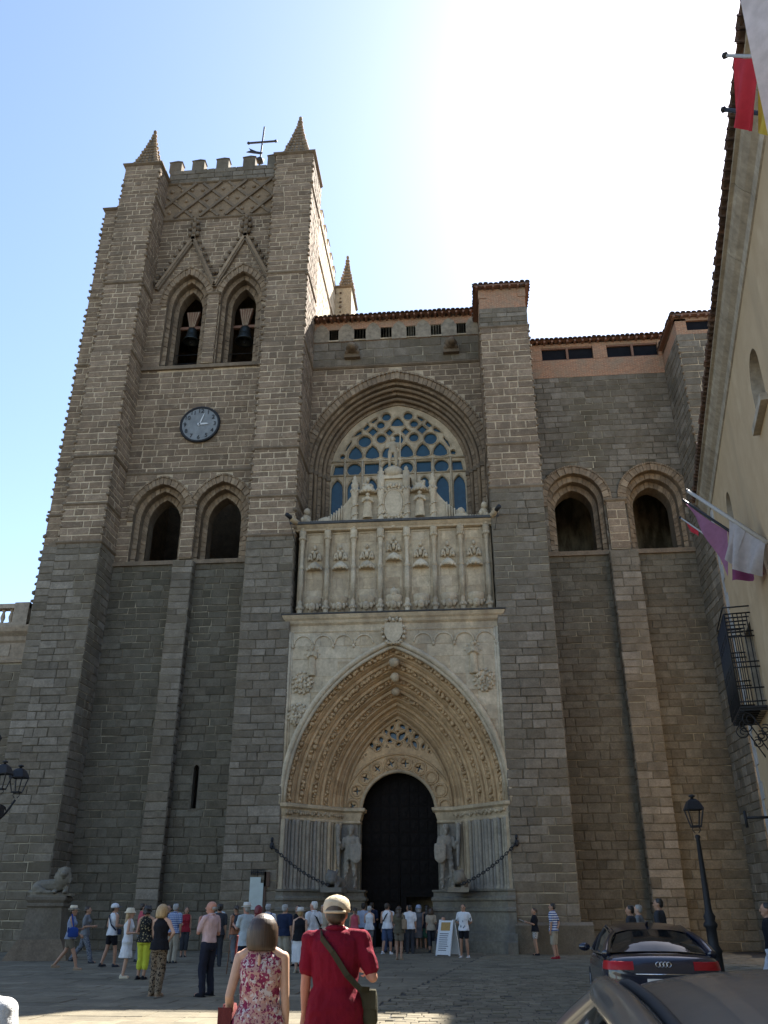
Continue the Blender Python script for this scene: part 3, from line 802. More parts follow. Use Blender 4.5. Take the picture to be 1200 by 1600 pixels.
holes = [[((sum(p[0] for p in h)/len(h))+(x-sum(p[0] for p in h)/len(h))*(1.2 if min(q[1] for q in h) > 22 and abs(sum(p[0] for p in h)/len(h)-NC) < 2.6 else 1.04), (sum(p[1] for p in h)/len(h))+(z-sum(p[1] for p in h)/len(h))*(1.2 if min(q[1] for q in h) > 22 and abs(sum(p[0] for p in h)/len(h)-NC) < 2.6 else 1.04)) for x, z in h] for h in holes]
tr = MB(M['lime'])
ol = GW.outline(24)
V, F = curve_mesh([(x, z) for x, z in ol], holes, .2, .035)
tr.add([(x, y+gy, z) for x, y, z in V], F, 0, .4)
for h in holes:   # moulded lip round each light
    c = (sum(p[0] for p in h)/len(h), sum(p[1] for p in h)/len(h))
    tr.tube([(c[0]+(x-c[0])*1.06, gy-.11, c[1]+(z-c[1])*1.06) for x, z in h], .028, 5, closed=True)
for s in (-1, 1):
    for x in (s*.98, s*1.96, s*2.94, 0): tr.tube([(NC+x, gy-.14, 18.7), (NC+x, gy-.14, 24.2 if x else 24.2)], .06, 6)
tr.tube([(NC-3.75, gy-.12, 23.33), (NC+3.75, gy-.12, 23.33)], .05, 6); tr.tube([(NC-3.7, gy-.12, 24.22), (NC+3.7, gy-.12, 24.22)], .06, 6)
win = tr.obj('west_window', cath)
for h in holes:
    mb = MB(M['glass_win']); c = (sum(p[0] for p in h)/len(h), sum(p[1] for p in h)/len(h)); t = R.uniform(-.02, .02)
    mb.add([(c[0]+(x-c[0])*1.05, gy+.06+t*(x-c[0]), c[1]+(z-c[1])*1.05) for x, z in h], [tuple(range(len(h)))]); mb.obj('pane', win)
room(dk, NC-4.2, NC+4.2, gy+.25, gy+1.0, 18.0, 29)
# --- nave buttress (right of the portal)
nsteps = [(0, 20.1, LOW, 0), (20.1, 29.6, dict(UP, ch=.4), .0), (29.6, 30.9, LOW, .04)]
nb = pier('nave_buttress', 1.8, 4.3, 0, 3.1, nsteps, 'LR')
for z in (20.1, 22.5, 29.62): string(nb.mb, 1.8, 4.3, 0, 2.9, z, .2, .08)
balls(ball_r := MB(M['dress']), 1.78, 0, 20.2, 29.5, .09); balls(ball_r, 4.32, 0, 20.2, 29.5, .09)
bk = MB(M['brick']); bk.box(1.82, 4.28, .06, 3.6, 30.9, 32.2); bk.box(1.78, 2.2, .02, .5, 31.6, 32.2); bk.box(3.9, 4.32, .02, .5, 31.6, 32.2); bk.obj('brick_cap', cath)
# tiled roofs: each eave tile a piece, the slope behind as sheets
tm = MB(M['tile']); tm.lathe((0, 0, 0), [(.115, -.55), (.125, 0)], 8, a0=0, a1=PI)
tm.lathe((0, 0, 0), [(.095, -.55), (.105, 0)], 8, a0=0, a1=PI)
tm.add([(.125*math.cos(PI*i/8), .125*math.sin(PI*i/8), 0) for i in range(9)]+[(.105*math.cos(PI*i/8), .105*math.sin(PI*i/8), 0) for i in range(9)], [(i, i+1, 10+i, 9+i) for i in range(8)])
TILES = []
for k in range(5):
    q = MB(M['tile']); q.v = list(tm.v); q.f = list(tm.f); q.mi = list(tm.mi); q.sm = list(tm.sm); q.r = [R.random()]*len(tm.f); TILES.append(q.mesh('roof_tile'))
def eave(roof, a, b, z, out, step=.26, slope=.35):
    """tiles along plan segment a-b; out = outward unit vector"""
    a = Vector(a); b = Vector(b); L = (b-a).length; n = int(L/step); d = (b-a)/n
    rz = math.atan2(out[0], -out[1])
    for i in range(n):
        p = a+d*(i+.5)
        o = inst('roof_tile', R.choice(TILES), roof, (p.x+out[0]*R.uniform(.0, .06), p.y+out[1]*R.uniform(.0, .06), z+R.uniform(-.015, .015)))
        m = Matrix.Rotation(rz, 4, 'Z') @ Matrix.Rotation(rad(90)-slope, 4, 'X') @ Matrix.Rotation(R.uniform(-.06, .06), 4, 'Z')
        o.rotation_euler = m.to_euler()
def hip_roof(name, x0, x1, y0, y1, z, rise, nofront=False, left=True, right=True, raf=True):
    mb = MB([M['tile'], M['wood']])
    cx0, cx1, cy = x0+rise*2, x1-rise*2, (y0+y1)/2
    if cx0 > cx1: cx0 = cx1 = (x0+x1)/2
    mb.add([(x0, y0, z+.02), (x1, y0, z+.02), (x1, y1, z+.02), (x0, y1, z+.02), (cx0, cy, z+rise), (cx1, cy, z+rise)], [(0, 1, 5, 4), (2, 3, 4, 5), (1, 2, 5), (3, 0, 4)], 0)
    mb.box(x0+.05, x1-.05, y0+.05, y1-.05, z-.08, z+.0, 1)
    n = int((x1-x0)/.4)
    for i in range(n): mb.box(x0+.2+i*(x1-x0-.4)/max(1, n-1)-.05, x0+.2+i*(x1-x0-.4)/max(1, n-1)+.05, y0+.02, y0+.5, z-.2, z-.08, 1)
    o = mb.obj(name, cath)
    eave(o, (x0, y0), (x1, y0), z+.02, (0, -1))
    if left: eave(o, (x0, y1), (x0, y0), z+.02, (-1, 0))
    if right: eave(o, (x1, y0), (x1, y1), z+.02, (1, 0))
    return o
hip_roof('tile_roof', 1.5, 4.58, -.28, 3.6, 32.32, .55)
# nave roof: one pitch rising away from the eave
def pent(name, x0, x1, y0, y1, z, rise):
    mb = MB([M['tile'], M['wood']])
    mb.add([(x0, y0, z+.04), (x1, y0, z+.04), (x1, y1, z+rise), (x0, y1, z+rise)], [(0, 1, 2, 3)], 0)
    mb.add([(x0, y0, z-.03), (x1, y0, z-.03), (x1, y1, z-.03), (x0, y1, z-.03)], [(0, 1, 2, 3)], 1)
    n = int((x1-x0)/.4)
    for i in range(n): mb.box(x0+.2+i*(x1-x0-.4)/(n-1)-.05, x0+.2+i*(x1-x0-.4)/(n-1)+.05, y0+.02, y0+.6, z-.16, z-.03, 1)
    o = mb.obj(name, cath); eave(o, (x0, y0), (x1, y0), z+.04, (0, -1)); return o
pent('tile_roof', -7.72, 1.6, NY-.5, 14, 32.92, 3.2)
core = new_part('nave_back_wall')
core.mb.box(-8.2, 4.2, NY+2.6, 16, 0, 32.6, 0); core.mb.add([(-8.2, NY+.05, 32.6), (4.2, NY+.05, 32.6), (4.2, 6, 32.6), (-8.2, 6, 32.6)], [(0, 1, 2, 3)], 0)
core.mb.add([(-8.2, 14, 36), (2, 14, 36), (2, 14, 30), (-8.2, 14, 30)], [(0, 1, 2, 3)], 0)
core.mb.add([(1.6, 2.5, 32.9), (1.6, 14, 36.1), (1.6, 14, 32)], [(0, 1, 2)], 0)

# --- aisle front on the right
AY = 3.0
AW = [Arch(6.25, 17.75, 20.7, 1.42, 1.5), Arch(10.25, 17.75, 20.7, 1.42, 1.5)]
aw = new_part('aisle_wall')
sheet(aw.mb, (0, AY), (1, 0), 4.2, 16, 0, 17.6, [], 0); sheet(aw.mb, (0, AY), (1, 0), 4.2, 16, 17.6, 29.3, AW, 0); sheet(aw.mb, (0, AY+.6), (1, 0), 4.2, 16, 29.0, 30.4, [], 3)
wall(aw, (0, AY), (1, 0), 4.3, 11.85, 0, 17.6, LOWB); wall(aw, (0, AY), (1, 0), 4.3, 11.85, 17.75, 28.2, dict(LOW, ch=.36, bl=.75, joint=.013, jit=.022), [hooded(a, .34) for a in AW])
aw.mb.box(4.3, 11.85, AY-.16, AY+.02, 17.55, 17.78, 2)
for a in AW:
    stepped(aw, [(a, AY), (Arch(a.cx, a.z0, 20.55, 1.2, 1.35), AY+.35), (Arch(a.cx, a.z0, 20.4, .98, 1.2), AY+.8)], AY+1.6, 24, hoodw=.34)
room(dk, 4.6, 11.8, AY+1.4, AY+5, 17.4, 22.6)
ap = pier('aisle_pilaster', 7.6, 8.95, AY-.55, AY+.05, [(0, 17.6, LOW, 0)], 'L')
ap2 = pier('aisle_pilaster', 7.78, 8.7, AY-.2, AY+.05, [(17.8, 20.4, dict(UP, ch=.42), 0)], 'L'); string(ap2.mb, 7.78, 8.7, AY-.2, AY, 20.5, .22, .1)
bk = MB(M['brick'])
bk.box(4.3, 11.85, AY-.03, AY+.3, 28.2, 29.35)
for x0, x1 in ((4.3, 5.27), (8.1, 8.86), (11.66, 11.85)): bk.box(x0, x1, AY-.05, AY+.3, 29.35, 30.4)
bk.box(4.3, 11.85, AY-.02, AY+.3, 30.22, 30.45); bk.obj('brick_wall', cath)
for x0, x1 in ((5.29, 8.08), (8.88, 11.64)):
    f = MB(M['wood']); f.box(x0, x1, AY+.02, AY+.12, 29.35, 29.42); f.box((x0+x1)/2-.06, (x0+x1)/2+.06, AY+.0, AY+.12, 29.42, 30.22); f.box(x0, x1, AY+.02, AY+.12, 30.14, 30.22)
    wo = f.obj('attic_window', cath)
    for q0, q1 in ((x0, (x0+x1)/2-.06), ((x0+x1)/2+.06, x1)):
        g = MB(M['glass_dark']); g.box(q0, q1, AY+.13, AY+.16, 29.42, 30.14); g.obj('pane', wo)
pent('tile_roof', 4.4, 12.0, AY-.35, 14, 30.55, 2.6)
core.mb.box(4.2, 16, AY+5.2, 16, 0, 30.4, 0)
core.mb.add([(4.2, AY+.1, 30.45), (16, AY+.1, 30.45), (16, 9, 30.45), (4.2, 9, 30.45)], [(0, 1, 2, 3)], 0)
core.mb.add([(16, AY, 0), (16, 16, 0), (16, 16, 30.4), (16, AY, 30.4)], [(0, 1, 2, 3)], 0)
core.mb.add([(4.4, 14, 33.1), (12, 14, 33.1), (12, 14, 30), (4.4, 14, 30)], [(0, 1, 2, 3)], 0)
# far right buttress
fb = pier('aisle_buttress', 11.85, 14.6, 0, 3.1, [(0, 20.1, LOW, 0), (20.1, 28.5, dict(LOW, ch=.4, bl=.8), 0)], 'L')
string(fb.mb, 11.85, 14.6, 0, 2.9, 20.1, .2, .08); balls(ball_r, 11.83, 0, 20.2, 28.4, .09)
bk = MB(M['brick']); bk.box(11.87, 14.58, .02, 3.6, 28.5, 28.75); bk.box(11.87, 12.42, .02, 3.6, 28.75, 29.5); bk.box(13.6, 14.58, .02, 3.6, 28.75, 29.5); bk.box(11.87, 14.58, .02, 3.6, 29.36, 29.56); bk.obj('brick_cap', cath)
g = MB(M['glass_dark']); g.box(12.42, 13.6, .14, .2, 28.75, 29.36); g.obj('attic_window', cath)
hip_roof('tile_roof', 11.6, 14.9, -.25, 3.6, 29.68, .5)
ball_r.obj('ball_ornament', cath, kind='stuff')
# low plinth at the foot of the buttresses
for x0, x1 in ((1.75, 4.75), (11.8, 14.6)):
    q = MB(M['granite']); q.box(x0, x1, -.22, .3, 0, 1.0); q.add([(x0, -.22, 1.0), (x1, -.22, 1.0), (x1, .0, 1.12), (x0, 0, 1.12)], [(0, 1, 2, 3)]); q.obj('buttress_base', cath)

# ------------------------------------------------------------------ organic primitives (closed solids, fused by remeshing)
def cap(mb, p0, p1, r0, r1, fx=1.0, seg=10, m=0):
    """tapered capsule; fx flattens it along its local side axis"""
    p0 = Vector(p0); p1 = Vector(p1); t = p1-p0; L = t.length
    if L < 1e-6: t = Vector((0, 0, 1))
    t.normalize()
    ref = Vector((0, 1, 0)) if abs(t.y) < .9 else Vector((0, 0, 1))
    a = t.cross(ref).normalized(); b = t.cross(a)
    rows = []
    for k in range(4): al = -PI/2+PI/2*k/3; rows.append((p0+t*r0*math.sin(al), r0*math.cos(al)))
    for k in range(4): al = PI/2*k/3; rows.append((p1+t*r1*math.sin(al), r1*math.cos(al)))
    vs = []
    for c, r in rows:
        r = max(r, 1e-4)
        for i in range(seg):
            g = 2*PI*i/seg; vs.append(tuple(c+a*r*math.cos(g)+b*r*math.sin(g)*fx))
    fs = []
    for j in range(len(rows)-1):
        for i in range(seg):
            k = (i+1) % seg; fs.append((j*seg+i, j*seg+k, (j+1)*seg+k, (j+1)*seg+i))
    fs += [tuple(range(seg))[::-1], tuple((len(rows)-1)*seg+i for i in range(seg))]
    mb.add(vs, fs, m, .5, True)
def ell(mb, c, rx, ry, rz, rot=None, sub=3): mb.blob(c, rx, ry, rz, sub, 0, 0, .5, rot)
def loft(mb, rings, seg=18, m=0, sq=1.0):
    """closed stack of ellipses (z, rx, ry, cx, cy)"""
    vs = []
    for z, rx, ry, cx, cy in rings:
        for i in range(seg):
            a = 2*PI*i/seg; c, s = math.cos(a), math.sin(a)
            vs.append((cx+rx*math.copysign(abs(c)**sq, c), cy+ry*math.copysign(abs(s)**sq, s), z))
    fs = []
    for j in range(len(rings)-1):
        for i in range(seg):
            k = (i+1) % seg; fs.append((j*seg+i, j*seg+k, (j+1)*seg+k, (j+1)*seg+i))
    fs += [tuple(range(seg))[::-1], tuple((len(rings)-1)*seg+i for i in range(seg))]
    mb.add(vs, fs, m, .5, True)
def statue_mesh(mb, h, robe=True, arms=1, staff=False):
    """standing carved figure facing -Y, base at 0"""
    s = h/1.75
    q = lambda *a: tuple(x*s for x in a)
    if robe:
        loft(mb, [(z*s, rx*s, ry*s, 0, cy*s) for z, rx, ry, cy in [(0, .24, .19, 0), (.1, .25, .2, 0), (.5, .215, .17, 0), (.9, .2, .155, 0), (1.1, .18, .14, 0), (1.3, .21, .14, 0), (1.42, .19, .12, 0), (1.5, .07, .07, 0)]])
        for i in range(7):
            a = PI+PI*i/6; cap(mb, q(.22*math.cos(a), .17*math.sin(a), .03), q(.17*math.cos(a)*.9, .13*math.sin(a), 1.0), .035*s, .02*s, seg=6)
    else:
        for d in (-1, 1):
            cap(mb, q(.1*d, 0, .9), q(.13*d, -.05, .48), .1*s, .07*s); cap(mb, q(.13*d, -.05, .48), q(.13*d, .02, .08), .065*s, .045*s); cap(mb, q(.13*d, .02, .05), q(.14*d, -.16, .04), .05*s, .04*s)
        loft(mb, [(z*s, rx*s, ry*s, 0, 0) for z, rx, ry in [(.8, .17, .13), (.95, .18, .13), (1.1, .16, .12), (1.32, .21, .13), (1.42, .18, .11), (1.5, .07, .07)]])
    cap(mb, q(0, 0, 1.42), q(0, -.01, 1.58), .065*s, .06*s); ell(mb, q(0, -.015, 1.64), .095*s, .11*s, .13*s)
    ell(mb, q(0, -.1, 1.54), .06*s, .06*s, .09*s); ell(mb, q(0, -.13, 1.64), .02*s, .03*s, .035*s)
    ell(mb, q(0, .02, 1.66), .115*s, .12*s, .13*s)
    for d in (-1, 1):
        cap(mb, q(.2*d, 0, 1.38), q(.26*d, -.04, 1.1), .065*s, .055*s)
        e = q(.26*d, -.04, 1.1)
        hnd = q(.06*d, -.24, 1.2) if arms == 1 else (q(.3*d, -.22, 1.25) if d > 0 else q(-.18, -.24, 1.02))
        cap(mb, e, hnd, .05*s, .04*s); ell(mb, hnd, .05*s, .05*s, .06*s)
    if staff: cap(mb, q(.3, -.24, .05), q(.32, -.22, 1.95), .028*s, .028*s, seg=6)
def placed(mb, off, x, y, z, rz=0):
    """move verts added since index off"""
    c, s = math.cos(rz), math.sin(rz)
    for i in range(off, len(mb.v)):
        a, b, d = mb.v[i]; mb.v[i] = (x+a*c-b*s, y+a*s+b*c, z+d)

# ------------------------------------------------------------------ portal
PY = .15
OUT = Arch(-2.95, 5.6, 5.6, 4.78, 6.85)
pw = new_part('portal_wall', ('lime', 'mortar_up', 'dress', 'dark'))
sheet(pw.mb, (0, PY), (1, 0), -7.74, 1.78, 5.6, 13.9, [OUT], 0, .1)
wall(pw, (0, PY), (1, 0), -7.6, 1.66, 5.65, 13.1, dict(ch=.66, bl=1.25, mat='lime_pale', proud=.014, joint=.004, jit=.003), [OUT.grow(.1)])
for x in (-7.72, 1.76):
    sh = MB(M['lime_pale']); sh.lathe((x, .12, 0), [(.1, 5.7), (.1, 13.1)], 10); sh.lathe((x+(.13 if x < 0 else -.13), .15, 0), [(.06, 5.7), (.06, 13.1)], 8); sh.obj('edge_shaft', cath)
cn = MB([M['lime'], M['lead']])
plan_sweep(cn, [(-7.78, .4), (-7.78, PY), (1.82, PY), (1.82, .4)], [(-.02, 13.05), (.04, 13.07), (.06, 13.12), (.02, 13.16), (.02, 13.4), (.06, 13.44), (.12, 13.5), (.16, 13.62), (.24, 13.7), (.3, 13.82), (.3, 13.86), (-.02, 13.88)], 0)
for i in range(70): cn.blob((-7.65+i*.136, PY-.1, 13.56), .05, .04, .05)
plan_sweep(cn, [(-7.78, .5), (-7.78, PY), (1.82, PY), (1.82, .5)], [(-.02, 13.87), (.34, 13.87), (.36, 13.93), (.3, 13.95), (-.02, 13.95)], 1)
cn.obj('cornice', cath)
# hood mould, archivolts
K = 56
def arch_pts(hw, rise, zs=5.6, n=K//2): return Arch(-2.95, zs, zs, hw, rise).outline(n, zs)
INN_HW, INN_R, INN_Y = 2.46, 4.1, 2.55
def at(t): return 4.78+(INN_HW-4.78)*t, 6.85+(INN_R-6.85)*t
hm = MB(M['lime_pale'])
o = arch_pts(4.86, 6.97); hm.tube([(x, PY-.05, z) for x, z in o], .13, 8); o = arch_pts(4.7, 6.74); hm.tube([(x, PY, z) for x, z in o], .09, 8)
hm.obj('hood_mould', cath)
prof = []
for k in range(5):
    for a, b in [(0, 0), (.05, -.07), (.16, -.10), (.27, -.06), (.30, .10), (.36, .30), (.48, .42), (.58, .40), (.62, .52), (.70, .46), (.80, .50), (.84, .66), (.93, .78), (.97, .96)]:
        prof.append(((k+a)/5, PY+.05+(INN_Y-PY-.05)*(k+b)/5))
prof.append((1.0, INN_Y))
av = MB(M['ochre'])
rows = [arch_pts(*at(t)) for t, y in prof]
n = len(rows[0])
flat = [(p[0], prof[j][1], p[1]) for j, r_ in enumerate(rows) for p in r_]
# each order in about twenty stones
for i in range(n-1):
    for j in range(len(rows)-1):
        k = j//14
        rr = random.Random(1000*k+(i+3*k)//3).random()
        av.add([flat[j*n+i], flat[j*n+i+1], flat[(j+1)*n+i+1], flat[(j+1)*n+i]], [(0, 3, 2, 1)], 0, rr, True)
av.obj('archivolt', cath)
fo = MB(M['ochre'])
for k, size in ((0, .10), (1, .10), (2, .085), (3, .07)):
    t = (k+.45)/5; y = PY+.05+(INN_Y-PY-.05)*(k+.3)/5
    cnt = (120, 104, 90, 80)[k]
    for p in resample(arch_pts(*at(t)), cnt):
        for q in range(2):
            s = size*R.uniform(.55, 1.2)
            fo.blob((p[0]+R.uniform(-.07, .07), y-R.uniform(0, .05), p[1]+R.uniform(-.07, .07)), s, s*.8, s, 1, 0, .3)
fo.obj('foliage_carving', cath, kind='stuff')
ks = MB(M['lime'])
for t, y, s in ((.2, .5, .24), (.4, 1.0, .22), (.6, 1.5, .2)): hw, rs = at(t); ks.blob((-2.95, y-.15, 5.6+rs-.25), s, s*.8, s, 2, 0, .12)
ks.obj('boss', cath)
# capitals, shafts, plinths along the splay
def splay(sg, d=0): return [(-2.95+sg*x, y) for x, y in [(4.82, PY-.02), (4.62, PY), (2.5, 2.35), (1.72, 2.45), (1.72, 3.2)]]
for sg in (-1, 1):
    path = splay(sg)
    if sg > 0: path = path[::-1]
    cp = MB(M['lime'])
    plan_sweep(cp, path, [(-.05, 4.98), (.02, 5.0), (.03, 5.06), (.0, 5.1), (.04, 5.2), (.08, 5.34), (.1, 5.42), (.22, 5.5), (.24, 5.62), (.05, 5.66), (-.05, 5.66)])
    for i in range(26):
        t = i/25; x = -2.95+sg*(4.6-2.05*t); y = PY+2.2*t
        cp.blob((x-sg*.06, y-.06, 5.3+R.uniform(-.05, .05)), .075, .07, .1, 1, 0, .25)
    cp.obj('capital_band', cath)
    bk = MB(M['shaft']); plan_sweep(bk, path, [(-.1, 2.2), (-.1, 5.0)], closed_ends=False); bk.obj('jamb_back', cath)
    for i in range(16):
        t = (i+.5)/16; x = -2.95+sg*(4.62-2.12*t); y = PY+2.2*t
        r = (.105, .06, .085)[i % 3]
        q = MB(M['shaft'] if i < 12 else M['lime']); q.lathe((x+sg*.05, y+.06, 0), [(r*1.5, 2.28), (r*1.5, 2.36), (r*1.15, 2.42), (r, 2.5), (r, 4.8), (r*1.2, 4.86), (r, 4.9), (r*1.4, 5.02)], 10); q.obj('shaft', cath)
    q = MB(M['lime_pale']); q.box(min(-2.95+sg*4.78, -2.95+sg*4.6), max(-2.95+sg*4.78, -2.95+sg*4.6), PY-.1, PY+.2, 2.3, 5.0); q.obj('edge_pier', cath)
    pl = MB(M['plinth'])
    plan_sweep(pl, path, [(-.1, 0), (.5, 0), (.5, .42), (.4, .46), (.38, .7), (.3, .74), (.3, 1.45), (.36, 1.5), (.36, 1.58), (.28, 1.64), (.28, 1.85), (.34, 1.9), (.34, 1.98), (.24, 2.06), (.24, 2.2), (.3, 2.24), (.3, 2.3), (-.1, 2.32)])
    pl.obj('portal_plinth', cath)
    gnl = MB(M['plinth'])
    for i in range(9):
        t = (i+.5)/9; x = -2.95+sg*(4.75-2.2*t); y = PY+2.2*t
        gnl.bar((x-sg*.22, y-.24, .75), (x-sg*.22, y-.24, 1.45), .05, .05)
    gnl.obj('plinth_rib', cath)
    # carved wild man on the door jamb, with club and shield
    wm = MB(M['shaft']); x = -2.95+sg*2.08; statue_mesh(wm, 2.55, robe=False, arms=2)
    cap(wm, (.48, -.3, .9), (.55, -.2, 2.5), .06, .12)
    loft(wm, [(1.0, .1, .05, -.26, -.3), (1.15, .25, .07, -.26, -.32), (1.5, .27, .07, -.26, -.33), (1.78, .25, .06, -.26, -.31)], 12, sq=.6)
    for i in range(60):
        a = R.uniform(0, 2*PI); z = R.uniform(.2, 1.9); d = R.choice((-1, 1))
        if z < 1.2: ell(wm, (.17*d+.12*math.cos(a), -.05+.12*math.sin(a), z), .045, .045, .06, sub=1)
        else: ell(wm, (.26*math.cos(a), .17*math.sin(a), z), .05, .05, .06, sub=1)
    if sg < 0:
        for i in range(len(wm.v)): wm.v[i] = (-wm.v[i][0], wm.v[i][1], wm.v[i][2])
        wm.f = [f[::-1] for f in wm.f]
    placed(wm, 0, x, 2.22, 2.34)
    organic(wm, 'wild_man_relief', cath, .03, 2)
    # crouching beast holding the chain
    bs = MB(M['plinth'])
    x = -2.95+sg*2.55; ell(bs, (x, .9, 2.55), .34, .7, .3); ell(bs, (x+sg*.05, .25, 2.72), .27, .3, .3); ell(bs, (x, .0, 2.6), .15, .2, .14)
    for d in (-1, 1): cap(bs, (x+d*.2, .35, 2.5), (x+d*.2, -.05, 2.36), .1, .09); ell(bs, (x+d*.18, .3, 2.97), .07, .06, .1); cap(bs, (x+d*.25, 1.3, 2.6), (x+d*.28, .9, 2.36), .18, .1)
    organic(bs, 'crouching_beast', cath, .035, 2)
    bb = MB(M['plinth']); bb.box(x-.42, x+.42, -.15, 1.6, 2.18, 2.36); bb.obj('beast_base', cath)
# door recess, tympanum with open tracery
TYM = Arch(-2.95, 5.55, 5.55, INN_HW+.03, INN_R+.05); DOOR = Arch(-2.95, 0, 5.5, 1.69, 1.72)
dcv = DOOR.outline(20, 5.5)
outer = [(x, z) for x, z in TYM.outline(24, 5.55)]+[(x, z) for x, z in dcv[::-1]]
holes2 = []; blind = []
def drop(cx, cz, ang, ln, wd):
    pts = []
    for i in range(12):
        a = 2*PI*i/12; r = wd*(1 if math.cos(a) < .2 else 1-.55*math.cos(a)); x = ln*math.cos(a)+.0; y = r*math.sin(a)+.25*wd*math.sin(math.pi*(x/ln+1)/2)
        pts.append((cx+x*math.cos(ang)-y*math.sin(ang), cz+x*math.sin(ang)+y*math.cos(ang)))
    return pts
def quatre(cx, cz, r, a0=0): return [(cx+r*(.72+.28*math.cos(4*t))*math.cos(t+a0), cz+r*(.72+.28*math.cos(4*t))*math.sin(t+a0)) for t in [2*PI*i/24 for i in range(24)]]
CIR = []
for i in range(10):
    a = PI*(.045+.91*i/9); cx, cz = -2.95+2.08*math.cos(a), 5.42+2.16*math.sin(a)
    CIR.append((cx, cz))
    if 3 <= i: holes2.append(quatre(cx, cz, .2, .4*i))
    else: blind.append((cx, cz))
u = lambda x, y: (-2.95+(x-577)*.00466, 7.25+(720-y)*.00449)
for x, y, a, ln, wd in [(525, 290, 55, 50, 30), (622, 290, -40, 50, 30), (530, 380, -50, 52, 30), (622, 380, 50, 52, 30), (565, 215, 60, 28, 18), (655, 240, -30, 32, 18),
                        (455, 335, -70, 30, 17), (695, 325, -70, 28, 16), (497, 432, -20, 30, 18), (585, 462, 20, 28, 16), (668, 415, 80, 32, 16),
                        (338, 398, 30, 32, 18), (405, 415, -70, 34, 20), (312, 468, -60, 34, 18), (385, 498, 35, 38, 20), (767, 385, 30, 34, 20), (838, 398, -40, 26, 18), (740, 468, -65, 44, 18), (830, 482, 70, 32, 14),
                        (235, 530, 30, 24, 14), (262, 562, 60, 24, 13), (228, 590, 50, 34, 10), (200, 610, 50, 50, 10), (920, 512, -50, 22, 14), (888, 545, 0, 18, 14), (955, 570, -52, 46, 11), (884, 505, 60, 16, 10)]:
    px, pz = u(x, y); holes2.append(drop(px, pz, rad(a), ln*.0046*1.1, wd*.0046*(1.15 if wd > 25 else 1.4)))
for x, y in ((577, 335),): px, pz = u(x, y); holes2.append(circle(px, pz, .075, 10))
for pts in ([(365, 340), (412, 350), (412, 295)], [(740, 300), (745, 345), (790, 330)], [(455, 490), (480, 490), (467, 465)], [(668, 490), (698, 490), (688, 465)]): holes2.append([u(*p) for p in pts])
def _x(p, q, r, s):
    o = lambda a, b, c: (b[0]-a[0])*(c[1]-a[1])-(b[1]-a[1])*(c[0]-a[0])
    return o(p, q, r)*o(p, q, s) < 0 and o(r, s, p)*o(r, s, q) < 0
def crosses(a, b): return any(_x(a[m], a[(m+1) % len(a)], b[n], b[(n+1) % len(b)]) for m in range(len(a)) for n in range(len(b)))
def shrink(h, k):
    cx, cz = sum(p[0] for p in h)/len(h), sum(p[1] for p in h)/len(h); return [(cx+(x-cx)*k, cz+(z-cz)*k) for x, z in h]
for i in range(len(holes2)):      # keep a rib of stone between neighbouring lights
    for _ in range(8):
        if crosses(shrink(holes2[i], 1.12), outer) or any(crosses(shrink(holes2[i], 1.12), holes2[k]) for k in range(len(holes2)) if k != i): holes2[i] = shrink(holes2[i], .88)
ty = MB(M['ochre'])
V, F = curve_mesh(outer, holes2, .22, .03); ty.add([(x, y+2.62, z) for x, y, z in V], F, 0, .5)
ly = 2.5
for cx, cz in CIR:
    ty.tube([(x, ly, z) for x, z in circle(cx, cz, .3, 20)], .05, 6, closed=True); ty.tube([(x, ly-.03, z) for x, z in circle(cx, cz, .235, 20)], .03, 5, closed=True)
for h in holes2[len([1 for i in range(10) if i >= 3]):]:
    c = (sum(p[0] for p in h)/len(h), sum(p[1] for p in h)/len(h)); ty.tube([(c[0]+(x-c[0])*1.22, ly-.0, c[1]+(z-c[1])*1.22) for x, z in h], .022, 4, closed=True)
for r_ in (1.75, 2.48):
    ty.tube([(-2.95+r_*math.cos(PI*i/30), ly-.0, 5.45+r_*1.02*math.sin(PI*i/30)) for i in range(31) if not (r_ > 2 and (i < 3 or i > 27))], .06, 6)
ty.tube([(x, ly-.02, z) for x, z in arch_pts(INN_HW-.08, INN_R-.1)], .07, 6)
tym = ty.obj('tympanum', cath)
for h in holes2:
    mb = MB(M['glass_win']); mb.add([(x, 2.78, z) for x, z in h], [tuple(range(len(h)))]); mb.obj('pane', tym)
dr_ = MB(M['lime']); dr_.tube([(x, 2.52, z) for x, z in dcv], .09, 8); dr_.obj('door_arch_moulding', cath)
jm = MB(M['plinth'])
for sg in (-1, 1):
    x0, x1 = sorted((-2.95+sg*1.70, -2.95+sg*2.6)); jm.box(x0, x1, 2.6, 3.4, 0, 5.5)
jm.obj('door_jamb', cath)
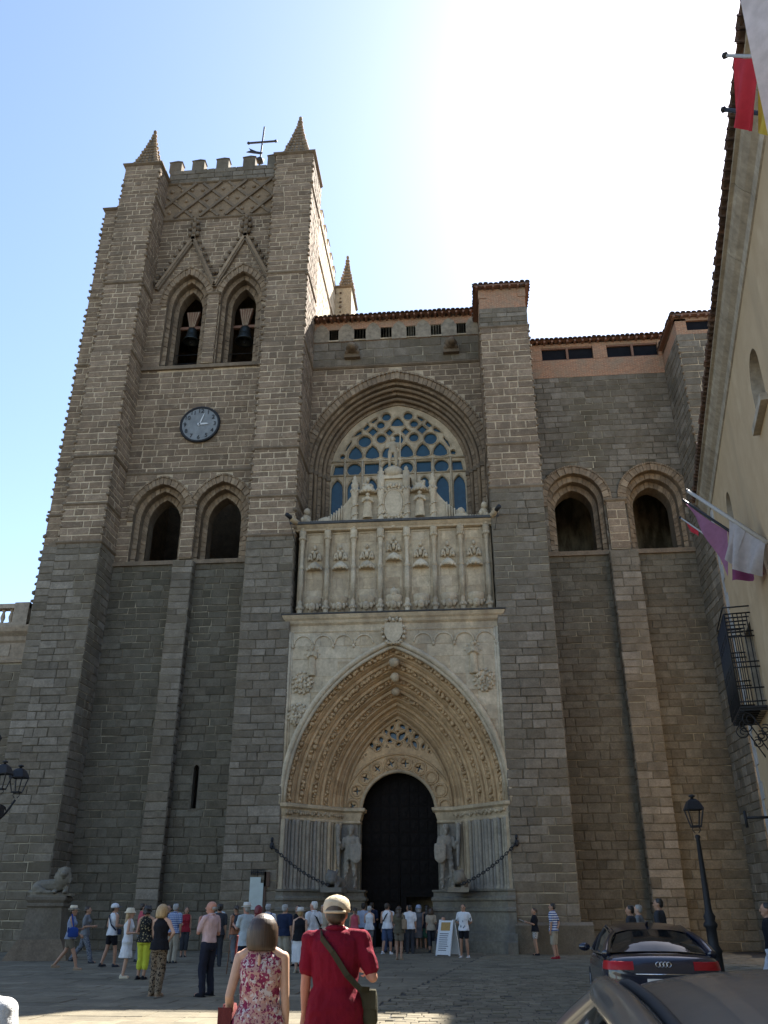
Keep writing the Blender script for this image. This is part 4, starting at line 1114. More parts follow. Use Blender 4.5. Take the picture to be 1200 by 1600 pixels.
# the oak door: planked leaves with studs; the wicket stands open at the lower right
DY = 3.2
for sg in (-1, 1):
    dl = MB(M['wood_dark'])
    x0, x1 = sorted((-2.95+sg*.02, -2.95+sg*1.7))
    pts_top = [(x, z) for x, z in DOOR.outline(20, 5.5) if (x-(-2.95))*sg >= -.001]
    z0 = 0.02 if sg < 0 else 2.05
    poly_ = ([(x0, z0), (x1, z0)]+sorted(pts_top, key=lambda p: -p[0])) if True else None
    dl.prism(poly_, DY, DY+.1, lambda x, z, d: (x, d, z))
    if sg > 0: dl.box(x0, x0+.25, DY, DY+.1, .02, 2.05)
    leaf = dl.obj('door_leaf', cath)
    for r_ in range(12):
        for c_ in range(4):
            zz = .2+r_*.56; xx = x0+.06+c_*.4
            if zz+.46 > DOOR.half(0)*0+5.5+1.5 or (sg > 0 and zz < 2.05): continue
            if zz > 5.3 and max(abs(xx+2.95), abs(xx+.36+2.95)) > DOOR.half(min(zz+.5, 7.1)): continue
            p = MB(M['wood_dark']); p.box(xx, xx+.36, DY-.035, DY, zz, zz+.5); p.add([(xx+.05, DY-.036, zz+.05), (xx+.31, DY-.036, zz+.05), (xx+.31, DY-.036, zz+.45), (xx+.05, DY-.036, zz+.45), (xx+.18, DY-.06, zz+.25)], [(0, 1, 4), (1, 2, 4), (2, 3, 4), (3, 0, 4)]); p.obj('door_panel', leaf)
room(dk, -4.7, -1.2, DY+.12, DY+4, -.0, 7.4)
st = MB(M['plinth']); st.box(-4.7, -1.2, 1.6, 3.3, -.01, .12); st.obj('door_step', cath)
# crest shield over the arch, blind arcade and relief figures
def shield(mb, x, y, z, w_, h_):
    mb.prism([(x-w_*.5, z+h_), (x+w_*.5, z+h_), (x+w_*.55, z+h_*.5), (x+w_*.35, z+h_*.15), (x, z), (x-w_*.35, z+h_*.15), (x-w_*.55, z+h_*.5)], y-.12, y+.1, lambda a, b, d: (a, d, b))
sb = MB(M['lime_pale']); shield(sb, -2.93, PY-.12, 12.45, .78, .95)
for i in range(5): sb.blob((-3.25+.16*i, PY-.25, 13.5+.06*(i % 2)), .09, .08, .12, jit=.2)
for i in range(14): a = 2*PI*i/14; sb.blob((-2.93+.5*math.cos(a), PY-.18, 12.95+.55*math.sin(a)), .1, .08, .1, jit=.3)
for i in range(6): sb.blob((-3.15+.09*i, PY-.25, 12.42), .09, .1, .07, jit=.3)
sb.obj('crest_shield', cath)
ar = MB(M['lime_pale'])
for sg in (-1, 1):
    for k in range(4):
        cx = -2.95+sg*(1.35+.93*k)
        if 5.6+OUT.half(12) < 0: pass
        pts = [(cx+.42*math.cos(PI*i/14), PY-.03, 12.5+.42*math.sin(PI*i/14)) for i in range(15)]
        ar.tube(pts, .045, 5)
        ar.blob((cx+sg*.465, PY-.05, 12.42), .07, .07, .12, jit=.15)
ar.obj('blind_arcade', cath)
def relief(x, z, h):
    mb = MB(M['lime_pale']); statue_mesh(mb, h); placed(mb, 0, x, PY-.06, z)
    for i in range(5): a = PI*i/4; ell(mb, (x+.35*math.cos(a)*h/1.4, PY+.0, z+h*.75+.3*math.sin(a)), .08, .06, .08, sub=1)
    return organic(mb, 'relief_figure', cath, .025, 2)
relief(-6.65, 11.05, 1.35); relief(.62, 11.0, 1.45)
for x, z in ((-7.05, 10.3), (1.05, 10.25), (-7.2, 8.9)):
    mb = MB(M['lime_pale']); mb.prism(circle(x, z+.45, .42, 16), PY-.08, PY+.02, lambda a, b, d: (a, d, b))
    for i in range(26): a = R.uniform(0, 2*PI); r = R.uniform(.05, .36); mb.blob((x+r*math.cos(a), PY-.1, z+.45+r*1.1*math.sin(a)), R.uniform(.05, .1), .07, R.uniform(.06, .14), jit=.3)
    for i in range(14): a = 2*PI*i/14; mb.blob((x+.42*math.cos(a), PY-.08, z+.45+.46*math.sin(a)), .08, .06, .08, jit=.3)
    mb.obj('relief_medallion', cath)
# ------- attic storey with candelabra columns and canopied niches
AYY = .42
at_ = new_part('attic_wall', ('lime', 'mortar_up', 'dress', 'dark'))
at_.mb.box(-7.55, 1.72, AYY, 1.4, 13.9, 18.45, 0)
wall(at_, (0, AYY), (1, 0), -7.53, 1.70, 13.95, 18.3, dict(ch=.6, bl=.64, mat='lime', proud=.01, joint=.003, jit=.002))
CX = [-7.36, -6.13, -4.86, -3.57, -2.3, -1.0, .27, 1.5]
for x in CX:
    c = MB(M['lime_pale'])
    c.lathe((x, AYY-.12, 13.95), [(.8*q_, z_) for q_, z_ in [(.2, 0), (.2, .1), (.15, .14), (.19, .3), (.2, .42), (.14, .5), (.16, .56), (.16, .62), (.115, .7), (.12, 1.5), (.13, 1.9), (.115, 2.3), (.16, 2.36), (.16, 2.44), (.11, 2.5), (.105, 3.3), (.13, 3.36), (.15, 3.5), (.12, 3.6), (.16, 3.7), (.2, 4.0), (.22, 4.1), (.22, 4.3)]], 12)
    for i in range(6):
        a = PI+PI*i/5
        c.tube([(x+.1*math.cos(a), AYY-.12+.1*math.sin(a), 14.7), (x+.095*math.cos(a), AYY-.12+.095*math.sin(a), 16.25)], .018, 4)
        c.blob((x+.14*math.cos(a), AYY-.12+.14*math.sin(a), 17.85), .06, .06, .11, jit=.2); c.blob((x+.15*math.cos(a), AYY-.12+.15*math.sin(a), 14.3), .05, .05, .1, jit=.2)
    c.obj('candelabra_column', cath)
for i in range(7):
    x = (CX[i]+CX[i+1])/2; zc = 16.35 if i != 3 else 16.72
    nn = MB(M['lime']); 
    for sx in (-1, 1): nn.bar((x+sx*.4, AYY-.02, 14.9), (x+sx*.4, AYY-.02, 18.1), .05, .05, up=(0, 1, 0))
    nn.bar((x-.42, AYY-.02, 18.12), (x+.42, AYY-.02, 18.12), .06, .06); nn.obj('niche_frame', cath)
    k = MB(M['lime_pale'])
    k.lathe((x, AYY, zc-.12), [(.36, 0), (.39, .05), (.37, .14), (.3, .24), (.18, .36), (.06, .44)], 12, a0=PI, a1=2*PI)
    k.add([(x+.36*math.cos(PI+PI*q/12), AYY+.36*math.sin(PI+PI*q/12), zc-.12) for q in range(13)], [tuple(range(13))])
    for q in range(7): a = PI+PI*q/6; k.blob((x+.37*math.cos(a), AYY+.37*math.sin(a), zc-.1), .07, .06, .09, jit=.2)
    for sx in (-1, 1):
        k.tube([(x+sx*(.12+.18*t), AYY-.12, zc+.35+.35*math.sin(PI*t)) for t in [j/8 for j in range(9)]], .05, 5); k.blob((x+sx*.26, AYY-.12, zc+.45), .1, .09, .1, jit=.2); k.blob((x+sx*.1, AYY-.12, zc+.78), .09, .08, .1, jit=.2)
    k.blob((x, AYY-.12, zc+.6), .1, .1, .22, jit=.15); k.blob((x, AYY-.1, zc+1.02), .08, .08, .14, jit=.15)
    k.obj('niche_canopy', cath)
    p = MB(M['lime_pale'])
    p.lathe((x, AYY, 13.95), [(.16, 0), (.24, .15), (.3, .5), (.38, .62), (.4, .74), (.4, .86)], 12, a0=PI, a1=2*PI)
    p.add([(x+.4*math.cos(PI+PI*q/12), AYY+.4*math.sin(PI+PI*q/12), 14.81) for q in range(13)], [tuple(range(13))])
    p.blob((x, AYY-.33, 14.3), .16, .13, .22, 2); p.blob((x, AYY-.47, 14.28), .035, .05, .05); p.blob((x, AYY-.43, 14.18), .07, .04, .025)
    for sx in (-1, 1): p.blob((x+sx*.065, AYY-.44, 14.36), .03, .03, .02); p.blob((x+sx*.22, AYY-.22, 14.35), .12, .1, .2, jit=.25); p.blob((x+sx*.33, AYY-.1, 14.45), .08, .1, .12, jit=.25)
    if i == 3:
        p.blob((x, AYY-.28, 14.9), .2, .16, .28, jit=.1)
    p.obj('niche_corbel', cath)
ct = MB([M['lime'], M['lead']])
plan_sweep(ct, [(-7.6, 1.0), (-7.6, AYY-.1), (1.77, AYY-.1), (1.77, 1.0)], [(-.02, 18.2), (.12, 18.24), (.14, 18.32), (.22, 18.4), (.3, 18.5), (-.02, 18.52)], 0)
plan_sweep(ct, [(-7.6, 1.0), (-7.6, AYY-.1), (1.77, AYY-.1), (1.77, 1.0)], [(-.02, 18.51), (.36, 18.51), (.38, 18.6), (.34, 18.64), (-.02, 18.64)], 1)
ct.add([(-7.6, .3, 18.63), (1.77, .3, 18.63), (1.77, 3, 18.7), (-7.6, 3, 18.7)], [(0, 1, 2, 3)], 1)
for i in range(9): x = (CX+[0])[i] if i < 8 else -2.93; ct.blob((x if i < 8 else -2.93, AYY-.2, 18.33), .14, .1, .12, jit=.2)
ct.obj('cornice', cath)
for sg, x in ((-1, -7.55), (1, 1.72)):
    s_ = MB([M['lime'], M['iron']]); s_.tube([(x, .35, 18.62), (x+sg*.3, -.5, 18.66)], [.17, .13], 8, 0); s_.tube([(x+sg*.26, -.4, 18.66), (x+sg*.42, -.85, 18.68)], [.11, .1], 8, 1); s_.blob((x+sg*.2, -.25, 18.78), .14, .2, .12, jit=.15)
    s_.tube([(x+sg*.35, -.55, 18.6), (x+sg*.12, .2, 17.5)], .018, 4, 1); s_.obj('water_spout', cath)
# ------- crest
KY = .55
cr = MB(M['lime_pale'])
cr.box(-3.72, -2.14, KY, KY+.9, 18.65, 21.15); cr.box(-3.8, -2.06, KY-.12, KY+.95, 21.05, 21.2); cr.box(-5.1, -.76, KY-.06, KY+.9, 18.62, 18.9)
cr.box(-5.0, -3.72, KY+.12, KY+.8, 18.65, 20.35); cr.box(-2.14, -.86, KY+.12, KY+.8, 18.65, 20.35)
for sg in (-1, 1):
    pts = [(-2.93+sg*1.95, 18.65)]+[(-2.93+sg*(1.95+2.3*t), 20.6-1.72*(1-(1-t)**2.3)) for t in [i/12 for i in range(13)]]+[(-2.93+sg*4.25, 18.65)]
    cr.prism(pts if sg > 0 else pts[::-1], KY+.15, KY+.55, lambda x, z, d: (x, d, z))
cr.obj('crest_wall', cath)
cc = MB(M['lime_pale'])
cc.prism([(-2.93+.44*math.cos(2*PI*i/24), 19.75+.66*math.sin(2*PI*i/24)-.1*(1 if i > 12 else 0)) for i in range(24)], KY-.12, KY, lambda x, z, d: (x, d, z))
cc.tube([(-2.93+.52*math.cos(2*PI*i/24), KY-.08, 19.7+.76*math.sin(2*PI*i/24)) for i in range(24)], .07, 6, closed=True)
for i in range(22): a = 2*PI*i/22; cc.blob((-2.93+.6*math.cos(a), KY-.08, 19.7+.88*math.sin(a)), .09, .08, .1, jit=.3)
for i in range(5): cc.blob((-3.22+.145*i, KY-.12, 20.62+.05*(i % 2)), .08, .08, .14, jit=.2)
for i in range(8): cc.blob((-3.4+.135*i, KY-.08, 18.98), .09, .08, .1, jit=.3)
cc.obj('coat_of_arms', cath)
for x, zt in ((-4.87, 21.3), (-3.57, 21.75), (-2.3, 21.75), (-1.0, 21.3)):
    c = MB(M['lime_pale']); h = zt-18.65
    c.lathe((x, KY-.05, 18.65), [(.2, 0), (.2, .2), (.14, .26), (.16, .6), (.13, 1.0), (.15, 1.4), (.19, 1.6), (.2, 1.75), (.13, 1.85), (.17, 2.0), (.2, h-.5), (.12, h-.42), (.18, h-.3), (.08, h-.22), (.11, h-.12), (.03, h)], 12)
    for j in range(18):
        t = j/18; a = PI+2*PI*t*2; c.blob((x+.15*math.cos(a), KY-.05+.15*math.sin(a), 18.95+1.0*t), .06, .06, .06)
    for j in range(8): a = 2*PI*j/8; c.blob((x+.19*math.cos(a), KY-.05+.19*math.sin(a), 20.45), .06, .06, .12, jit=.2)
    c.obj('crest_column', cath)
for x in (-4.22, -1.64):
    c = MB(M['lime_pale']); c.lathe((x, KY+.12, 20.3), [(.42, 0), (.45, .08), (.4, .16), (.26, .42), (.1, .6)], 12, a0=PI, a1=2*PI)
    c.add([(x+.42*math.cos(PI+PI*q/12), KY+.12+.42*math.sin(PI+PI*q/12), 20.3) for q in range(13)], [tuple(range(13))])
    for j in range(9): a = PI+PI*j/8; c.blob((x+.43*math.cos(a), KY+.12+.43*math.sin(a), 20.38), .07, .07, .1, jit=.2)
    for j in range(8): c.blob((x+R.uniform(-.22, .22), KY-.05, 20.6+R.uniform(0, .3)), .1, .1, .12, jit=.3)
    c.blob((x, KY, 21.05), .1, .1, .17, jit=.2); c.obj('niche_canopy', cath)
def statue(x, y, z, h, label, **k):
    mb = MB(M['lime_pale']); statue_mesh(mb, h, **k)
    mb.v = [(x*1.28, y*1.2, z) for x, y, z in mb.v]
    o = thing('stone_statue', label, 'statue', (x, y, z), 0, 'carved figures on the portal crest')
    organic(mb, 'figure', o, .022, 2)
statue(-4.22, KY-.12, 18.9, 1.38, 'robed stone saint in the left niche of the portal crest')
statue(-1.64, KY-.12, 18.9, 1.38, 'robed stone saint in the right niche of the portal crest', arms=1)
orb = MB(M['lime_pale']); orb.blob((-2.98, KY+.2, 21.5), .52, .42, .42, 2, 0, .08); orb.box(-3.4, -2.5, KY-.05, KY+.5, 21.15, 21.3); orb.obj('statue_base', cath)
statue(-2.98, KY+.15, 21.8, 1.75, 'armed stone saint with a staff topping the portal crest', robe=False, arms=2, staff=True)
for x, z, h in ((-7.28, 18.65, .95), (1.45, 18.65, .95)):
    mb = MB(M['lime_pale']); mb.blob((x, KY, z+.3), .26, .25, .36, 2, 0, .1); mb.blob((x+.05, KY-.1, z+.72), .17, .17, .2, 2, 0, .1); mb.blob((x-.15, KY-.2, z+.25), .12, .14, .2, jit=.1); mb.blob((x+.15, KY-.22, z+.15), .12, .14, .15, jit=.1); mb.obj('finial_figure', cath)
for x in (-6.35, .35):
    mb = MB(M['lime_pale']); mb.blob((x, KY+.1, 18.85), .38, .25, .28, 2, 0, .1)
    if x > 0: mb.blob((x, KY+.1, 19.15), .2, .18, .25, 2, 0, .1)
    mb.obj('scroll_volute', cath)
for sg in (-1, 1):
    for i in range(15):
        t = i/14; x = -2.93+sg*(2.6+1.75*t+.0); zt = 20.6-1.72*(1-(1-min(1, (abs(x+2.93)-1.95)/2.3))**2.3)
        q = MB(M['lime_pale']); q.lathe((x, KY+.05, 18.65), [(.045, 0), (.045, max(.3, zt-18.65+.02))], 6); q.obj('baluster', cath)

# ------------------------------------------------------------------ palace on the right, running along the street
WA = Vector((3.84, -37)); WD = Vector((math.sin(rad(10.8)), math.cos(rad(10.8)))); WN = Vector((-WD.y, WD.x))
WRZ = -rad(10.8)
def wp(s, n, z): p = WA+WD*s+WN*n; return (p.x, p.y, z)
pal = thing('palace_building', 'yellow plastered palace with deep stone cornice and tiled eave on the right', 'building')
S0, S1 = -26.0, 29.7  # the run behind the camera is unseen, lengthened to cut skylight
mb = MB(M['plaster'])
HO = [(16.9, 18.3, 11.9, 13.5), (24.6, 25.7, 11.9, 13.4), (25.35, 27.05, 6.8, 9.3), (9.0, 10.2, 11.9, 13.5)]
class WRect(Rect): pass
HA = [Arch((a+b)/2, c, d-(b-a)/2, (b-a)/2, (b-a)/2) if d-c < 2 else None for a, b, c, d in HO]
sheet(mb, (WA.x, WA.y), (WD.x, WD.y), S0, S1, 0, 15.0, [HA[i] or Rect(*h) for i, h in enumerate(HO)], 0, .05)
mb.add([wp(S1, 0, 0), wp(S1, -9, 0), wp(S1, -9, 15), wp(S1, 0, 15)], [(0, 1, 2, 3)])
mb.add([wp(S0, 0, 0), wp(S0, -9, 0), wp(S0, -9, 15), wp(S0, 0, 15)], [(0, 1, 2, 3)]); mb.add([wp(S0, -9, 0), wp(S1, -9, 0), wp(S1, -9, 15), wp(S0, -9, 15)], [(0, 1, 2, 3)])
mb.obj('wall', pal)
def wbox(mb, s0, s1, n0, n1, z0, z1, m=0, r=None):
    vs = [wp(s, n, z) for z in (z0, z1) for n in (n0, n1) for s in (s0, s1)]
    mb.add(vs, [(0, 2, 3, 1), (4, 5, 7, 6), (0, 1, 5, 4), (2, 6, 7, 3), (0, 4, 6, 2), (1, 3, 7, 5)][::1], m, r)
# cornice blocks
s = S0
while s < S1+.3:
    e = min(s+2.3+R.uniform(-.2, .2), S1+.42)
    if S1+.42-e < .8: e = S1+.42
    c = MB(M['cornice']); pr = [(-.02, 14.75), (.04, 14.78), (.06, 14.86), (.08, 14.95), (.20, 15.06), (.30, 15.2), (.34, 15.3), (.42, 15.33), (.42, 15.4), (-.02, 15.42)]
    a = [wp(s+.008, n_, z) for n_, z in pr]; b = [wp(e-.008, n_, z) for n_, z in pr]; k = len(pr)
    c.add(a+b, [(i, i+1, k+i+1, k+i) for i in range(k-1)]+[tuple(range(k))[::-1], tuple(range(k, 2*k))])
    c.obj('cornice_block', pal); s = e
rf = MB(M['tile']); rf.add([wp(S0, .52, 15.44), wp(S1+.5, .52, 15.44), wp(S1+.5, -4.5, 17.3), wp(S0, -4.5, 17.3)], [(0, 1, 2, 3)])
rf.add([wp(S0, -9.5, 15.44), wp(S1+.5, -9.5, 15.44), wp(S1+.5, -4.5, 17.3), wp(S0, -4.5, 17.3)], [(0, 1, 2, 3)]); rf.add([wp(S1, 0, 15), wp(S1, -9, 15), wp(S1, -4.5, 17.2)], [(0, 1, 2)])
rfo = rf.obj('tile_roof', pal)
for i in range(int((S1+.5-4)/.27)):
    s = 4+i*.27; p = wp(s, .55+R.uniform(0, .05), 15.44)
    o = inst('roof_tile', R.choice(TILES), rfo, p)
    o.rotation_euler = (Matrix.Rotation(math.atan2(WN.x, -WN.y), 4, 'Z') @ Matrix.Rotation(rad(90)-.35, 4, 'X')).to_euler()
# quoins at the far corner
z = 0
k = 0
while z < 14.7:
    h = .52; q = MB(M['quoin']); wd = .75 if k % 2 else .42
    wbox(q, S1-wd, S1+.02, -.3, .025, z+.006, min(z+h, 14.74)-.006); q.obj('quoin', pal); z += h; k += 1
bsm = MB(M['cornice']); wbox(bsm, S0, S1-.76, -.1, .06, 0, 1.1); bsm.obj('stone_dado', pal)
# small arched windows, seen edge-on, with a stone sill
for (s0, s1, z0, z1), har in zip(HO, HA):
    f = MB([M['cornice'], M['glass_dark']])
    big = (z1-z0) > 3
    for a, b in ((s0, s0+.0), (s1, s1)): pass
    if har:
        for p, q in zip(har.outline(10), har.outline(10)[1:]): f.add([wp(p[0], 0, p[1]), wp(q[0], 0, q[1]), wp(q[0], -.45, q[1]), wp(p[0], -.45, p[1])], [(0, 1, 2, 3)], 0, .5)
    vs = lambda x0, x1, za, zb: [wp(x0, 0, za), wp(x1, -.45, za), wp(x1, -.45, zb), wp(x0, 0, zb)]
    if not har: f.add([wp(s0, 0, z0), wp(s0, -.45, z0), wp(s0, -.45, z1), wp(s0, 0, z1)], [(0, 1, 2, 3)]); f.add([wp(s1, 0, z0), wp(s1, -.45, z0), wp(s1, -.45, z1), wp(s1, 0, z1)], [(3, 2, 1, 0)])
    f.add([wp(s0, 0, z0), wp(s1, 0, z0), wp(s1, -.45, z0), wp(s0, -.45, z0)], [(0, 1, 2, 3)]); f.add([wp(s0, 0, z1+.002), wp(s1, 0, z1+.002), wp(s1, -.45, z1+.002), wp(s0, -.45, z1+.002)], [(3, 2, 1, 0)]) if not har else None
    if not big: wbox(f, s0-.12, s1+.12, -.3, .16, z0-.16, z0+.02)
    else:
        for a, b in ((s0-.3, s0), (s1, s1+.3)): wbox(f, a, b, -.1, .03, z0, z1+.3)
        wbox(f, s0-.0, s1+.0, -.1, .03, z1+.01, z1+.3)
    o = f.obj('wall_window', pal)
    g = MB(M['glass_dark']); wbox(g, s0, s1, -.44, -.4, z0, z1); g.obj('pane', o)
    g = MB(M['wood']); wbox(g, (s0+s1)/2-.04, (s0+s1)/2+.04, -.4, -.34, z0, z1); wbox(g, s0, s1, -.4, -.35, (z0+z1)/2-.03, (z0+z1)/2+.03); g.obj('frame', o)
# iron balcony
bal = thing('iron_balcony', 'black wrought iron balcony cage with scroll brackets on the yellow wall', 'balcony', wp(26.2, 0, 6.75), WRZ)
# local frame: x outwards from the wall is -x, y along the wall
BH = 2.7; BN = .73; BL = 1.2
def lb_(mb, a, b, w_=.035): mb.tube([a, b], w_/2, 5)
f = MB(M['iron']); f.box(-BN, 0, -BL, BL, -.06, 0)
for i in range(8): f.box(-BN, 0, -BL+.05+i*.32, -BL+.1+i*.32, -.12, -.06)
f.obj('floor_grid', bal)
for i in range(19):
    y = -BL+2*BL*i/18; m_ = MB(M['iron']); lb_(m_, (-BN, y, 0), (-BN, y, BH), .03 if i % 6 else .06); m_.obj('baluster', bal)
for i in range(1, 6):
    for y in (-BL, BL): m_ = MB(M['iron']); lb_(m_, (-BN*i/6, y, 0), (-BN*i/6, y, BH), .03); m_.obj('baluster', bal)
for zz in (.12, .5, 1.1, 1.25, 2.0, 2.15, 2.9, BH):
    m_ = MB(M['iron']); lb_(m_, (-BN, -BL, zz), (-BN, BL, zz), .045)
    for y in (-BL, BL): lb_(m_, (-BN, y, zz), (0.02, y, zz), .045)
    m_.obj('rail', bal)
m_ = MB(M['iron'])
for i in range(7): y = -BL+i*BL/3; lb_(m_, (-BN, y, BH), (0.0, y, BH), .045)
m_.obj('roof_bar', bal)
for y in (-BL+.2, BL-.2, 0):
    m_ = MB(M['iron'])
    for cx, cz, r0, d in ((-.5, -.34, .22, 1), (-.14, -.66, .17, -1)):
        m_.tube([(cx+d*r0*(1-.75*t)*math.cos(2*PI*1.6*t+1.2), y, cz+r0*(1-.75*t)*math.sin(2*PI*1.6*t+1.2)) for t in [j/22 for j in range(23)]], .018, 5)
    m_.tube([(-.7, y, -.08), (-.45, y, -.2), (-.3, y, -.5), (-.05, y, -1.0), (0.0, y, -1.1)], .02, 5)
    m_.obj('scroll_bracket', bal)
# wall bracket
wb = thing('wall_bracket', 'small black iron bracket jutting from the pale quoins of the yellow palace', 'bracket', wp(28.6, .0, 4.1), WRZ)
m_ = MB(M['iron']); m_.tube([(.02, 0, 0), (-.7, 0, 0)], .04, 6); m_.tube([(-.7, 0, -.28), (-.7, 0, .2)], .045, 6); m_.box(-.02, .02, -.1, .1, -.25, .25); m_.obj('arm', wb)
# ------------------------------------------------------------------ flags on poles
def translucent(name, col, tr=.45):
    m, n, l, bs = base(name)
    f = noise(n, l, opos(n, l), 6, 3); c = mix(n, l, 1.0, tuple(col), ramp(n, l, f, [(.3, .88), (.7, 1.1)]), 'MULTIPLY')
    l.new(c, bs.inputs['Base Color']); bs.inputs['Roughness'].default_value = .85
    t = n.new('ShaderNodeBsdfTranslucent'); l.new(c, t.inputs['Color'])
    mx = n.new('ShaderNodeMixShader'); mx.inputs[0].default_value = tr
    l.new(bs.outputs[0], mx.inputs[1]); l.new(t.outputs[0], mx.inputs[2]); l.new(mx.outputs[0], n['Material Output'].inputs[0]); return m
M['f_pink'] = translucent('faded purple flag cloth', (.33, .15, .26)); M['f_dpink'] = translucent('magenta flag cloth', (.24, .06, .15))
M['f_pale'] = translucent('pale lilac flag cloth', (.82, .78, .82), .6); M['f_white'] = translucent('white flag cloth', (.50, .47, .47)); M['f_red'] = translucent('red flag cloth', (.55, .04, .06)); M['f_yellow'] = translucent('yellow flag cloth', (.55, .42, .06))
M['pole_white'] = plain('white painted pole', (.36, .34, .31), .7)
def cloth_quad(mb, c00, c10, c11, c01, nu=10, nv=12, amp=.08, ph=0, m=0, nrm=None):
    """cloth from top edge c00-c10 to bottom edge c01-c11 with vertical folds"""
    A, B, Cc, D = [Vector(q) for q in (c00, c10, c11, c01)]
    n_ = nrm or (B-A).cross(D-A).normalized(); vs = []
    for j in range(nv+1):
        for i in range(nu+1):
            u_, v_ = i/nu, j/nv; p = (A*(1-u_)+B*u_)*(1-v_)+(D*(1-u_)+Cc*u_)*v_
            p = p+n_*amp*(.25+v_)*math.sin(u_*9+ph+v_*1.5)+Vector((0, 0, -1))*amp*.7*math.sin(u_*PI)*(1-v_)
            vs.append(tuple(p))
    w_ = nu+1
    mb.add(vs, [(j*w_+i, j*w_+i+1, (j+1)*w_+i+1, (j+1)*w_+i) for j in range(nv) for i in range(nu)], m, .5, True)
def flag(label, s_b, n_b, z_b, s_t, n_t, z_t, pmat, pr, cloths):
    b = wp(s_b, n_b, z_b); t_ = wp(s_t, n_t, z_t)
    o = thing('flag', label, 'flag', b, 0, 'flags on poles along the palace wall')
    sub = lambda p: tuple(Vector(p)-Vector(b))
    p = MB([M[pmat], M['iron']]); p.tube([(0, 0, 0), sub(t_)], [pr, pr*.75], 8); d = (Vector(t_)-Vector(b)).normalized()
    p.blob(tuple(Vector(sub(t_))+d*.04), .05, m=1); p.obj('pole', o)
    for mats, pts, kw in cloths:
        c = MB([M[q] for q in mats])
        q4 = [sub(wp(*q)) for q in pts]
        if len(mats) == 1: cloth_quad(c, *q4, **kw)
        else:
            A, B, Cc, D = [Vector(q) for q in q4]; cuts = (0, .235, .6, 1)[:len(mats)+1]
            for i in range(len(mats)):
                e = lambda P0, P1, t: P0*(1-t)+P1*t
                cloth_quad(c, e(A, B, cuts[i]), e(A, B, cuts[i+1]), e(D, Cc, cuts[i+1]), e(D, Cc, cuts[i]), m=i, **kw)
        c.obj('flag_cloth', o)
    return o
flag('faded purple and magenta flag hanging from the dark pole below the white flag', 21.5, 0, 10.0, 22.7, 1.5, 12.2, 'iron', .045, [
    (['f_pink'], [(22.68, 1.48, 12.12), (22.0, .62, 10.85), (22.15, .75, 9.6), (22.6, 1.36, 11.75)], dict(amp=.06)),
    (['f_dpink'], [(22.0, .62, 10.85), (21.5, .04, 10.0), (21.1, .06, 9.2), (21.95, .7, 9.35)], dict(amp=.16, ph=2))])
flag('white flag bunched on the thick white pole above the purple flag', 20.2, 0, 9.7, 21.4, 1.5, 11.9, 'pole_white', .06, [
    (['f_white'], [(20.75, .69, 10.7), (20.5, .37, 10.25), (20.85, .75, 9.3), (20.98, .92, 9.72)], dict(amp=.10, ph=1)),
    (['f_white'], [(20.7, .62, 10.6), (20.22, .03, 9.73), (20.42, .3, 8.95), (20.84, .74, 9.3)], dict(amp=.13, ph=3))])
flag('bare pole with a scrap of red flag at its tip, lowest of the group', 23.4, 0, 10.3, 24.6, 1.5, 12.5, 'pole_white', .03, [
    (['f_red'], [(24.5, 1.38, 12.3), (24.3, 1.1, 11.9), (24.3, 1.1, 11.7), (24.5, 1.35, 12.05)], dict(amp=.04))])
flag('red and yellow striped flag hanging high up beside the eave', 6.6, 0, 9.6, 7.8, 1.5, 11.8, 'pole_white', .03, [
    (['f_red', 'f_yellow', 'f_red'], [(7.75, 1.44, 11.7), (6.95, .45, 10.3), (7.5, .75, 9.5), (8.2, 1.55, 10.95)], dict(amp=.07))])
flag('bare dark pole jutting out under the red and yellow flag', 7.3, 0, 9.4, 8.5, 1.5, 11.6, 'iron', .04, [])
flag('big white flag hanging at the top right corner of the view', 5.8, 0, 9.7, 7.0, 1.5, 11.9, 'pole_white', .035, [
    (['f_pale'], [(6.97, 1.42, 11.75), (6.2, .4, 10.4), (6.5, .5, 8.4), (7.55, 1.4, 9.75)], dict(amp=.06))])

# ------------------------------------------------------------------ palace wing on the left with its balustrade
wing = thing('palace_wing', 'pale stone wing with cornice and open balustrade at the left edge', 'building')
wp_ = MB([M['mortar_low'], M['wing']])
wp_.box(-34, -21.15, 1.6, 9, 0, 12.4, 0)
wing_wall = wp_.obj('wall', wing)
class _P: pass
wpart = _P(); wpart.o = wing_wall
wall(wpart, (0, 1.6), (1, 0), -25, -21.12, 0, 12.35, LOW)
c = MB(M['wing']); plan_sweep(c, [(-34, 1.6), (-21.2, 1.6), (-21.2, 4)], [(-.02, 12.4), (.1, 12.42), (.14, 12.55), (.06, 12.6), (.06, 13.4), (.16, 13.5), (.2, 13.7), (.42, 13.9), (.5, 14.1), (.5, 14.2), (-.02, 14.25)]); c.obj('cornice', wing)
c = MB(M['wing']); c.box(-34, -21.2, 1.35, 1.85, 14.2, 14.4); c.box(-34, -21.2, 1.35, 1.85, 15.15, 15.38); c.box(-21.95, -21.2, 1.3, 1.9, 14.2, 15.42); c.obj('parapet', wing)
c = MB(M['wing']); c.box(-23.4, -21.9, 1.5, 1.62, 12.75, 13.3); c.obj('frieze_panel', wing)
bm_ = MB(M['wing']); bm_.lathe((0, 0, 0), [(.1, 0), (.1, .06), (.06, .1), (.11, .28), (.12, .36), (.06, .6), (.09, .68), (.1, .75)], 10); bme = bm_.mesh('baluster')
for i in range(9): inst('baluster', bme, wing, (-22.2-i*.42, 1.6, 14.4))
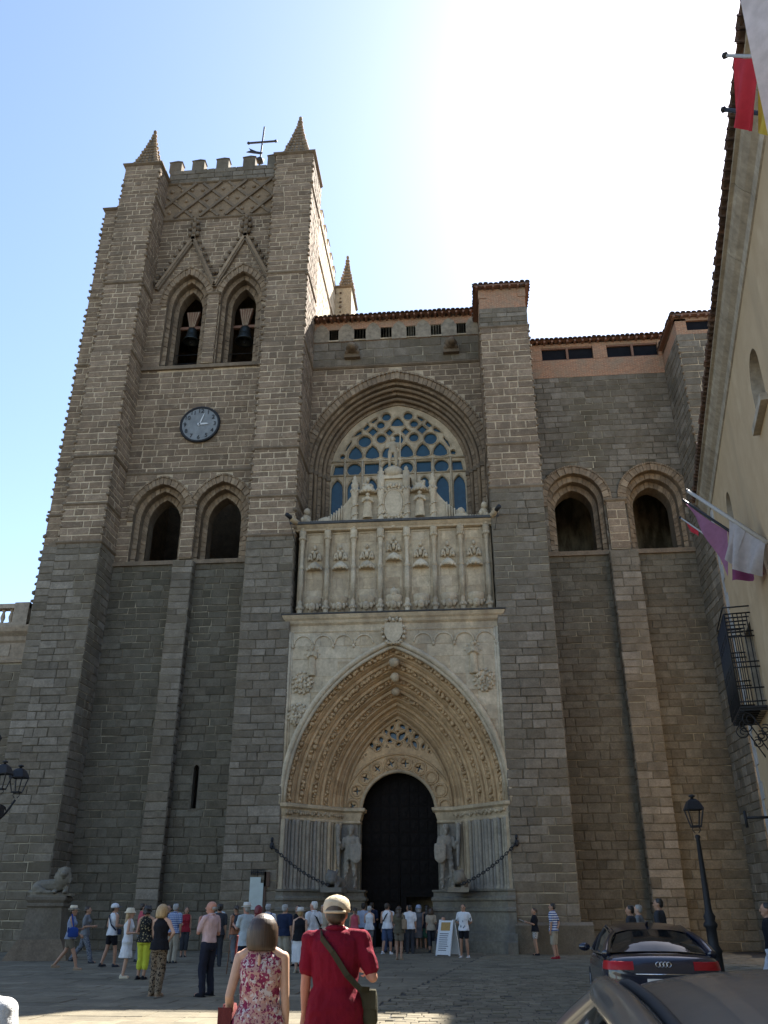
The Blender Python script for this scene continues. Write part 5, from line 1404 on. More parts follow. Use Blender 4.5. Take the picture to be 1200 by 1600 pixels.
# ------------------------------------------------------------------ lamps
M['lglass'] = glassy('clear lantern glass', (.10, .11, .10), .1, .6)
def lantern(t, x, y, z, s=1.0, sub=None):
    f = MB(M['iron'])
    b, tp = .13*s, .24*s
    for sx, sy in ((1, 1), (1, -1), (-1, -1), (-1, 1)): f.bar((x+sx*b, y+sy*b, z), (x+sx*tp, y+sy*tp, z+.52*s), .035*s)
    for q, zz in ((b, z), (tp, z+.52*s)):
        for k in range(4):
            a = [(1, 1), (1, -1), (-1, -1), (-1, 1)]; p, r_ = a[k], a[(k+1) % 4]
            f.bar((x+p[0]*q, y+p[1]*q, zz), (x+r_[0]*q, y+r_[1]*q, zz), .05*s)
    for k in range(2):
        f.tube([(x+(-1)**k*.05*s, y, z-.2*s), (x+(-1)**k*.13*s, y, z-.1*s), (x+(-1)**k*.1*s, y, z)], .014*s, 5)
    o = f.obj('lantern_frame', t)
    r_ = MB(M['iron']); q = tp*1.15
    r_.add([(x-q, y-q, z+.52*s), (x+q, y-q, z+.52*s), (x+q, y+q, z+.52*s), (x-q, y+q, z+.52*s), (x-q*.62, y-q*.62, z+.76*s), (x+q*.62, y-q*.62, z+.76*s), (x+q*.62, y+q*.62, z+.76*s), (x-q*.62, y+q*.62, z+.76*s), (x-q*.3, y-q*.3, z+.84*s), (x+q*.3, y-q*.3, z+.84*s), (x+q*.3, y+q*.3, z+.84*s), (x-q*.3, y+q*.3, z+.84*s)],
           [(0, 1, 5, 4), (1, 2, 6, 5), (2, 3, 7, 6), (3, 0, 4, 7), (4, 5, 9, 8), (5, 6, 10, 9), (6, 7, 11, 10), (7, 4, 8, 11), (8, 9, 10, 11), (3, 2, 1, 0)])
    r_.lathe((x, y, z+.82*s), [(.05*s, 0), (.05*s, .07*s), (.11*s, .09*s), (.1*s, .13*s), (.02*s, .16*s)], 8); r_.obj('lantern_roof', t)
    g = MB(M['lglass'])
    for k in range(4):
        a = [(1, 1), (1, -1), (-1, -1), (-1, 1)]; p, w2 = a[k], a[(k+1) % 4]; e = .9
        if k == 0: continue
        g.add([(x+p[0]*b*e, y+p[1]*b*e, z), (x+w2[0]*b*e, y+w2[1]*b*e, z), (x+w2[0]*tp*e, y+w2[1]*tp*e, z+.52*s), (x+p[0]*tp*e, y+p[1]*tp*e, z+.52*s)], [(0, 1, 2, 3)])
    return o
lamp = thing('street_lamp', 'black iron street lamp post with one lantern behind the blue car', 'street lamp', (5.88, -13.3, 0))
p = MB(M['iron']); p.lathe((0, 0, 0), [(.24, 0), (.24, .12), (.18, .2), (.17, .6), (.2, .66), (.13, .78), (.125, 1.15), (.17, 1.2), (.17, 1.26), (.12, 1.32), (.15, 1.42), (.1, 1.5), (.085, 1.6), (.05, 3.2), (.075, 3.25), (.05, 3.3)], 12); p.obj('post', lamp)
lantern(lamp, 0, 0, 3.5, .8)
lamp2 = thing('street_lamp', 'black iron lamp standard with clustered lanterns cut off by the left edge', 'street lamp', (-12.5, -15.0, 0))
p = MB(M['iron']); p.lathe((0, 0, 0), [(.34, 0), (.34, .2), (.24, .3), (.22, .9), (.28, 1.0), (.16, 1.15), (.12, 3.4), (.2, 3.5), (.1, 3.65), (.08, 4.8), (.14, 4.85), (.06, 5.0), (.06, 5.3)], 12); p.obj('post', lamp2)
for k in range(4):
    a = (-.55, .35, 2.6, 3.7)[k]; dx, dy = 1.15*math.cos(a), 1.15*math.sin(a)
    q = MB(M['iron']); q.tube([(dx*(.1+.62*t), dy*(.1+.62*t), 3.85+.32*t-.35*math.sin(PI*t)) for t in [i/10 for i in range(11)]], .03, 6)
    q.tube([(dx*(.4+.16*(1-.6*t)*math.cos(9*t)), dy*(.4+.16*(1-.6*t)*math.cos(9*t)), 3.9+.16*(1-.6*t)*math.sin(9*t)) for t in [i/18 for i in range(19)]], .018, 5); q.obj('arm', lamp2)
    lantern(lamp2, dx*.72, dy*.72, 4.36, .72)
q = MB(M['iron']); q.box(.3, .66, -.3, .05, 3.72, 3.98); q.tube([(.45, -.1, 3.9), (.2, 0, 4.0), (0, 0, 4.0)], .04, 6); q.obj('floodlight', lamp2)
lantern(lamp2, 0, 0, 5.4, .62)
# ------------------------------------------------------------------ lion on its pedestal
ped = thing('stone_pedestal', 'tapered granite pedestal with moulded cap under the lion', 'pedestal', (-14.75, -5.3, 0), rad(12))
pm = MB(M['granite'])
def sq(mb, prof):
    vs = []
    for w_, d_, z in prof: vs += [(-w_, -d_, z), (w_, -d_, z), (w_, d_, z), (-w_, d_, z)]
    fs = [(4*j+i, 4*j+(i+1) % 4, 4*j+4+(i+1) % 4, 4*j+4+i) for j in range(len(prof)-1) for i in range(4)]
    mb.add(vs, fs+[(4*len(prof)-4, 4*len(prof)-3, 4*len(prof)-2, 4*len(prof)-1)])
b_ = MB(M['dress']); sq(b_, [(1.05, .95, 0), (1.0, .9, .12), (.72, .68, .62), (.7, .66, .64)]); b_.obj('pedestal_base', ped)
sq(pm, [(.68, .64, .62), (.56, .54, 1.62), (.62, .6, 1.67), (.62, .6, 1.73), (.58, .56, 1.77), (.66, .62, 1.87), (.66, .62, 1.96), (.62, .6, 2.0)]); pm.obj('pedestal_shaft', ped)
lion = thing('stone_lion', 'weathered stone lion lying on the pedestal with raised head', 'statue', (-14.7, -5.3, 2.0), rad(12))
lm = MB(M['plinth'])
sq_ = MB(M['plinth']); sq_.box(-.66, .72, -.4, .4, 0, .08); sq_.obj('base_slab', lion)
cap(lm, (-.5, 0, .3), (.25, -.02, .38), .27, .25); ell(lm, (-.5, 0, .28), .3, .33, .26); cap(lm, (.2, -.03, .4), (.38, -.12, .72), .25, .24)
ell(lm, (.36, -.06, .64), .31, .3, .38); ell(lm, (.4, -.22, .84), .2, .22, .22); ell(lm, (.42, -.41, .78), .12, .13, .11); ell(lm, (.42, -.35, .66), .08, .09, .05)
for d in (-1, 1):
    ell(lm, (.4+d*.15, -.14, .97), .06, .05, .07); ell(lm, (.41+d*.09, -.355, .86), .04, .04, .03)
    cap(lm, (.3+d*.2, -.05, .42), (.34+d*.2, -.2, .12), .12, .08); cap(lm, (.34+d*.2, -.2, .13), (.38+d*.2, -.5, .13), .085, .08); ell(lm, (.39+d*.2, -.56, .14), .09, .11, .07)
    for k in (-1, 0, 1): ell(lm, (.39+d*.2+k*.05, -.65, .13), .028, .04, .04, sub=1)
cap(lm, (-.55, -.3, .25), (-.2, -.38, .12), .17, .1); cap(lm, (-.3, -.38, .13), (.0, -.42, .12), .09, .075); cap(lm, (-.55, .3, .25), (-.2, .36, .12), .17, .1)
lm2 = [(-.75, .0, .2), (-.85, -.2, .14), (-.6, -.4, .12), (-.35, -.46, .13)]
for a, b in zip(lm2, lm2[1:]): cap(lm, a, b, .05, .05)
for i in range(40):
    a = R.uniform(0, 2*PI); z = R.uniform(.4, .98); r = .26*math.sin(min(PI, (1.08-z)/.75*PI/1.6)+.3)
    ell(lm, (.36+1.2*r*math.cos(a), -.06+1.2*r*math.sin(a)*.95+(.0 if math.sin(a) > -.6 else .1), z), .065, .065, .09, sub=1)
lm.v = [(x*.9, y*.9, z*.9) for x, y, z in lm.v]
organic(lm, 'lion_body', lion, .02, 2)
# ------------------------------------------------------------------ chains across the portal flanks
def chain(label, a, b, sag):
    t = thing('iron_chain', label, 'chain', a, 0, 'chains hanging beside the portal')
    a = Vector(a); b = Vector(b); L = (b-a).length*1.06; n = int(L/.12); mb = MB(M['iron'])
    P = lambda u_: (b-a)*u_-Vector((0, 0, 1))*sag*4*u_*(1-u_)
    for i in range(n):
        p, q = P(i/n), P((i+1)/n); c = (p+q)/2; d = (q-p).normalized(); s = d.cross(Vector((0, 1, 0))).normalized()
        if i % 2: s = d.cross(s).normalized()
        h = (q-p).length*.72
        mb.tube([tuple(c+d*h*math.cos(2*PI*k/8)+s*.05*math.sin(2*PI*k/8)) for k in range(8)], .02, 5, closed=True)
    mb.obj('chain_links', t)
    m2 = MB(M['iron']); m2.blob((0, .05, 0), .1, .08, .16); m2.blob((0, .05, .22), .06, .06, .12); m2.obj('wall_hook', t)
chain('heavy iron chain sagging from the left buttress to the stone beast', (-8.02, -.12, 3.95), (-5.6, -.1, 2.45), .18)
chain('heavy iron chain sagging from the right buttress to the stone beast', (2.02, -.12, 4.0), (-.3, -.1, 2.45), .18)
# ------------------------------------------------------------------ notice board and sandwich board
M['paper'] = plain('pale notice paper', (.42, .46, .42), .7, var=.1, scale=3); M['white'] = plain('white painted board', (.62, .62, .6), .5, var=.06)
nbd = thing('notice_board', 'pale green notice panel with rusty frame fixed beside the portal', 'notice board', (-8.55, -.06, 1.55))
b = MB(M['paper']); b.prism([(-.28, 0), (.28, 0), (.28, .98), (.16, .98), (.16, 1.2), (-.28, 1.2)], -.05, 0, lambda x, z, d: (x, d, z)); b.obj('panel', nbd)
b = MB(M['rust']); b.box(.3, .38, -.06, .02, -.1, 1.4); b.box(.3, .52, -.06, .0, .85, 1.4); b.obj('frame_post', nbd)
b = MB(M['iron'])
for i in range(8): b.box(-.26+i*.08, -.24+i*.08, -.05, 0, 1.28, 1.5)
b.box(-.28, .34, -.05, 0, 1.36, 1.39); b.obj('grille', nbd)
sgn = thing('sandwich_board', 'white folding sandwich board with small printed notices near the door', 'sign', (-.85, -1.3, 0), rad(-28))
M['ink'] = plain('grey print ink', (.09, .09, .10), .8); M['amber'] = plain('amber poster', (.36, .22, .07), .8)
for sg in (-1, 1):
    b = MB(M['white']); y0, y1 = sg*.36, sg*.03
    def PT(x, t, o=0): return (x, y0+(y1-y0)*t+sg*o, .04+1.14*t)
    vs = [PT(-.3, 0), PT(.3, 0), PT(.3, 1), PT(-.3, 1), PT(-.3, 0, .03), PT(.3, 0, .03), PT(.3, 1, .03), PT(-.3, 1, .03)]
    b.add(vs, [(0, 1, 2, 3), (7, 6, 5, 4), (0, 4, 5, 1), (1, 5, 6, 2), (2, 6, 7, 3), (3, 7, 4, 0)])
    for x in (-.28, .28): b.bar(PT(x, -.03, .015), PT(x, 1.02, .015), .05)
    o = b.obj('board_leaf', sgn)
    pr = MB([M['ink'], M['amber']])
    pr.add([PT(-.2, .7, .034), PT(.2, .7, .034), PT(.2, .95, .034), PT(-.2, .95, .034)], [(0, 1, 2, 3)], 1)
    for k in range(9):
        t = .12+.06*k; x1 = R.uniform(.05, .22); pr.add([PT(-.22, t, .034), PT(x1, t, .034), PT(x1, t+.022, .034), PT(-.22, t+.022, .034)], [(0, 1, 2, 3)], 0)
    pr.obj('print', o)
# ------------------------------------------------------------------ cars
def carpaint(name, col, rough=.25, metal=.3):
    m, n, l, bs = base(name)
    f = noise(n, l, opos(n, l), 3, 4); l.new(mix(n, l, 1.0, tuple(col), ramp(n, l, f, [(.3, .94), (.7, 1.05)]), 'MULTIPLY'), bs.inputs['Base Color'])
    rr = ramp(n, l, noise(n, l, opos(n, l), 9, 4), [(.3, rough*.93), (.7, rough*1.1)]); l.new(rr, bs.inputs['Roughness'])
    bs.inputs['Metallic'].default_value = metal; bs.inputs['Coat Weight'].default_value = .7; bs.inputs['Coat Roughness'].default_value = .08
    return m
M['blue'] = carpaint('dark blue car paint', (.005, .008, .022), .2, .0); M['grey_paint'] = carpaint('dusty graphite car paint', (.085, .08, .07), .42, .1)
M['cglass'] = glassy('tinted car glass', (.010, .012, .013), .05, .5); M['chrome'] = plain('chrome trim', (.6, .6, .6), .15, 1.0, .02)
M['tail'] = glassy('red lamp lens', (.30, .006, .010), .35, .3); M['rubber'] = plain('black rubber', (.02, .02, .02), .8); M['rim'] = plain('alloy rim', (.3, .3, .31), .35, .9)
M['plate'] = plain('white plate', (.6, .6, .58), .5)
def car(name, label, loc, rz, paint, emblem=False, rails=False):
    t = thing(name, label, 'car', loc, rz)
    st = [(-2.34, .40, .72, .80), (-2.27, .32, .82, .95), (-2.05, .26, .88, .985), (-1.5, .22, .905, .98), (-.6, .2, .915, .945), (.6, .2, .915, .93), (1.3, .22, .905, .915), (1.9, .25, .87, .84), (2.2, .3, .78, .74), (2.34, .4, .62, .62)]
    b = MB(M[paint]); rows = []
    for y, zb, hw, zt in st:
        h = zt-zb
        half = [(0, zb), (hw*.8, zb), (hw*.95, zb+h*.1), (hw, zb+h*.35), (hw*1.0, zb+h*.6), (hw*.985, zt-h*.2), (hw*.94, zt-h*.05), (hw*.84, zt), (hw*.45, zt+.018), (0, zt+.025)]
        rows.append([(x, y, z) for x, z in half]+[(-x, y, z) for x, z in half[-2:0:-1]])
    k = len(rows[0]); vs = [p for r_ in rows for p in r_]
    fs = [(j*k+i, (j+1)*k+i, (j+1)*k+(i+1) % k, j*k+(i+1) % k) for j in range(len(rows)-1) for i in range(k)]+[tuple(range(k)), tuple((len(rows)-1)*k+i for i in range(k))[::-1]]
    b.add(vs, fs, 0, .5, True); body = b.obj('body', t); defer(body, [('SUBSURF', dict(levels=3, render_levels=3))])
    bpy.context.view_layer.update(); ev = body.evaluated_get(bpy.context.evaluated_depsgraph_get()).to_mesh()
    def tail_light(s):
        m_ = MB(M['tail'])
        for p in ev.polygons:
            c = p.center
            if .42 < c.x*s and .76 < c.z < .92 and c.y < -1.96 and p.normal.z < .8:
                m_.add([(max(.44, abs(q.x))*s, max(-9, min(-2.0, q.y)), min(.90, max(.785, q.z))) for q in [ev.vertices[i].co+ev.vertices[i].normal*.012 for i in p.vertices]], [tuple(range(len(p.vertices)))], 0, .5, True)
        return m_.obj('tail_light', t)
    # greenhouse rows (y, belt half width, belt z, roof half width, roof z) as a grid of points
    RT = lambda y: 1.31+.095*(1-((y+.2)/1.0)**2)
    roof = MB(M[paint]); ny, nx = 10, 12
    rv = []
    for j in range(ny+1):
        y = -1.17+1.62*j/ny
        for i in range(nx+1):
            x = -1+2*i/nx; hw = .60-.03*abs(j-5)/5
            rv.append((x*hw, y, RT(y)-.042*abs(x)**4-.012*x*x))
    w_ = nx+1
    roof.add(rv, [(j*w_+i, j*w_+i+1, (j+1)*w_+i+1, (j+1)*w_+i) for j in range(ny) for i in range(nx)], 0, .5, True)
    ro = roof.obj('roof', t)
    def quadgrid(mat, name, a, b_, c_, d_, bulge, nrm, par=t):
        m_ = MB(M[mat]); A, B, Cc, D = [Vector(q) for q in (a, b_, c_, d_)]; n_ = Vector(nrm); vs = []
        for j in range(7):
            for i in range(7):
                u_, v_ = i/6, j/6; p = (A*(1-u_)+B*u_)*(1-v_)+(D*(1-u_)+Cc*u_)*v_
                q_ = abs(2*u_-1); p.z += (.025-.05*q_**3-.012*q_*q_)*v_**1.5; vs.append(tuple(p+n_*bulge*(1-q_*q_)*(1-v_**2)*(.4+.6*(1-(2*v_-1)**2))))
        m_.add(vs, [(j*7+i, j*7+i+1, (j+1)*7+i+1, (j+1)*7+i) for j in range(6) for i in range(6)], 0, .5, True); return m_.obj(name, par)
    e = .985
    rz_, fz_ = RT(-1.17)-.055, RT(.45)-.055
    quadgrid('cglass', 'rear_window', (-.74, -1.86, 1.0), (.74, -1.86, 1.0), (.55, -1.17, rz_+.03), (-.55, -1.17, rz_+.03), .07, (0, -.5, .85))
    quadgrid('cglass', 'windscreen', (-.76, 1.38, .94), (.76, 1.38, .94), (.55, .45, fz_+.03), (-.55, .45, fz_+.03), .07, (0, .5, .85))
    for s in (-1, 1):
        sw = MB(M['cglass'])
        P0 = [(s*.82, -1.62, .97), (s*.845, -.6, .95), (s*.845, .4, .93), (s*.80, 1.25, .93)]; P1 = [(s*.585, -1.02, rz_+.0), (s*.605, -.6, RT(-.6)-.055), (s*.605, .1, RT(.1)-.055), (s*.575, .45, fz_)]
        mid = [tuple((Vector(a)*.45+Vector(c2)*.55)+Vector((s*.035, 0, .02))) for a, c2 in zip(P0, P1)]
        sw.add(P0+mid+P1, [(j*4+i, j*4+i+1, j*4+5+i, j*4+4+i) if s > 0 else (j*4+4+i, j*4+5+i, j*4+i+1, j*4+i) for j in range(2) for i in range(3)], 0, .5, True); sw.obj('side_window', t)
        def pillar(nm, pts, r_, mat=paint):
            pts = [Vector(p) for p in pts]; r_ = list(r_) if isinstance(r_, (list, tuple)) else [r_]*len(pts)
            for _ in range(3 if len(pts) > 2 else 0):
                np_, nr_ = [pts[0]], [r_[0]]
                for a, b, ra, rb in zip(pts, pts[1:], r_, r_[1:]): np_ += [a.lerp(b, .25), a.lerp(b, .75)]; nr_ += [ra*.75+rb*.25, ra*.25+rb*.75]
                pts, r_ = np_+[pts[-1]], nr_+[r_[-1]]
            m_ = MB(M[mat]); m_.tube(pts, r_, 10); m_.obj(nm, t)
        pillar('rear_pillar', [(s*.80, -1.90, .97), (s*.72, -1.5, 1.16), (s*.60, -1.16, rz_+.0)], [.075, .06, .04])
        pillar('front_pillar', [(s*.80, 1.42, .92), (s*.70, .95, 1.15), (s*.58, .44, fz_)], [.05, .045, .04])
        pillar('roof_side', [(s*.60, -1.08, rz_), (s*.62, -.5, RT(-.5)-.055), (s*.62, .1, RT(.1)-.055), (s*.58, .47, fz_)], .04 if rails else .024)
        if not rails: pillar('centre_pillar', [(s*.845, -.15, .94), (s*.76, -.15, 1.17), (s*.62, -.15, RT(-.15)-.05)], .028, 'rubber')
        pillar('window_trim', [(s*.84, -1.6, .975), (s*.868, -.6, .955), (s*.868, .4, .935), (s*.82, 1.25, .93)], .014, 'chrome')
        if not rails: pillar('window_trim', [(s*.75, -1.55, 1.14), (s*.655, -1.03, rz_-.01), (s*.668, -.4, RT(-.4)-.075), (s*.665, .1, RT(.1)-.075), (s*.62, .5, fz_-.02)], .011, 'chrome')
        if rails: pillar('roof_rail', [(s*.56, -1.1, RT(-1.1)-.038), (s*.565, -.5, RT(-.5)-.036), (s*.565, .0, RT(.0)-.036), (s*.56, .2, RT(.2)-.038), (s*.55, .44, RT(.44)-.04)], .012, 'rubber')
        m_ = MB(M[paint]); m_.blob((s*.99, .95, .98), .11, .07, .075, 2); m_.bar((s*.86, .95, .95), (s*.93, .95, .97), .05); m_.obj('wing_mirror', t)
        if False: m_ = MB(M['tail']); q = [(s*.40, -2.315, .74), (s*.72, -2.27, .74), (s*.84, -2.12, .75), (s*.85, -2.1, .90), (s*.72, -2.25, .91), (s*.42, -2.29, .89)]
        if False: m_.add([(x, y-.03, z) for x, y, z in q]+[(x*.98, y+.1, z) for x, y, z in q], [(0, 1, 4, 5), (1, 2, 3, 4), (0, 6, 7, 1), (1, 7, 8, 2), (3, 9, 10, 4), (4, 10, 11, 5), (2, 8, 9, 3), (5, 11, 6, 0)], 0, .5)
        tail_light(s)
        m_ = MB(M['lglass']); m_.blob((s*.62, 2.16, .66), .16, .14, .07, 2); m_.obj('headlight', t)
        for y in (-1.42, 1.42):
            m_ = MB(M['rubber']); 
            prof = [(.2, -.1), (.3, -.11), (.325, -.07), (.325, .07), (.3, .11), (.2, .1)]
            kk = 24; vs = [(s*.80+z, y+r_*math.cos(2*PI*i/kk), .325+r_*math.sin(2*PI*i/kk)) for r_, z in prof for i in range(kk)]
            m_.add(vs, [(j*kk+i, j*kk+(i+1) % kk, (j+1)*kk+(i+1) % kk, (j+1)*kk+i) for j in range(5) for i in range(kk)], 0, .5, True)
            w2 = m_.obj('wheel', t)
            m_ = MB(M['rim']); xx = s*.88
            for i in range(5): a = 2*PI*i/5; m_.bar((xx, y, .325), (xx, y+.2*math.cos(a), .325+.2*math.sin(a)), .06, .03)
            m_.tube([(xx, y+.205*math.cos(2*PI*i/20), .325+.205*math.sin(2*PI*i/20)) for i in range(20)], .022, 6, closed=True); m_.blob((xx, y, .325), .05); m_.obj('rim', w2)
    b2 = MB(M['rubber']); b2.box(-.7, .7, -2.33, -2.1, .3, .42); b2.obj('bumper_insert', t)
    b2 = MB(M['plate']); b2.box(-.26, .26, -2.36, -2.33, .56, .67); b2.obj('number_plate', t)
    b2 = MB(M['chrome']); b2.tube([(-.42, -2.325, .73), (0, -2.36, .73), (.42, -2.325, .73)], .01, 6); b2.obj('boot_trim', t)
    b2 = MB(M[paint]); b2.tube([(0, -.72, RT(-.72)-.01), (0, -.82, RT(-.8)+.05), (0, -.9, RT(-.9)+.07)], [.03, .02, .008], 6); b2.obj('roof_aerial', t)
    if emblem:
        b2 = MB(M['chrome'])
        for i in range(4): b2.tube([(-.078+.052*i+.034*math.cos(2*PI*q/18), -2.345, .86+.034*math.sin(2*PI*q/18)) for q in range(18)], .006, 5, closed=True)
        b2.obj('badge', t)
    return t
car('parked_car', 'dark blue saloon with red tail lights parked by the lamp post, seen from behind', (3.05, -19.9, -.03), rad(-4), 'blue', True)
car('parked_car', 'dusty dark grey car whose roof fills the lower right corner', (.93, -34.75, 0.075), rad(-3), 'grey_paint', False, True)

# ------------------------------------------------------------------ people
SK = {}
def skin(col, nm):
    m, n, l, bs = base(nm); f = noise(n, l, opos(n, l), 14, 4)
    l.new(mix(n, l, 1.0, tuple(col), ramp(n, l, f, [(.3, .9), (.7, 1.08)]), 'MULTIPLY'), bs.inputs['Base Color'])
    bs.inputs['Roughness'].default_value = .55; bs.inputs['Specular IOR Level'].default_value = .35; return m
SK['t'] = skin((.36, .20, .125), 'tanned skin'); SK['f'] = skin((.48, .29, .20), 'fair skin'); SK['r'] = skin((.42, .21, .145), 'sunburnt skin')
def hairmat(nm, col, lo=.6, hi=1.4):
    m, n, l, bs = base(nm)
    tc = n.new('ShaderNodeTexCoord'); sx = n.new('ShaderNodeSeparateXYZ'); l.new(tc.outputs['Object'], sx.inputs[0])
    at2 = n.new('ShaderNodeMath'); at2.operation = 'ARCTAN2'; l.new(sx.outputs[0], at2.inputs[0]); l.new(sx.outputs[1], at2.inputs[1])
    cb = n.new('ShaderNodeCombineXYZ'); m1 = n.new('ShaderNodeMath'); m1.operation = 'MULTIPLY'; m1.inputs[1].default_value = 16; l.new(at2.outputs[0], m1.inputs[0]); l.new(m1.outputs[0], cb.inputs[0])
    m2_ = n.new('ShaderNodeMath'); m2_.operation = 'MULTIPLY'; m2_.inputs[1].default_value = 5; l.new(sx.outputs[2], m2_.inputs[0]); l.new(m2_.outputs[0], cb.inputs[1])
    f = noise(n, l, cb.outputs[0], 1.0, 3)
    l.new(mix(n, l, 1.0, tuple(col), ramp(n, l, f, [(.3, lo), (.7, hi)]), 'MULTIPLY'), bs.inputs['Base Color'])
    bs.inputs['Roughness'].default_value = .42; bs.inputs['Specular IOR Level'].default_value = .5; bump(n, l, bs, f, .5, .008); return m
HM = dict(black=hairmat('black hair', (.015, .012, .01)), brown=hairmat('brown hair', (.05, .03, .018)), dkbr=hairmat('dark brown hair', (.03, .02, .013)), blond=hairmat('blond hair', (.36, .24, .11)), grey=hairmat('grey hair', (.30, .29, .27)), white=hairmat('white hair', (.55, .54, .5)), red=hairmat('dyed red hair', (.16, .015, .02)), streak=hairmat('streaked brown hair', (.032, .017, .009), .35, 2.4))
C = {}
def cl(k, col, **kw): C[k] = cloth(k.replace('_', ' ')+' cloth', col, **kw)
for k, col in dict(white=(.62, .62, .62), offwhite=(.55, .53, .48), grey_tank=(.22, .25, .33), khaki=(.16, .135, .10), black=(.014, .014, .017), navy=(.018, .026, .055), dknavy=(.02, .022, .035), lime=(.48, .50, .05), pink=(.52, .37, .36), salmon=(.42, .08, .10), ltgrey=(.42, .46, .46), red=(.30, .012, .03), dkred=(.25, .02, .03), royal=(.02, .05, .20), jeans=(.06, .085, .15), greygreen=(.10, .11, .08), grey=(.16, .165, .17), olive=(.10, .085, .055), beige=(.40, .33, .24), orange=(.36, .15, .08), charcoal=(.04, .042, .048), sand=(.33, .29, .22), paleblue=(.33, .38, .48), straw=(.60, .52, .38), capbeige=(.52, .43, .30), green=(.04, .10, .06), ltbrown=(.28, .2, .13), leather=(.12, .03, .03), bagolive=(.05, .047, .03)).items(): cl(k, col)
C['floral'] = spots('pink floral blouse', (.42, .255, .225), [(.20, .025, .07), (.50, .44, .44), (.24, .05, .10), (.08, .015, .05)], 9.5, .50, 1, 1.6)
C['blackfloral'] = spots('black blouse with pale flowers', (.016, .016, .015), [(.35, .28, .15), (.22, .2, .16)], 17, .30)
C['leopard'] = spots('leopard print trousers', (.20, .15, .10), [(.02, .016, .014), (.05, .035, .02)], 20, .42)
C['camo'] = spots('patterned grey trousers', (.12, .13, .15), [(.04, .045, .06), (.3, .3, .3)], 16, .36)
C['blackwhite'] = spots('black and white print shorts', (.45, .42, .38), [(.03, .03, .03)], 24, .42)
C['tprint'] = spots('white shirt with grey print', (.62, .62, .62), [(.10, .13, .16)], 9, .30, .6)
C['check'] = striped('blue checked shirt', (.42, .46, .52), (.06, .10, .24), 18, 2, (.06, .10, .24))
C['stripe'] = striped('blue and white striped polo', (.55, .57, .60), (.03, .06, .20), 13)
C['polo_red'] = cloth('burgundy polo cloth', (.165, .008, .022), var=.12)
C['sun'] = plain('dark sunglasses', (.01, .01, .012), .2)
ARM = dict(down=((.10, -.03, -1), (.04, .14, -1)), hip=((.62, -.2, -.76), (-.62, .45, -.5)), face=((.08, .42, -.9), (-.42, .36, .83)), front=((.10, .28, -.95), (-.25, .9, .3)), fold=((.12, .33, -.93), (-.92, .4, .1)), back=((.28, -.32, -.9), (-.8, -.25, -.45)),
           bent=((.16, -.1, -1), (-.15, 1, .05)), strap=((.22, .15, -.95), (-.5, .45, .72)), fwd=((.06, .42, -.9), (.0, .75, -.65)), bwd=((.08, -.45, -.9), (.02, -.15, -1)), out=((.34, -.12, -.93), (-.28, .75, .1)), bag=((.2, -.22, -.95), (.02, .6, -.75)))
CR = bpy.data.textures.new('cloth creases', 'CLOUDS'); CR.noise_scale = .11; CR.noise_depth = 2
def creased(o, s):
    md = o.modifiers.new('creases', 'DISPLACE'); md.texture = CR; md.strength = .03*s; md.mid_level = .5; md.texture_coords = 'GLOBAL'
    return o
def rot2(x, y, a): c, s = math.cos(a), math.sin(a); return x*c-y*s, x*s+y*c
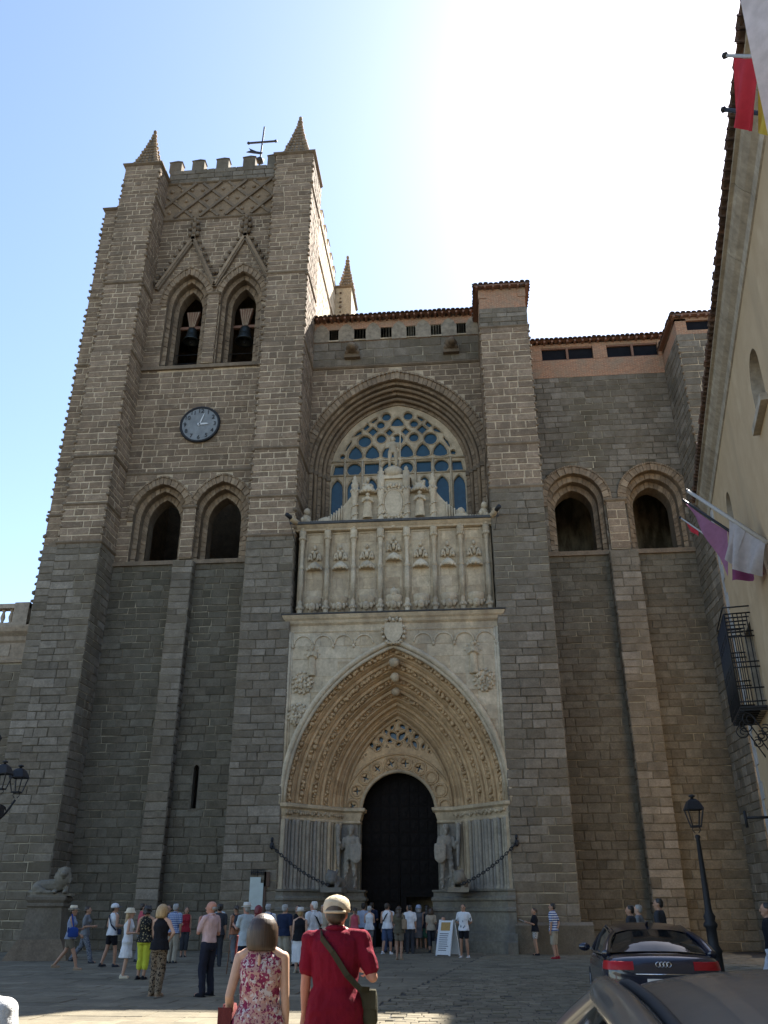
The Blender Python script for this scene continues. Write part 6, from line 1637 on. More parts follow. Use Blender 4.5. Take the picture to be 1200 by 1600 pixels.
def person(label, pos, face, h=1.72, sex='m', skn='t', legs='stand', arms=('down', 'down'), top=('tee', 'white'), bot=('trousers', 'navy'), shoes='charcoal', hair=('short', 'brown'), hat=None, voxel=.0125, wide=1.0, turn=0, glasses=False, eyes=True, group='visitors on the square', hide=0):
    t = thing('person', label, 'person', (pos[0], pos[1], 0), rad(face), group)
    s = h/1.75; fine = voxel < .01
    v = lambda *a: Vector(a)*s
    sh = (.185 if sex == 'm' else .16)*wide; hipx = .085
    sc_ = lambda q: Vector((q[0], q[1], q[2]))*s
    fr = .0098 if fine else .0125
    b = MB(SK[skn])
    # joints
    foot = {}; seat = legs == 'sit'
    drop = 0
    for d in (-1, 1):
        if legs == 'walk': fy = .34*d; lift = .0 if d > 0 else .06
        elif legs == 'step': fy = .16*d; lift = 0 if d > 0 else .02
        else: fy = .0; lift = 0
        fx = d*(.1 if sex == 'm' else .075)*(1.25 if legs == 'wide' else 1)
        foot[d] = (fx, fy, .075+lift)
        if legs == 'walk': drop = .03
    H = {d: v(d*hipx, 0, .92-drop) for d in (-1, 1)}
    K_, A_ = {}, {}
    for d in (-1, 1):
        fx, fy, fz = foot[d]
        if seat: H[d] = v(d*hipx, 0, .52); K_[d] = v(d*.12, .42, .5); A_[d] = v(d*.12, .42, .08)
        else:
            A_[d] = v(fx, fy-.03, fz); m_ = (H[d]+A_[d])/2; K_[d] = m_+v(0, .045 if legs != 'walk' else (.03 if d > 0 else .10), .0)
    zo = -.40*s if seat else -drop*s
    Z = lambda *a: v(*a)+Vector((0, 0, zo))
    for d in (-1, 1):
        lt = 1.0 if sex == 'm' else .95
        cap(b, H[d], K_[d], .088*s*wide*lt, .056*s); cap(b, K_[d], K_[d].lerp(A_[d], .35), .056*s, .06*s*lt); cap(b, K_[d].lerp(A_[d], .3), A_[d], .06*s*lt, .037*s)
        cap(b, A_[d]+Vector((0, -.02, -.03))*s, A_[d]+v(.02*d, .15, -.045), .035*s, .028*s, 1.25)
    tor = [(.82, .15, .11), (.90, .168, .12), (.98, .16, .115), (1.06, .14, .105), (1.2, .152, .11), (1.32, .172, .115), (1.40, .165, .098), (1.46, .10, .075), (1.50, .06, .06)] if sex == 'm' else [(.82, .15, .115), (.90, .175, .13), (.98, .16, .118), (1.08, .125, .095), (1.2, .135, .105), (1.30, .148, .122), (1.38, .145, .095), (1.45, .085, .068), (1.49, .05, .055)]
    loft(b, [(z*s+zo, rx*s*wide, ry*s*wide, 0, 0) for z, rx, ry in tor])
    if sex == 'f':
        for d in (-1, 1): ell(b, Z(d*.065, .085, 1.28), .06*s, .055*s, .06*s)
    ta = rad(turn)
    hd = lambda x, y, z: Z(*(rot2(x*1.08, y*1.08, ta)+((z-1.645)*1.06+1.645-(.045 if fine else .028),)))
    Rz = Matrix.Rotation(ta, 3, 'Z')
    cap(b, Z(0, -.01, 1.42), Z(0, .01, 1.56), .066*s if sex == 'm' else .05*s, .06*s if sex == 'm' else .047*s)
    ell(b, hd(0, .01, 1.645), .08*s, .099*s, .115*s, Rz); ell(b, hd(0, .035, 1.575), .058*s, .067*s, .058*s, Rz); ell(b, hd(0, -.015, 1.665), .083*s, .092*s, .092*s, Rz)
    for d in (-1, 1): cap(b, Z(d*.03, -.012, 1.47), Z(d*.14, -.01, 1.415), .042*s*wide, .045*s*wide)
    cap(b, hd(0, .098, 1.655), hd(0, .117, 1.622), .011*s, .016*s); ell(b, hd(0, .092, 1.575), .026*s, .014*s, .012*s, Rz)
    for d in (-1, 1): ell(b, hd(d*.077, -.005, 1.635), .012*s, .022*s, .034*s, Rz); ell(b, hd(d*.032, .088, 1.672), .02*s, .012*s, .009*s, Rz)
    # arms and hands
    E_, W_, S_, FD = {}, {}, {}, {}
    for d, nm in ((-1, arms[0]), (1, arms[1])):
        u_, f_ = ARM[nm]; S_[d] = Z(d*sh, 0, 1.40)
        ud = Vector((u_[0]*d, u_[1], u_[2])).normalized(); fd = Vector((f_[0]*d, f_[1], f_[2])).normalized()
        E_[d] = S_[d]+ud*.285*s; W_[d] = E_[d]+fd*.245*s; FD[d] = fd
        ar_ = 1.0 if sex == 'm' else .84
        cap(b, S_[d], E_[d], .052*s*ar_*wide, .041*s*ar_); cap(b, E_[d], E_[d].lerp(W_[d], .35), .041*s*ar_, .043*s*ar_); cap(b, E_[d].lerp(W_[d], .3), W_[d], .043*s*ar_, .027*s*ar_)
        side = Vector((-d, 0, 0)) if abs(fd.x) < .8 else Vector((0, 1, 0))
        side = (side-fd*side.dot(fd)).normalized(); pn = fd.cross(side).normalized()
        fwd_ = pn if pn.y > 0 else -pn      # across the palm
        c = W_[d]+fd*.05*s
        cap(b, W_[d], W_[d]+fd*.085*s, .027*s, .036*s, .62 if True else 1)
        ac = fwd_; inn = side
        for q in range(4):
            ln = (.066, .078, .072, .055)[q]*s; o_ = ac*(.027-.018*q)*s; p0 = W_[d]+fd*.085*s+o_; p1 = p0+(fd*.9+inn*.25).normalized()*ln*.55; p2 = p1+(fd*.6+inn*.75).normalized()*ln*.5
            cap(b, p0, p1, fr*s, fr*.95*s, seg=7); cap(b, p1, p2, fr*.95*s, fr*.85*s, seg=7)
        p0 = W_[d]+fd*.03*s+ac*.025*s; p1 = p0+(fd*.75+ac*.55+inn*.3).normalized()*.042*s; p2 = p1+(fd+inn*.4).normalized()*.03*s
        cap(b, p0, p1, fr*1.15*s, fr*s, seg=7); cap(b, p1, p2, fr*s, fr*.9*s, seg=7)
    organic(b, 'body', t, voxel*s, 3)
    gv = voxel*1.1*s
    infl = .017*s
    # ---- lower garment
    kind, mat = bot
    g = MB(C[mat])
    if kind in ('trousers', 'shorts', 'capri', 'leggings', 'bermuda'):
        loft(g, [(z*s+zo, (rx*s*wide+infl), ry*s*wide+infl, 0, 0) for z, rx, ry in tor if z < 1.03]+[((1.0 if sex == 'm' else 1.04)*s+zo, (.152 if sex == 'm' else .14)*s*wide+infl, .11*s*wide+infl, 0, 0)][:0], 18)
        for d in (-1, 1):
            loose = .022*s if kind != 'leggings' else .012*s
            cap(g, H[d], K_[d] if kind != 'shorts' else H[d].lerp(K_[d], .62), .09*s*wide+loose, .062*s+loose*(1.3 if kind in ('shorts', 'bermuda') else 1))
            if kind in ('shorts',): continue
            if kind == 'bermuda': cap(g, H[d].lerp(K_[d], .5), H[d].lerp(K_[d], .96), .075*s+loose, .068*s+loose); continue
            e = A_[d] if kind in ('trousers', 'leggings') else K_[d].lerp(A_[d], .5)
            cap(g, K_[d], e, .062*s+loose, (.046*s+loose*(1.1 if kind == 'trousers' else .5)) if kind != 'capri' else .056*s+loose)
            if not fine:
                for q in range(3): ell(g, K_[d].lerp(e, R.uniform(.1, .95))+Vector((R.uniform(-.03, .03), R.uniform(-.03, .03), 0))*s, .055*s, .055*s, .03*s, sub=1)
    elif kind in ('skirt', 'wide'):
        z1 = {'skirt': .52, 'wide': .28}[kind]
        loft(g, [(z1*s+zo, .20*s*wide, .15*s*wide, 0, 0), (.65*s+zo, .195*s*wide, .145*s*wide, 0, 0), (.9*s+zo, .19*s*wide, .14*s*wide, 0, 0), (1.03*s+zo, .145*s*wide, .115*s*wide, 0, 0)])
    if kind != 'none': creased(organic(g, {'shorts': 'shorts', 'bermuda': 'shorts', 'skirt': 'skirt', 'wide': 'trousers'}.get(kind, 'trousers'), t, gv, 3), s)
    # ---- upper garment
    kind, mat = top
    g = MB(C[mat])
    hem = {'tucked': .96, 'dress': .5, 'long': .70}.get(kind, .86)
    inf2 = infl*1.3 if kind != 'tank' else infl
    pr = [(z, rx, ry) for z, rx, ry in tor if z > hem+.03 and z < 1.47]
    if kind in ('long', 'tee', 'tank'): pr = [(z, max(rx, .186 if z < .95 else .172), max(ry, .136 if z < .95 else .12)) if z < 1.0 else (z, rx, ry) for z, rx, ry in pr]
    first = (hem, pr[0][1]*1.02+(.008 if hem > .8 else .034), pr[0][2]*1.05+(.012 if hem > .8 else .03)) if kind != 'dress' else (hem, .22, .17)
    rings = [first]+pr
    loft(g, [(z*s+zo, rx*s*wide+inf2, ry*s*wide+inf2, 0, 0) for z, rx, ry in rings]+[(1.485*s+zo, .068*s+infl*.5, .066*s+infl*.5, 0, 0)])
    for d in (-1, 1):
        if sex == 'f': ell(g, Z(d*.065, .088, 1.28), .06*s+infl, .055*s+infl*.6, .06*s+infl)
        if kind in ('tank',): cap(g, Z(d*.07, .0, 1.43), Z(d*(sh-.03), 0, 1.405), .05*s+infl*.3, .045*s+infl*.3, 1); continue
        if kind == 'dress' and mat == 'white': cap(g, Z(d*.07, 0, 1.43), Z(d*(sh-.03), 0, 1.405), .05*s, .045*s); continue
        cap(g, Z(d*.06, 0, 1.425), S_[d], .056*s+inf2*.5, .052*s*wide+inf2*.8); cap(g, Z(d*.03, -.012, 1.455), Z(d*.14, -.01, 1.415), .045*s*wide, .052*s*wide)
        e = E_[d].lerp(W_[d], .9) if kind == 'longsleeve' else S_[d].lerp(E_[d], .72)
        if kind == 'longsleeve': cap(g, S_[d], E_[d], .052*s*wide+inf2, .045*s+inf2); cap(g, E_[d], e, .045*s+inf2, .03*s+inf2)
        else: cap(g, S_[d], e, .052*s*wide+inf2*.8, .047*s*wide+inf2*.9)
    creased(organic(g, {'tank': 'sleeveless_top', 'dress': 'dress', 'tee': 'shirt', 'tucked': 'shirt'}.get(kind, 'shirt'), t, gv, 4), s)
    if kind in ('tucked', 'tee', 'long') and mat in ('polo_red', 'stripe', 'pink', 'white', 'salmon', 'check'):
        g = MB(C[mat]); g.tube([(.075*s*math.cos(a), .078*s*math.sin(a)+.0, 1.475*s+zo-.018*s*math.sin(a)) for a in [2*PI*i/16 for i in range(16)]], .022*s, 6, closed=True); g.obj('collar', t)
    # ---- shoes
    if shoes:
        for d in (-1, 1):
            g = MB(C[shoes]); a = A_[d]; pitch = -.0
            g.blob((a.x+.012*d*s, a.y+.05*s, a.z-.045*s), .05*s, .135*s, .042*s, 2, 0, 0, .5); g.blob((a.x, a.y-.03*s, a.z-.02*s), .043*s, .05*s, .05*s, 2, 0, 0, .5)
            g.box(a.x+.012*d*s-.045*s, a.x+.012*d*s+.045*s, a.y-.08*s, a.y+.17*s, a.z-.075*s, a.z-.06*s); g.obj('shoe', t)
    # ---- hair
    style, hm = hair
    if style != 'bald':
        g = MB(HM[hm])
        P_ = lambda x, y, z: tuple(hd(x, y, z))
        if style in ('short', 'fringe'):
            ell(g, P_(0, -.022, 1.683), .093*s, .099*s, .088*s, Rz); ell(g, P_(0, -.045, 1.635), .085*s, .068*s, .08*s, Rz)
            for q in range(14): a = R.uniform(0, 2*PI); ell(g, P_(.06*math.cos(a), -.02+.06*math.sin(a), 1.735+R.uniform(-.01, .015)), .025*s, .025*s, .018*s, sub=1)
        elif style == 'balding':
            ell(g, P_(0, -.05, 1.63), .09*s, .06*s, .05*s, Rz)
        elif style == 'bob':
            loft(g, [(hd(0, 0, z).z, rx*s, ry*s, *tuple(hd(0, cy, z))[:2]) for z, rx, ry, cy in [(1.502, .098, .072, -.048), (1.515, .116, .090, -.044), (1.545, .127, .104, -.038), (1.60, .132, .114, -.03), (1.65, .128, .120, -.024), (1.695, .115, .112, -.02), (1.73, .09, .092, -.018), (1.755, .058, .062, -.016), (1.768, .02, .022, -.015)]], 28)
        elif style == 'long':
            ell(g, P_(0, -.02, 1.675), .102*s, .108*s, .098*s, Rz); ell(g, P_(0, -.05, 1.58), .10*s, .07*s, .12*s, Rz); ell(g, P_(0, -.075, 1.45), .095*s, .05*s, .13*s, Rz); ell(g, P_(0, -.085, 1.34), .075*s, .04*s, .1*s, Rz)
        elif style == 'curly':
            for q in range(46):
                a = R.uniform(0, 2*PI); z = R.uniform(1.56, 1.74); r_ = .085 if z < 1.7 else .06
                if math.sin(a) > .55 and z < 1.69: continue
                ell(g, P_(r_*math.cos(a), -.02+r_*math.sin(a), z), .035*s, .035*s, .035*s, sub=1)
            ell(g, P_(0, -.025, 1.67), .09*s, .095*s, .09*s, Rz)
        elif style == 'tail':
            ell(g, P_(0, -.022, 1.683), .091*s, .101*s, .088*s, Rz); ell(g, P_(0, -.115, 1.66), .035*s, .035*s, .035*s, Rz); cap(g, P_(0, -.125, 1.64), P_(0, -.13, 1.48), .028*s, .014*s)
        organic(g, 'hair', t, (.0085 if fine else .012)*s, 7 if fine else 2)
    # ---- hat
    if hat:
        g = MB(C[hat[1]]); c = hd(0, -.008, 1.70)
        if hat[0] == 'straw':
            g.lathe(tuple(c), [(.155*s, -.005*s), (.16*s, .0), (.108*s, .012*s), (.105*s, .03*s), (.098*s, .088*s), (.08*s, .112*s), (.03*s, .104*s), (0, .104*s)], 20, sy=1.12)
            g2 = MB(C['charcoal' if hat[1] != 'offwhite' else 'beige']); g2.lathe(tuple(c), [(.109*s, .012*s), (.107*s, .035*s)], 20, sy=1.12); g.obj('hat', t); g2.obj('hat_band', t)
        elif hat[0] == 'bucket':
            g.lathe(tuple(c), [(.15*s, -.045*s), (.153*s, -.04*s), (.108*s, .01*s), (.102*s, .062*s), (.075*s, .09*s), (0, .095*s)], 20, sy=1.1); g.obj('hat', t)
        elif hat[0] == 'cap':
            b3 = MB(C[hat[1]]); cc_ = tuple(hd(0, -.008, 1.68))
            prof = [(.112*s, -.03*s), (.114*s, .0), (.112*s, .03*s), (.098*s, .066*s), (.066*s, .09*s), (.028*s, .101*s), (0, .102*s)]
            b3.lathe(cc_, prof, 24, sy=1.12)
            for i in range(6): a = PI*i/6; b3.tube([tuple(hd(.105*math.cos(a)*math.cos(q), -.008+.117*math.sin(a)*math.cos(q), 1.68+.097*math.sin(q))) for q in [PI*j/12 for j in range(13)]], .0025*s, 4)
            b3.blob(tuple(hd(0, -.008, 1.776)), .012*s, .012*s, .008*s)
            b3.obj('cap', t)
            vz = MB(C[hat[2] if len(hat) > 2 else hat[1]])
            w_ = [(.095*math.sin(a)*(1), .06+.135*math.cos(a) if True else 0) for a in [PI*(-.5)+PI*i/10 for i in range(11)]]
            top_ = [tuple(hd(x, y, 1.682-.12*(x*x)*6)) for x, y in w_]; n_ = len(top_)
            vz.add(top_+[(x, y, z-.008*s) for x, y, z in top_], [tuple(range(n_)), tuple(range(n_, 2*n_))[::-1]]+[(i, (i+1) % n_, n_+(i+1) % n_, n_+i) for i in range(n_)]); vz.obj('visor', t)
            if fine:
                g = MB(HM['brown']); cz_ = hd(0, -.008, 1.662); n_ = 14
                arc = [(-.5+i/n_) for i in range(n_+1)]
                lo_ = [(cz_.x+.116*s*math.sin(q*1.5), cz_.y-.1305*s*math.cos(q*1.5), cz_.z-.002*s) for q in arc]; hi_ = [(cz_.x+.1155*s*math.sin(q*1.5), cz_.y-.129*s*math.cos(q*1.5), cz_.z+.042*s*math.cos(q*PI)**.6-.002*s) for q in arc]
                g.add(lo_+hi_, [(i, i+1, n_+2+i, n_+1+i) for i in range(n_)], 0, .5, True); g.obj('cap_opening', t)
                g = MB(C[hat[1]]); g.tube([(cz_.x+.117*s*math.sin(q*1.7), cz_.y-.131*s*math.cos(q*1.7), cz_.z-.008*s) for q in arc], .011*s, 6); g.obj('cap_strap', t)
    if eyes:
        for d in (-1, 1): g = MB(C['sun']); g.blob(tuple(hd(d*.032, .09, 1.652)), .013*s*(2 if glasses else 1), .006*s, .008*s*(2 if glasses else 1), 1, 0, 0, .5); g.obj('lens' if glasses else 'eye', t)
        g = MB(SK['r']); g.blob(tuple(hd(0, .103, 1.576)), .02*s, .006*s, .006*s, 1); g.obj('mouth', t)
    t['s'] = s
    return t, dict(S=S_, E=E_, W=W_, s=s, hd=hd, FD=FD)
def held(name, label, cat, o, mb_parts):
    """a bag or other thing carried by a person: top-level, at the person's place"""
    t = thing(name, label, cat, tuple(o.location), o.rotation_euler.z)
    for nm, mb in mb_parts: mb.obj(nm, t)
    return t
def bag_at(label, o, c, sz, mat, strap=None, name='shoulder_bag', cat='bag', sw=.042):
    g = MB(C[mat]); loft(g, [(c[2]-sz[2], sz[0]*.85, sz[1]*.8, c[0], c[1]), (c[2]-sz[2]*.8, sz[0], sz[1], c[0], c[1]), (c[2]+sz[2]*.6, sz[0]*.95, sz[1]*.9, c[0], c[1]), (c[2]+sz[2], sz[0]*.8, sz[1]*.45, c[0], c[1])], 20, sq=.72)
    g2 = MB(C[mat]); g2.add([(c[0]+x, c[1]-sz[1]*1.06, c[2]+z) for x, z in ((-sz[0]*.9, sz[2]*.95), (sz[0]*.9, sz[2]*.95), (sz[0]*.85, -.1*sz[2]), (-sz[0]*.85, -.1*sz[2]))]+[(c[0]+x, c[1]-sz[1]*.9, c[2]+z) for x, z in ((-sz[0]*.9, sz[2]*.95), (sz[0]*.9, sz[2]*.95), (sz[0]*.85, -.1*sz[2]), (-sz[0]*.85, -.1*sz[2]))], [(0, 3, 2, 1), (0, 4, 7, 3), (3, 7, 6, 2), (1, 2, 6, 5)])
    parts = [('bag_body', g), ('flap', g2)]
    if strap:
        g3 = MB(C[mat])
        pts = [Vector(p) for p in strap]
        for a, b in zip(pts, pts[1:]): g3.bar(tuple(a), tuple(b+(b-a)*.04), sw, .012, up=tuple((Vector((a.x, a.y, 0))).normalized() if Vector((a.x, a.y, 0)).length > .02 else (0, 0, 1)))
        parts.append(('strap', g3))
    return held(name, label, cat, o, parts)
def backpack(label, o, s, mat):
    g = MB(C[mat]); loft(g, [(1.02*s, .12*s, .05*s, 0, -.2*s), (1.06*s, .15*s, .08*s, 0, -.2*s), (1.3*s, .145*s, .085*s, 0, -.2*s), (1.42*s, .11*s, .06*s, 0, -.18*s), (1.45*s, .06*s, .03*s, 0, -.17*s)], 20, sq=.6)
    g2 = MB(C[mat])
    for d in (-1, 1): g2.tube([(d*.1*s, -.14*s, 1.42*s), (d*.115*s, -.04*s, 1.475*s), (d*.12*s, .08*s, 1.43*s), (d*.125*s, .145*s, 1.3*s), (d*.13*s, .1*s, 1.12*s), (d*.13*s, -.12*s, 1.08*s)], .02*s, 6)
    g3 = MB(C[mat]); loft(g3, [(1.05*s, .1*s, .03*s, 0, -.285*s), (1.2*s, .1*s, .035*s, 0, -.285*s), (1.22*s, .09*s, .02*s, 0, -.28*s)], 16, sq=.6)
    return held('backpack', label, 'backpack', o, [('main_bag', g), ('shoulder_strap', g2), ('pocket', g3)])

# ---- the two in front, walking towards the door
man, j = person('man in a burgundy polo and beige cap seen from behind', (-1.08, -29.4), -2, 1.71, 'm', 'r', 'step', ('down', 'out'), ('long', 'polo_red'), ('trousers', 'jeans'), 'charcoal', ('short', 'dkbr'), ('cap', 'capbeige'), .0072, 1.16, eyes=False)
bag_at('dark olive crossbody bag on the hip of the man in burgundy', man, (.265, .04, .90), (.07, .055, .12), 'bagolive', [(-.115, -.06, 1.425), (-.095, -.125, 1.385), (.0, -.162, 1.29), (.12, -.165, 1.13), (.22, -.12, 1.03), (.27, -.02, 1.02)])
wom, j2 = person('woman in a sleeveless pink floral blouse seen from behind', (-1.55, -30.0), 3, 1.585, 'f', 'f', 'step', ('bag', 'down'), ('tank', 'floral'), ('trousers', 'sand'), 'ltbrown', ('bob', 'streak'), None, .0072, 1.12, eyes=False)
kh = MB(SK['f']); kh.blob((0, -.114, 1.25), .012, .009, .05, 2, 0, 0, .5); kh.obj('back_keyhole', wom)
bag_at('dark red handbag under the arm of the woman in florals', wom, (-.235, .1, .80), (.055, .17, .16), 'leather', [(-.19, .0, 1.415), (-.215, .05, 1.2), (-.235, .09, .95)], 'handbag', sw=.02)
child, _ = person('person in a white shirt cut off by the lower left corner', (-2.16, -33.0), 10, 1.5, 'm', 'f', 'stand', ('down', 'down'), ('tee', 'white'), ('shorts', 'navy'), 'white', ('short', 'brown'), None, .0105, eyes=False)
# ---- group on the left
P1, _ = person('woman in a straw hat and short khaki skirt striding past the pedestal', (-11.55, -10.5), -78, 1.68, 'f', 't', 'walk', ('bent', 'fwd'), ('tank', 'grey_tank'), ('shorts', 'khaki'), 'ltbrown', ('short', 'dkbr'), ('straw', 'straw'))
bag_at('blue shoulder bag carried by the woman in the straw hat', P1, (.24, .12, .98), (.05, .15, .13), 'royal', [(.15, 0, 1.45), (.22, .08, 1.2), (.24, .12, 1.08)])
person('person in grey patterned trousers walking behind the straw hat woman', (-12.5, -7.2), -80, 1.70, 'f', 't', 'walk', ('bent', 'bent'), ('tee', 'grey'), ('trousers', 'camo'), 'charcoal', ('short', 'dkbr'))
P3, _ = person('man in a white sleeveless top, blue and white cap and black shorts', (-10.85, -9.1), -35, 1.74, 'm', 't', 'step', ('bent', 'bent'), ('tank', 'white'), ('shorts', 'black'), 'charcoal', ('short', 'dkbr'), ('cap', 'white', 'royal'), turn=-25)
bag_at('navy crossbody bag on the man in the white sleeveless top', P3, (.2, .1, .96), (.1, .04, .08), 'navy', [(-.13, .02, 1.47), (-.04, -.15, 1.38), (.12, -.15, 1.15), (.2, -.02, 1.0)])
person('man in a salmon red polo standing behind the white sleeveless top', (-11.0, -6.2), -60, 1.76, 'm', 't', 'stand', ('down', 'down'), ('tee', 'salmon'), ('trousers', 'grey'), 'charcoal', ('short', 'dkbr'))
person('dark haired person almost hidden behind the girl in white', (-9.9, -6.8), 170, 1.72, 'm', 't', 'stand', ('down', 'down'), ('tee', 'charcoal'), ('trousers', 'charcoal'), 'charcoal', ('short', 'black'))
P6, _ = person('girl in a white dress and straw bucket hat', (-8.75, -13.4), -70, 1.60, 'f', 'f', 'stand', ('down', 'bent'), ('dress', 'white'), ('none', 'white'), 'straw', ('long', 'blond'), ('bucket', 'straw'))
person('woman in black flowered blouse and lime green trousers', (-8.15, -13.8), -6, 1.68, 'f', 't', 'stand', ('bent', 'down'), ('tank', 'blackfloral'), ('capri', 'lime'), 'black', ('curly', 'black'), wide=1.14, eyes=False)
person('man in a blue checked shirt beyond the lime green trousers', (-9.6, -7.0), -10, 1.75, 'm', 't', 'stand', ('down', 'down'), ('tee', 'check'), ('trousers', 'sand'), 'charcoal', ('short', 'grey'), eyes=False)
person('blonde woman in a black top and leopard trousers, hand on hip', (-6.35, -18.0), -14, 1.69, 'f', 'f', 'stand', ('fold', 'hip'), ('tank', 'black'), ('trousers', 'leopard'), 'ltbrown', ('bob', 'blond'), wide=1.08, turn=-20)
person('man in a pink shirt and dark trousers holding a hand to his face', (-5.35, -17.9), 62, 1.75, 'm', 'r', 'wide', ('face', 'bent'), ('tucked', 'pink'), ('trousers', 'dknavy'), 'black', ('balding', 'grey'), turn=30)
person('dark clothed person standing behind the man in pink', (-7.7, -8.6), 20, 1.74, 'm', 't', 'stand', ('down', 'down'), ('tee', 'charcoal'), ('trousers', 'charcoal'), 'charcoal', ('short', 'black'), eyes=False)
P11, _ = person('woman with tied dark hair, orange top and grey trousers', (-7.6, -6.9), 40, 1.70, 'f', 't', 'step', ('down', 'down'), ('tank', 'orange'), ('trousers', 'grey'), 'charcoal', ('tail', 'dkbr'))
backpack('black backpack worn by the woman in the orange top', P11, .97, 'charcoal')
P13, j13 = person('old man in straw hat, pale grey shirt and navy trousers with a cane', (-6.05, -11.9), 50, 1.72, 'm', 'r', 'stand', ('front', 'down'), ('long', 'ltgrey'), ('trousers', 'navy'), 'black', ('short', 'grey'), ('straw', 'offwhite'), wide=1.08)
cn_ = MB(M['wood']); cn_.tube([(-.3, .32, .02), (-.27, .28, .84), (-.25, .25, .89), (-.22, .23, .86)], .014, 6)
held('walking_cane', 'thin walking cane held by the old man in the straw hat', 'cane', P13, [('cane_shaft', cn_)])
P14, _ = person('woman with bright red hair carrying a white handbag', (-6.55, -8.3), 20, 1.70, 'f', 'f', 'stand', ('down', 'bent'), ('tank', 'dkred'), ('skirt', 'charcoal'), 'black', ('bob', 'red'), eyes=False)
bag_at('white handbag hanging from the red haired woman', P14, (.06, -.2, .98), (.12, .05, .12), 'white', [(.14, -.05, 1.45), (.1, -.14, 1.3), (.07, -.19, 1.08)], 'handbag')
P15, _ = person('man in a white shirt with a royal blue backpack', (-6.3, -8.0), 5, 1.74, 'm', 't', 'stand', ('strap', 'strap'), ('tee', 'white'), ('trousers', 'navy'), 'charcoal', ('short', 'grey'), eyes=False)
backpack('royal blue backpack on the man in the white shirt', P15, .99, 'royal')
person('grey haired man in a navy polo beyond the floral blouse', (-5.6, -8.8), -20, 1.72, 'm', 't', 'stand', ('down', 'down'), ('tee', 'navy'), ('bermuda', 'sand'), 'charcoal', ('short', 'grey'), eyes=False, wide=1.08)
person('dark haired woman in black between the navy polo and the straw hat', (-5.35, -8.0), 160, 1.70, 'f', 't', 'stand', ('fold', 'fold'), ('tank', 'black'), ('trousers', 'white'), 'black', ('long', 'black'))
person('woman in a white straw hat, black top and wide white trousers', (-4.72, -11.0), -8, 1.60, 'f', 'f', 'stand', ('down', 'down'), ('tank', 'black'), ('wide', 'white'), 'sand', ('short', 'blond'), ('straw', 'offwhite'), wide=1.15, eyes=False)
P19, _ = person('white haired man in a white shirt turning to talk', (-4.55, -9.8), 45, 1.80, 'm', 'r', 'stand', ('bent', 'bent'), ('long', 'white'), ('trousers', 'charcoal'), 'charcoal', ('short', 'white'), turn=25, wide=1.08)
bag_at('small black bag on the hip of the white haired man', P19, (.22, .02, .98), (.1, .04, .11), 'black', [(-.115, -.08, 1.44), (.0, -.16, 1.35), (.16, -.14, 1.12)])
# ---- queue at the door
Q = 'people waiting at the church door'
person('man in a grey green shirt at the left edge of the doorway', (-4.75, .2), 5, 1.70, 'm', 't', 'stand', ('face', 'fold'), ('tee', 'greygreen'), ('shorts', 'charcoal'), 'charcoal', ('short', 'dkbr'), group=Q)
person('person in pale blue seen over the white tank top at the door', (-4.35, 1.4), 0, 1.80, 'm', 't', 'stand', ('down', 'down'), ('tee', 'paleblue'), ('trousers', 'charcoal'), 'charcoal', ('short', 'black'), eyes=False, group=Q)
person('grey haired person in a white tank top and grey shorts at the door', (-3.95, .0), 4, 1.70, 'f', 'f', 'stand', ('fold', 'fold'), ('tank', 'white'), ('shorts', 'grey'), 'charcoal', ('short', 'grey'), eyes=False, group=Q)
P24, _ = person('man in a white sleeveless shirt and denim shorts with a black bag strap', (-3.2, -.6), -15, 1.80, 'm', 't', 'step', ('down', 'bent'), ('tank', 'white'), ('bermuda', 'jeans'), 'white', ('short', 'dkbr'), eyes=False, group=Q)
bag_at('black crossbody bag on the man in denim shorts', P24, (-.22, -.04, .98), (.1, .05, .1), 'black', [(.13, 0, 1.48), (.04, -.16, 1.38), (-.1, -.16, 1.15)])
person('person in white just beyond the denim shorts at the door', (-3.3, 1.1), 10, 1.78, 'm', 't', 'stand', ('down', 'down'), ('tee', 'white'), ('trousers', 'jeans'), 'charcoal', ('short', 'black'), eyes=False, group=Q)
P26, _ = person('long haired woman in olive shorts and top, bag on her shoulder', (-2.45, -4.3), -12, 1.68, 'f', 't', 'stand', ('fold', 'bent'), ('tee', 'olive'), ('shorts', 'khaki'), 'ltbrown', ('long', 'brown'), eyes=False, group=Q)
bag_at('tan shoulder bag of the long haired woman', P26, (.22, -.08, 1.1), (.09, .07, .16), 'ltbrown', [(.13, -.02, 1.45), (.2, -.08, 1.26)])
person('person in a white shirt partly behind the long haired woman', (-2.35, .2), 0, 1.74, 'm', 't', 'stand', ('down', 'down'), ('tee', 'white'), ('trousers', 'charcoal'), 'charcoal', ('short', 'black'), eyes=False, group=Q)
person('person in a pale hat and grey dress entering the door', (-2.1, 2.0), 0, 1.72, 'f', 'f', 'step', ('down', 'down'), ('dress', 'grey'), ('none', 'grey'), 'charcoal', ('bob', 'grey'), ('bucket', 'paleblue'), eyes=False, group=Q)
person('shadowy person in green and black inside the open wicket', (-1.75, 1.9), 10, 1.74, 'f', 't', 'stand', ('down', 'down'), ('tank', 'black'), ('skirt', 'green'), 'black', ('long', 'black'), eyes=False, group=Q)
person('bald man sitting on the step to the right of the door', (-1.05, .55), 165, 1.70, 'm', 'f', 'sit', ('front', 'front'), ('tee', 'navy'), ('trousers', 'navy'), 'charcoal', ('balding', 'grey'), group=Q)
stp = MB(M['plinth']); stp.box(-1.5, -.62, .35, .85, 0, .42); stp.obj('portal_step', cath)
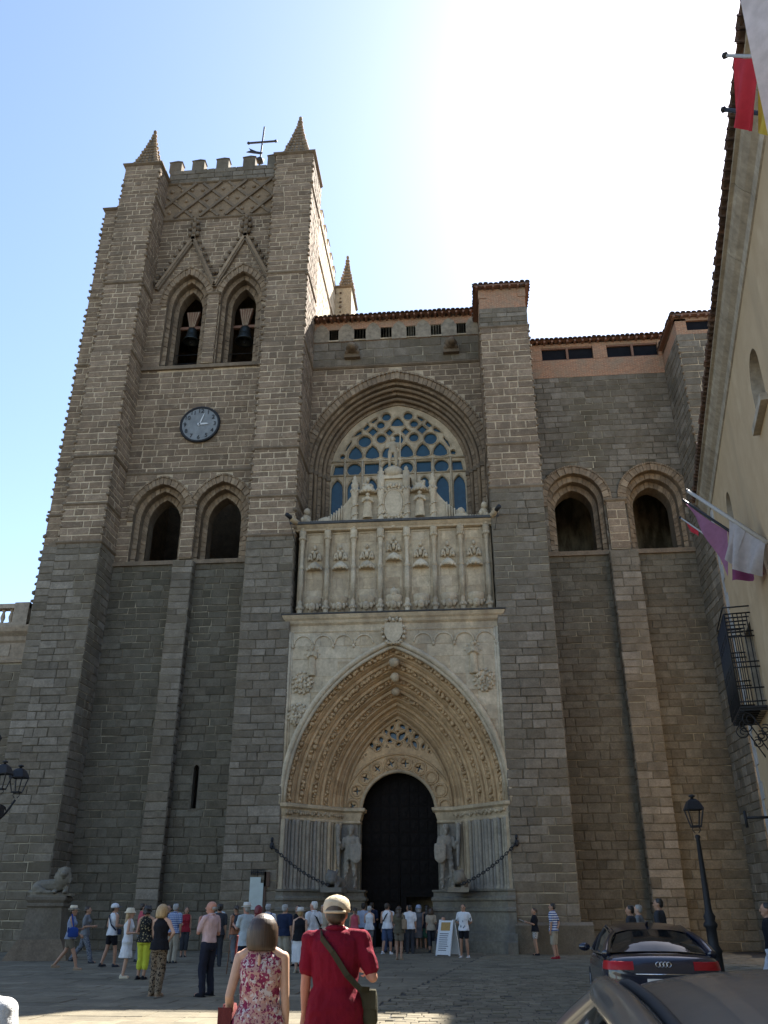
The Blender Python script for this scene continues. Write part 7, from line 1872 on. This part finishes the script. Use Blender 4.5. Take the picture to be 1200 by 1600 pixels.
for lab, x, y, f_, h_, sx_, tp, bt, hr in [
    ('woman in a salmon top at the back of the queue by the door', -4.45, -.75, 15, 1.64, 'f', ('tank', 'salmon'), ('shorts', 'jeans'), ('tail', 'dkbr')),
    ('tall man in navy deep in the doorway on its left side', -4.1, 2.3, 0, 1.84, 'm', ('tee', 'navy'), ('trousers', 'charcoal'), ('short', 'dkbr')),
    ('woman in a grey top between the denim shorts and the long haired woman', -2.85, .6, -10, 1.66, 'f', ('tank', 'grey'), ('skirt', 'charcoal'), ('bob', 'dkbr')),
    ('man in an olive shirt facing out of the doorway', -2.5, 1.5, 175, 1.74, 'm', ('tee', 'olive'), ('trousers', 'charcoal'), ('short', 'black')),
    ('woman in a beige blouse stepping up to the open wicket', -1.55, .9, 8, 1.63, 'f', ('tee', 'beige'), ('capri', 'charcoal'), ('bob', 'brown'))]:
    person(lab, (x, y), f_, h_, sx_, 't', 'step', ('down', 'bent'), tp, bt, 'charcoal', hr, eyes=False, group=Q)
for lab, x, y, f_, h_, sx_, tp, bt, hr in [
    ('man in a pale grey shirt by the wall left of the notice board', -9.3, -2.6, 150, 1.76, 'm', ('tee', 'ltgrey'), ('trousers', 'jeans'), ('short', 'dkbr')),
    ('woman in a dark red top by the wall beyond the checked shirt', -10.4, -3.2, 200, 1.66, 'f', ('tank', 'dkred'), ('capri', 'charcoal'), ('long', 'brown')),
    ('man in a beige shirt beyond the white haired man', -5.1, -4.5, 170, 1.72, 'm', ('tee', 'beige'), ('trousers', 'grey'), ('short', 'grey'))]:
    person(lab, (x, y), f_, h_, sx_, 't', 'stand', ('down', 'bent'), tp, bt, 'charcoal', hr)
# ---- right side
person('young man in a printed white shirt, black shorts and sunglasses', (-.22, -2.6), 165, 1.76, 'm', 't', 'wide', ('back', 'back'), ('tee', 'tprint'), ('shorts', 'black'), 'white', ('short', 'dkbr'), glasses=True)
P32, j32 = person('woman in a black top and patterned shorts reading a sheet of paper', (2.47, -.75), 100, 1.62, 'f', 't', 'stand', ('front', 'front'), ('tee', 'black'), ('shorts', 'blackwhite'), 'black', ('tail', 'brown'), turn=10)
pp_ = MB(C['white']); pp_.add([(-.14, .38, 1.12), (.14, .38, 1.12), (.14, .58, 1.22), (-.14, .58, 1.22), (-.14, .38, 1.125), (.14, .38, 1.125), (.14, .58, 1.225), (-.14, .58, 1.225)], [(3, 2, 1, 0), (4, 5, 6, 7), (0, 1, 5, 4), (1, 2, 6, 5), (2, 3, 7, 6), (3, 0, 4, 7)])
held('paper_sheet', 'white sheet of paper held by the woman in black', 'paper', P32, [('sheet', pp_)])
person('young man in a blue and white striped polo and khaki shorts', (2.95, -3.3), 62, 1.78, 'm', 't', 'stand', ('down', 'back'), ('tee', 'stripe'), ('bermuda', 'sand'), 'dkred', ('short', 'black'), turn=20)
person('dark haired youth in a black shirt, left of two beyond the blue car', (4.15, -12.3), 60, 1.68, 'm', 't', 'stand', ('down', 'down'), ('tee', 'charcoal'), ('trousers', 'jeans'), 'charcoal', ('short', 'black'), turn=15)
person('grey haired person in a pale collar behind the youth by the blue car', (4.55, -11.2), 70, 1.70, 'm', 'f', 'stand', ('down', 'down'), ('tee', 'grey'), ('trousers', 'charcoal'), 'charcoal', ('short', 'grey'))
person('tall dark haired youth in a dark shirt, right of two beyond the blue car', (4.75, -13.0), 62, 1.84, 'm', 't', 'stand', ('down', 'down'), ('tee', 'charcoal'), ('trousers', 'charcoal'), 'charcoal', ('short', 'black'), turn=10)
person('dark haired man in black and white trousers at the right edge', (5.52, -19.0), 75, 1.74, 'm', 't', 'walk', ('down', 'down'), ('tucked', 'black'), ('trousers', 'white'), 'charcoal', ('short', 'black'))

# ------------------------------------------------------------------ paving, then stones: the largest in view as pieces, the rest joined
_f = Vector((-math.sin(YAW)*math.cos(PITCH), math.cos(YAW)*math.cos(PITCH), math.sin(PITCH))); _r = Vector((math.cos(YAW), math.sin(YAW), 0)); _u = _r.cross(_f)
def proj(p):
    d = Vector(p)-CAM; z = d.dot(_f)
    if z < .2: return None
    return (384+846*d.dot(_r)/z, 512-846*d.dot(_u)/z)
def area(pts):
    q = [proj(p) for p in pts]
    if any(x is None for x in q): return 0
    cx = sum(x for x, y in q)/4; cy = sum(y for x, y in q)/4
    if not (-4 < cx < 772 and -4 < cy < 1030): return 0
    return abs(sum(q[i][0]*q[(i+1) % 4][1]-q[(i+1) % 4][0]*q[i][1] for i in range(4)))/2
SL = []
def slab(x0, x1, y0, y1, zr=.006):
    z = R.uniform(-zr, zr); g = .006; e = .012; j = lambda: R.uniform(-.006, .006)
    c = [(x0+g+j(), y0+g+j()), (x1-g+j(), y0+g+j()), (x1-g+j(), y1-g+j()), (x0+g+j(), y1-g+j())]
    mx, my = (x0+x1)/2, (y0+y1)/2
    t = [R.uniform(-.003, .003) for _ in range(4)]
    ins = [(x+(e if x < mx else -e), y+(e if y < my else -e)) for x, y in c]
    vs = [(x, y, -.03) for x, y in c]+[(x, y, z-.008) for x, y in c]+[(x, y, z+tt) for (x, y), tt in zip(ins, t)]
    fs = [(8, 9, 10, 11)]
    for i in range(4):
        k = (i+1) % 4; fs += [(i, k, 4+k, 4+i), (4+i, 4+k, 8+k, 8+i)]
    SL.append((vs, fs))
y = -36.0
def ang(x, y): return x
while y < 3.0:
    setts = False
    dy = R.uniform(.55, .8)
    # slabs left of a slanting line, small setts in rows to the right of it
    edge = -1.9+(y+21)*.12
    x = -24+R.uniform(0, 1)
    while x < edge:
        dx = R.choice((.7, .9, 1.1, 1.35))*R.uniform(.9, 1.1)
        if edge-(x+dx) < .4: dx = edge-x
        slab(x, x+dx, y, y+dy); x += dx
    if y > -33 and y < 3:
        n = 3; h = dy/n
        for k in range(n):
            x = edge+R.uniform(-.0, .1)
            step = .26 if y < -12 else .5
            while x < 10 :
                dx = step*R.uniform(.8, 1.25); slab(x, x+dx, y+k*h, y+k*h+h, .012); x += dx
    y += dy
sl = [(area([v[8], v[9], v[10], v[11]]), i) for i, (v, f) in enumerate(SL)]
sl.sort(reverse=True); top = {i for a, i in sl[:300] if a > 0}
rest = MB(M['paving'])
for i, (v, f) in enumerate(SL):
    if i in top:
        c = Vector((sum(p[0] for p in v)/12, sum(p[1] for p in v)/12, 0))
        m = MB(M['paving']); m.add([(p[0]-c.x, p[1]-c.y, p[2]) for p in v], f); m.obj('paving_stone', plaza, tuple(c))
    else: rest.add(v, f)
rest.obj('paving', plaza, kind='stuff')
for p in PARTS: p.done()
wpart_stones = [s for s in STONES if s[4] is wpart]
names = dict(granite='stone_block', rubble='stone_block')
def to_obj(s, par):
    v, f, mat, rnd, part_, N = s
    c = Vector((sum(p[0] for p in v)/12, sum(p[1] for p in v)/12, sum(p[2] for p in v)/12))
    m = MB(M[mat]); m.add([tuple(Vector(p)-c) for p in v], f, 0, rnd); m.obj('stone_block', par, tuple(c))
def front(s):
    c = Vector(s[0][8]); return (CAM.x-c.x)*s[5][0]+(CAM.y-c.y)*s[5][1] > 0
cs = [s for s in STONES if s[4] is not wpart]
sc2 = []
for i, s in enumerate(cs):
    a = area([s[0][8], s[0][9], s[0][10], s[0][11]]) if front(s) else 0
    if s[0][8][2] < 2.2 or (s[4].name == 'nave_wall'): a *= .5
    sc2.append((a, i))
sc2.sort(reverse=True); top = {i for a, i in sc2[:300] if a > 0}
order = ['granite', 'granite_b', 'rubble', 'rubble_lit', 'lime', 'lime_pale']
rest = MB([M[q] for q in order])
for i, s in enumerate(cs):
    if i in top: to_obj(s, s[4].o)
    else: rest.add(s[0], s[1], order.index(s[2]), s[3])
rest.obj('stonework', cath, kind='stuff')
for s in wpart_stones: to_obj(s, wing_wall)
flush()
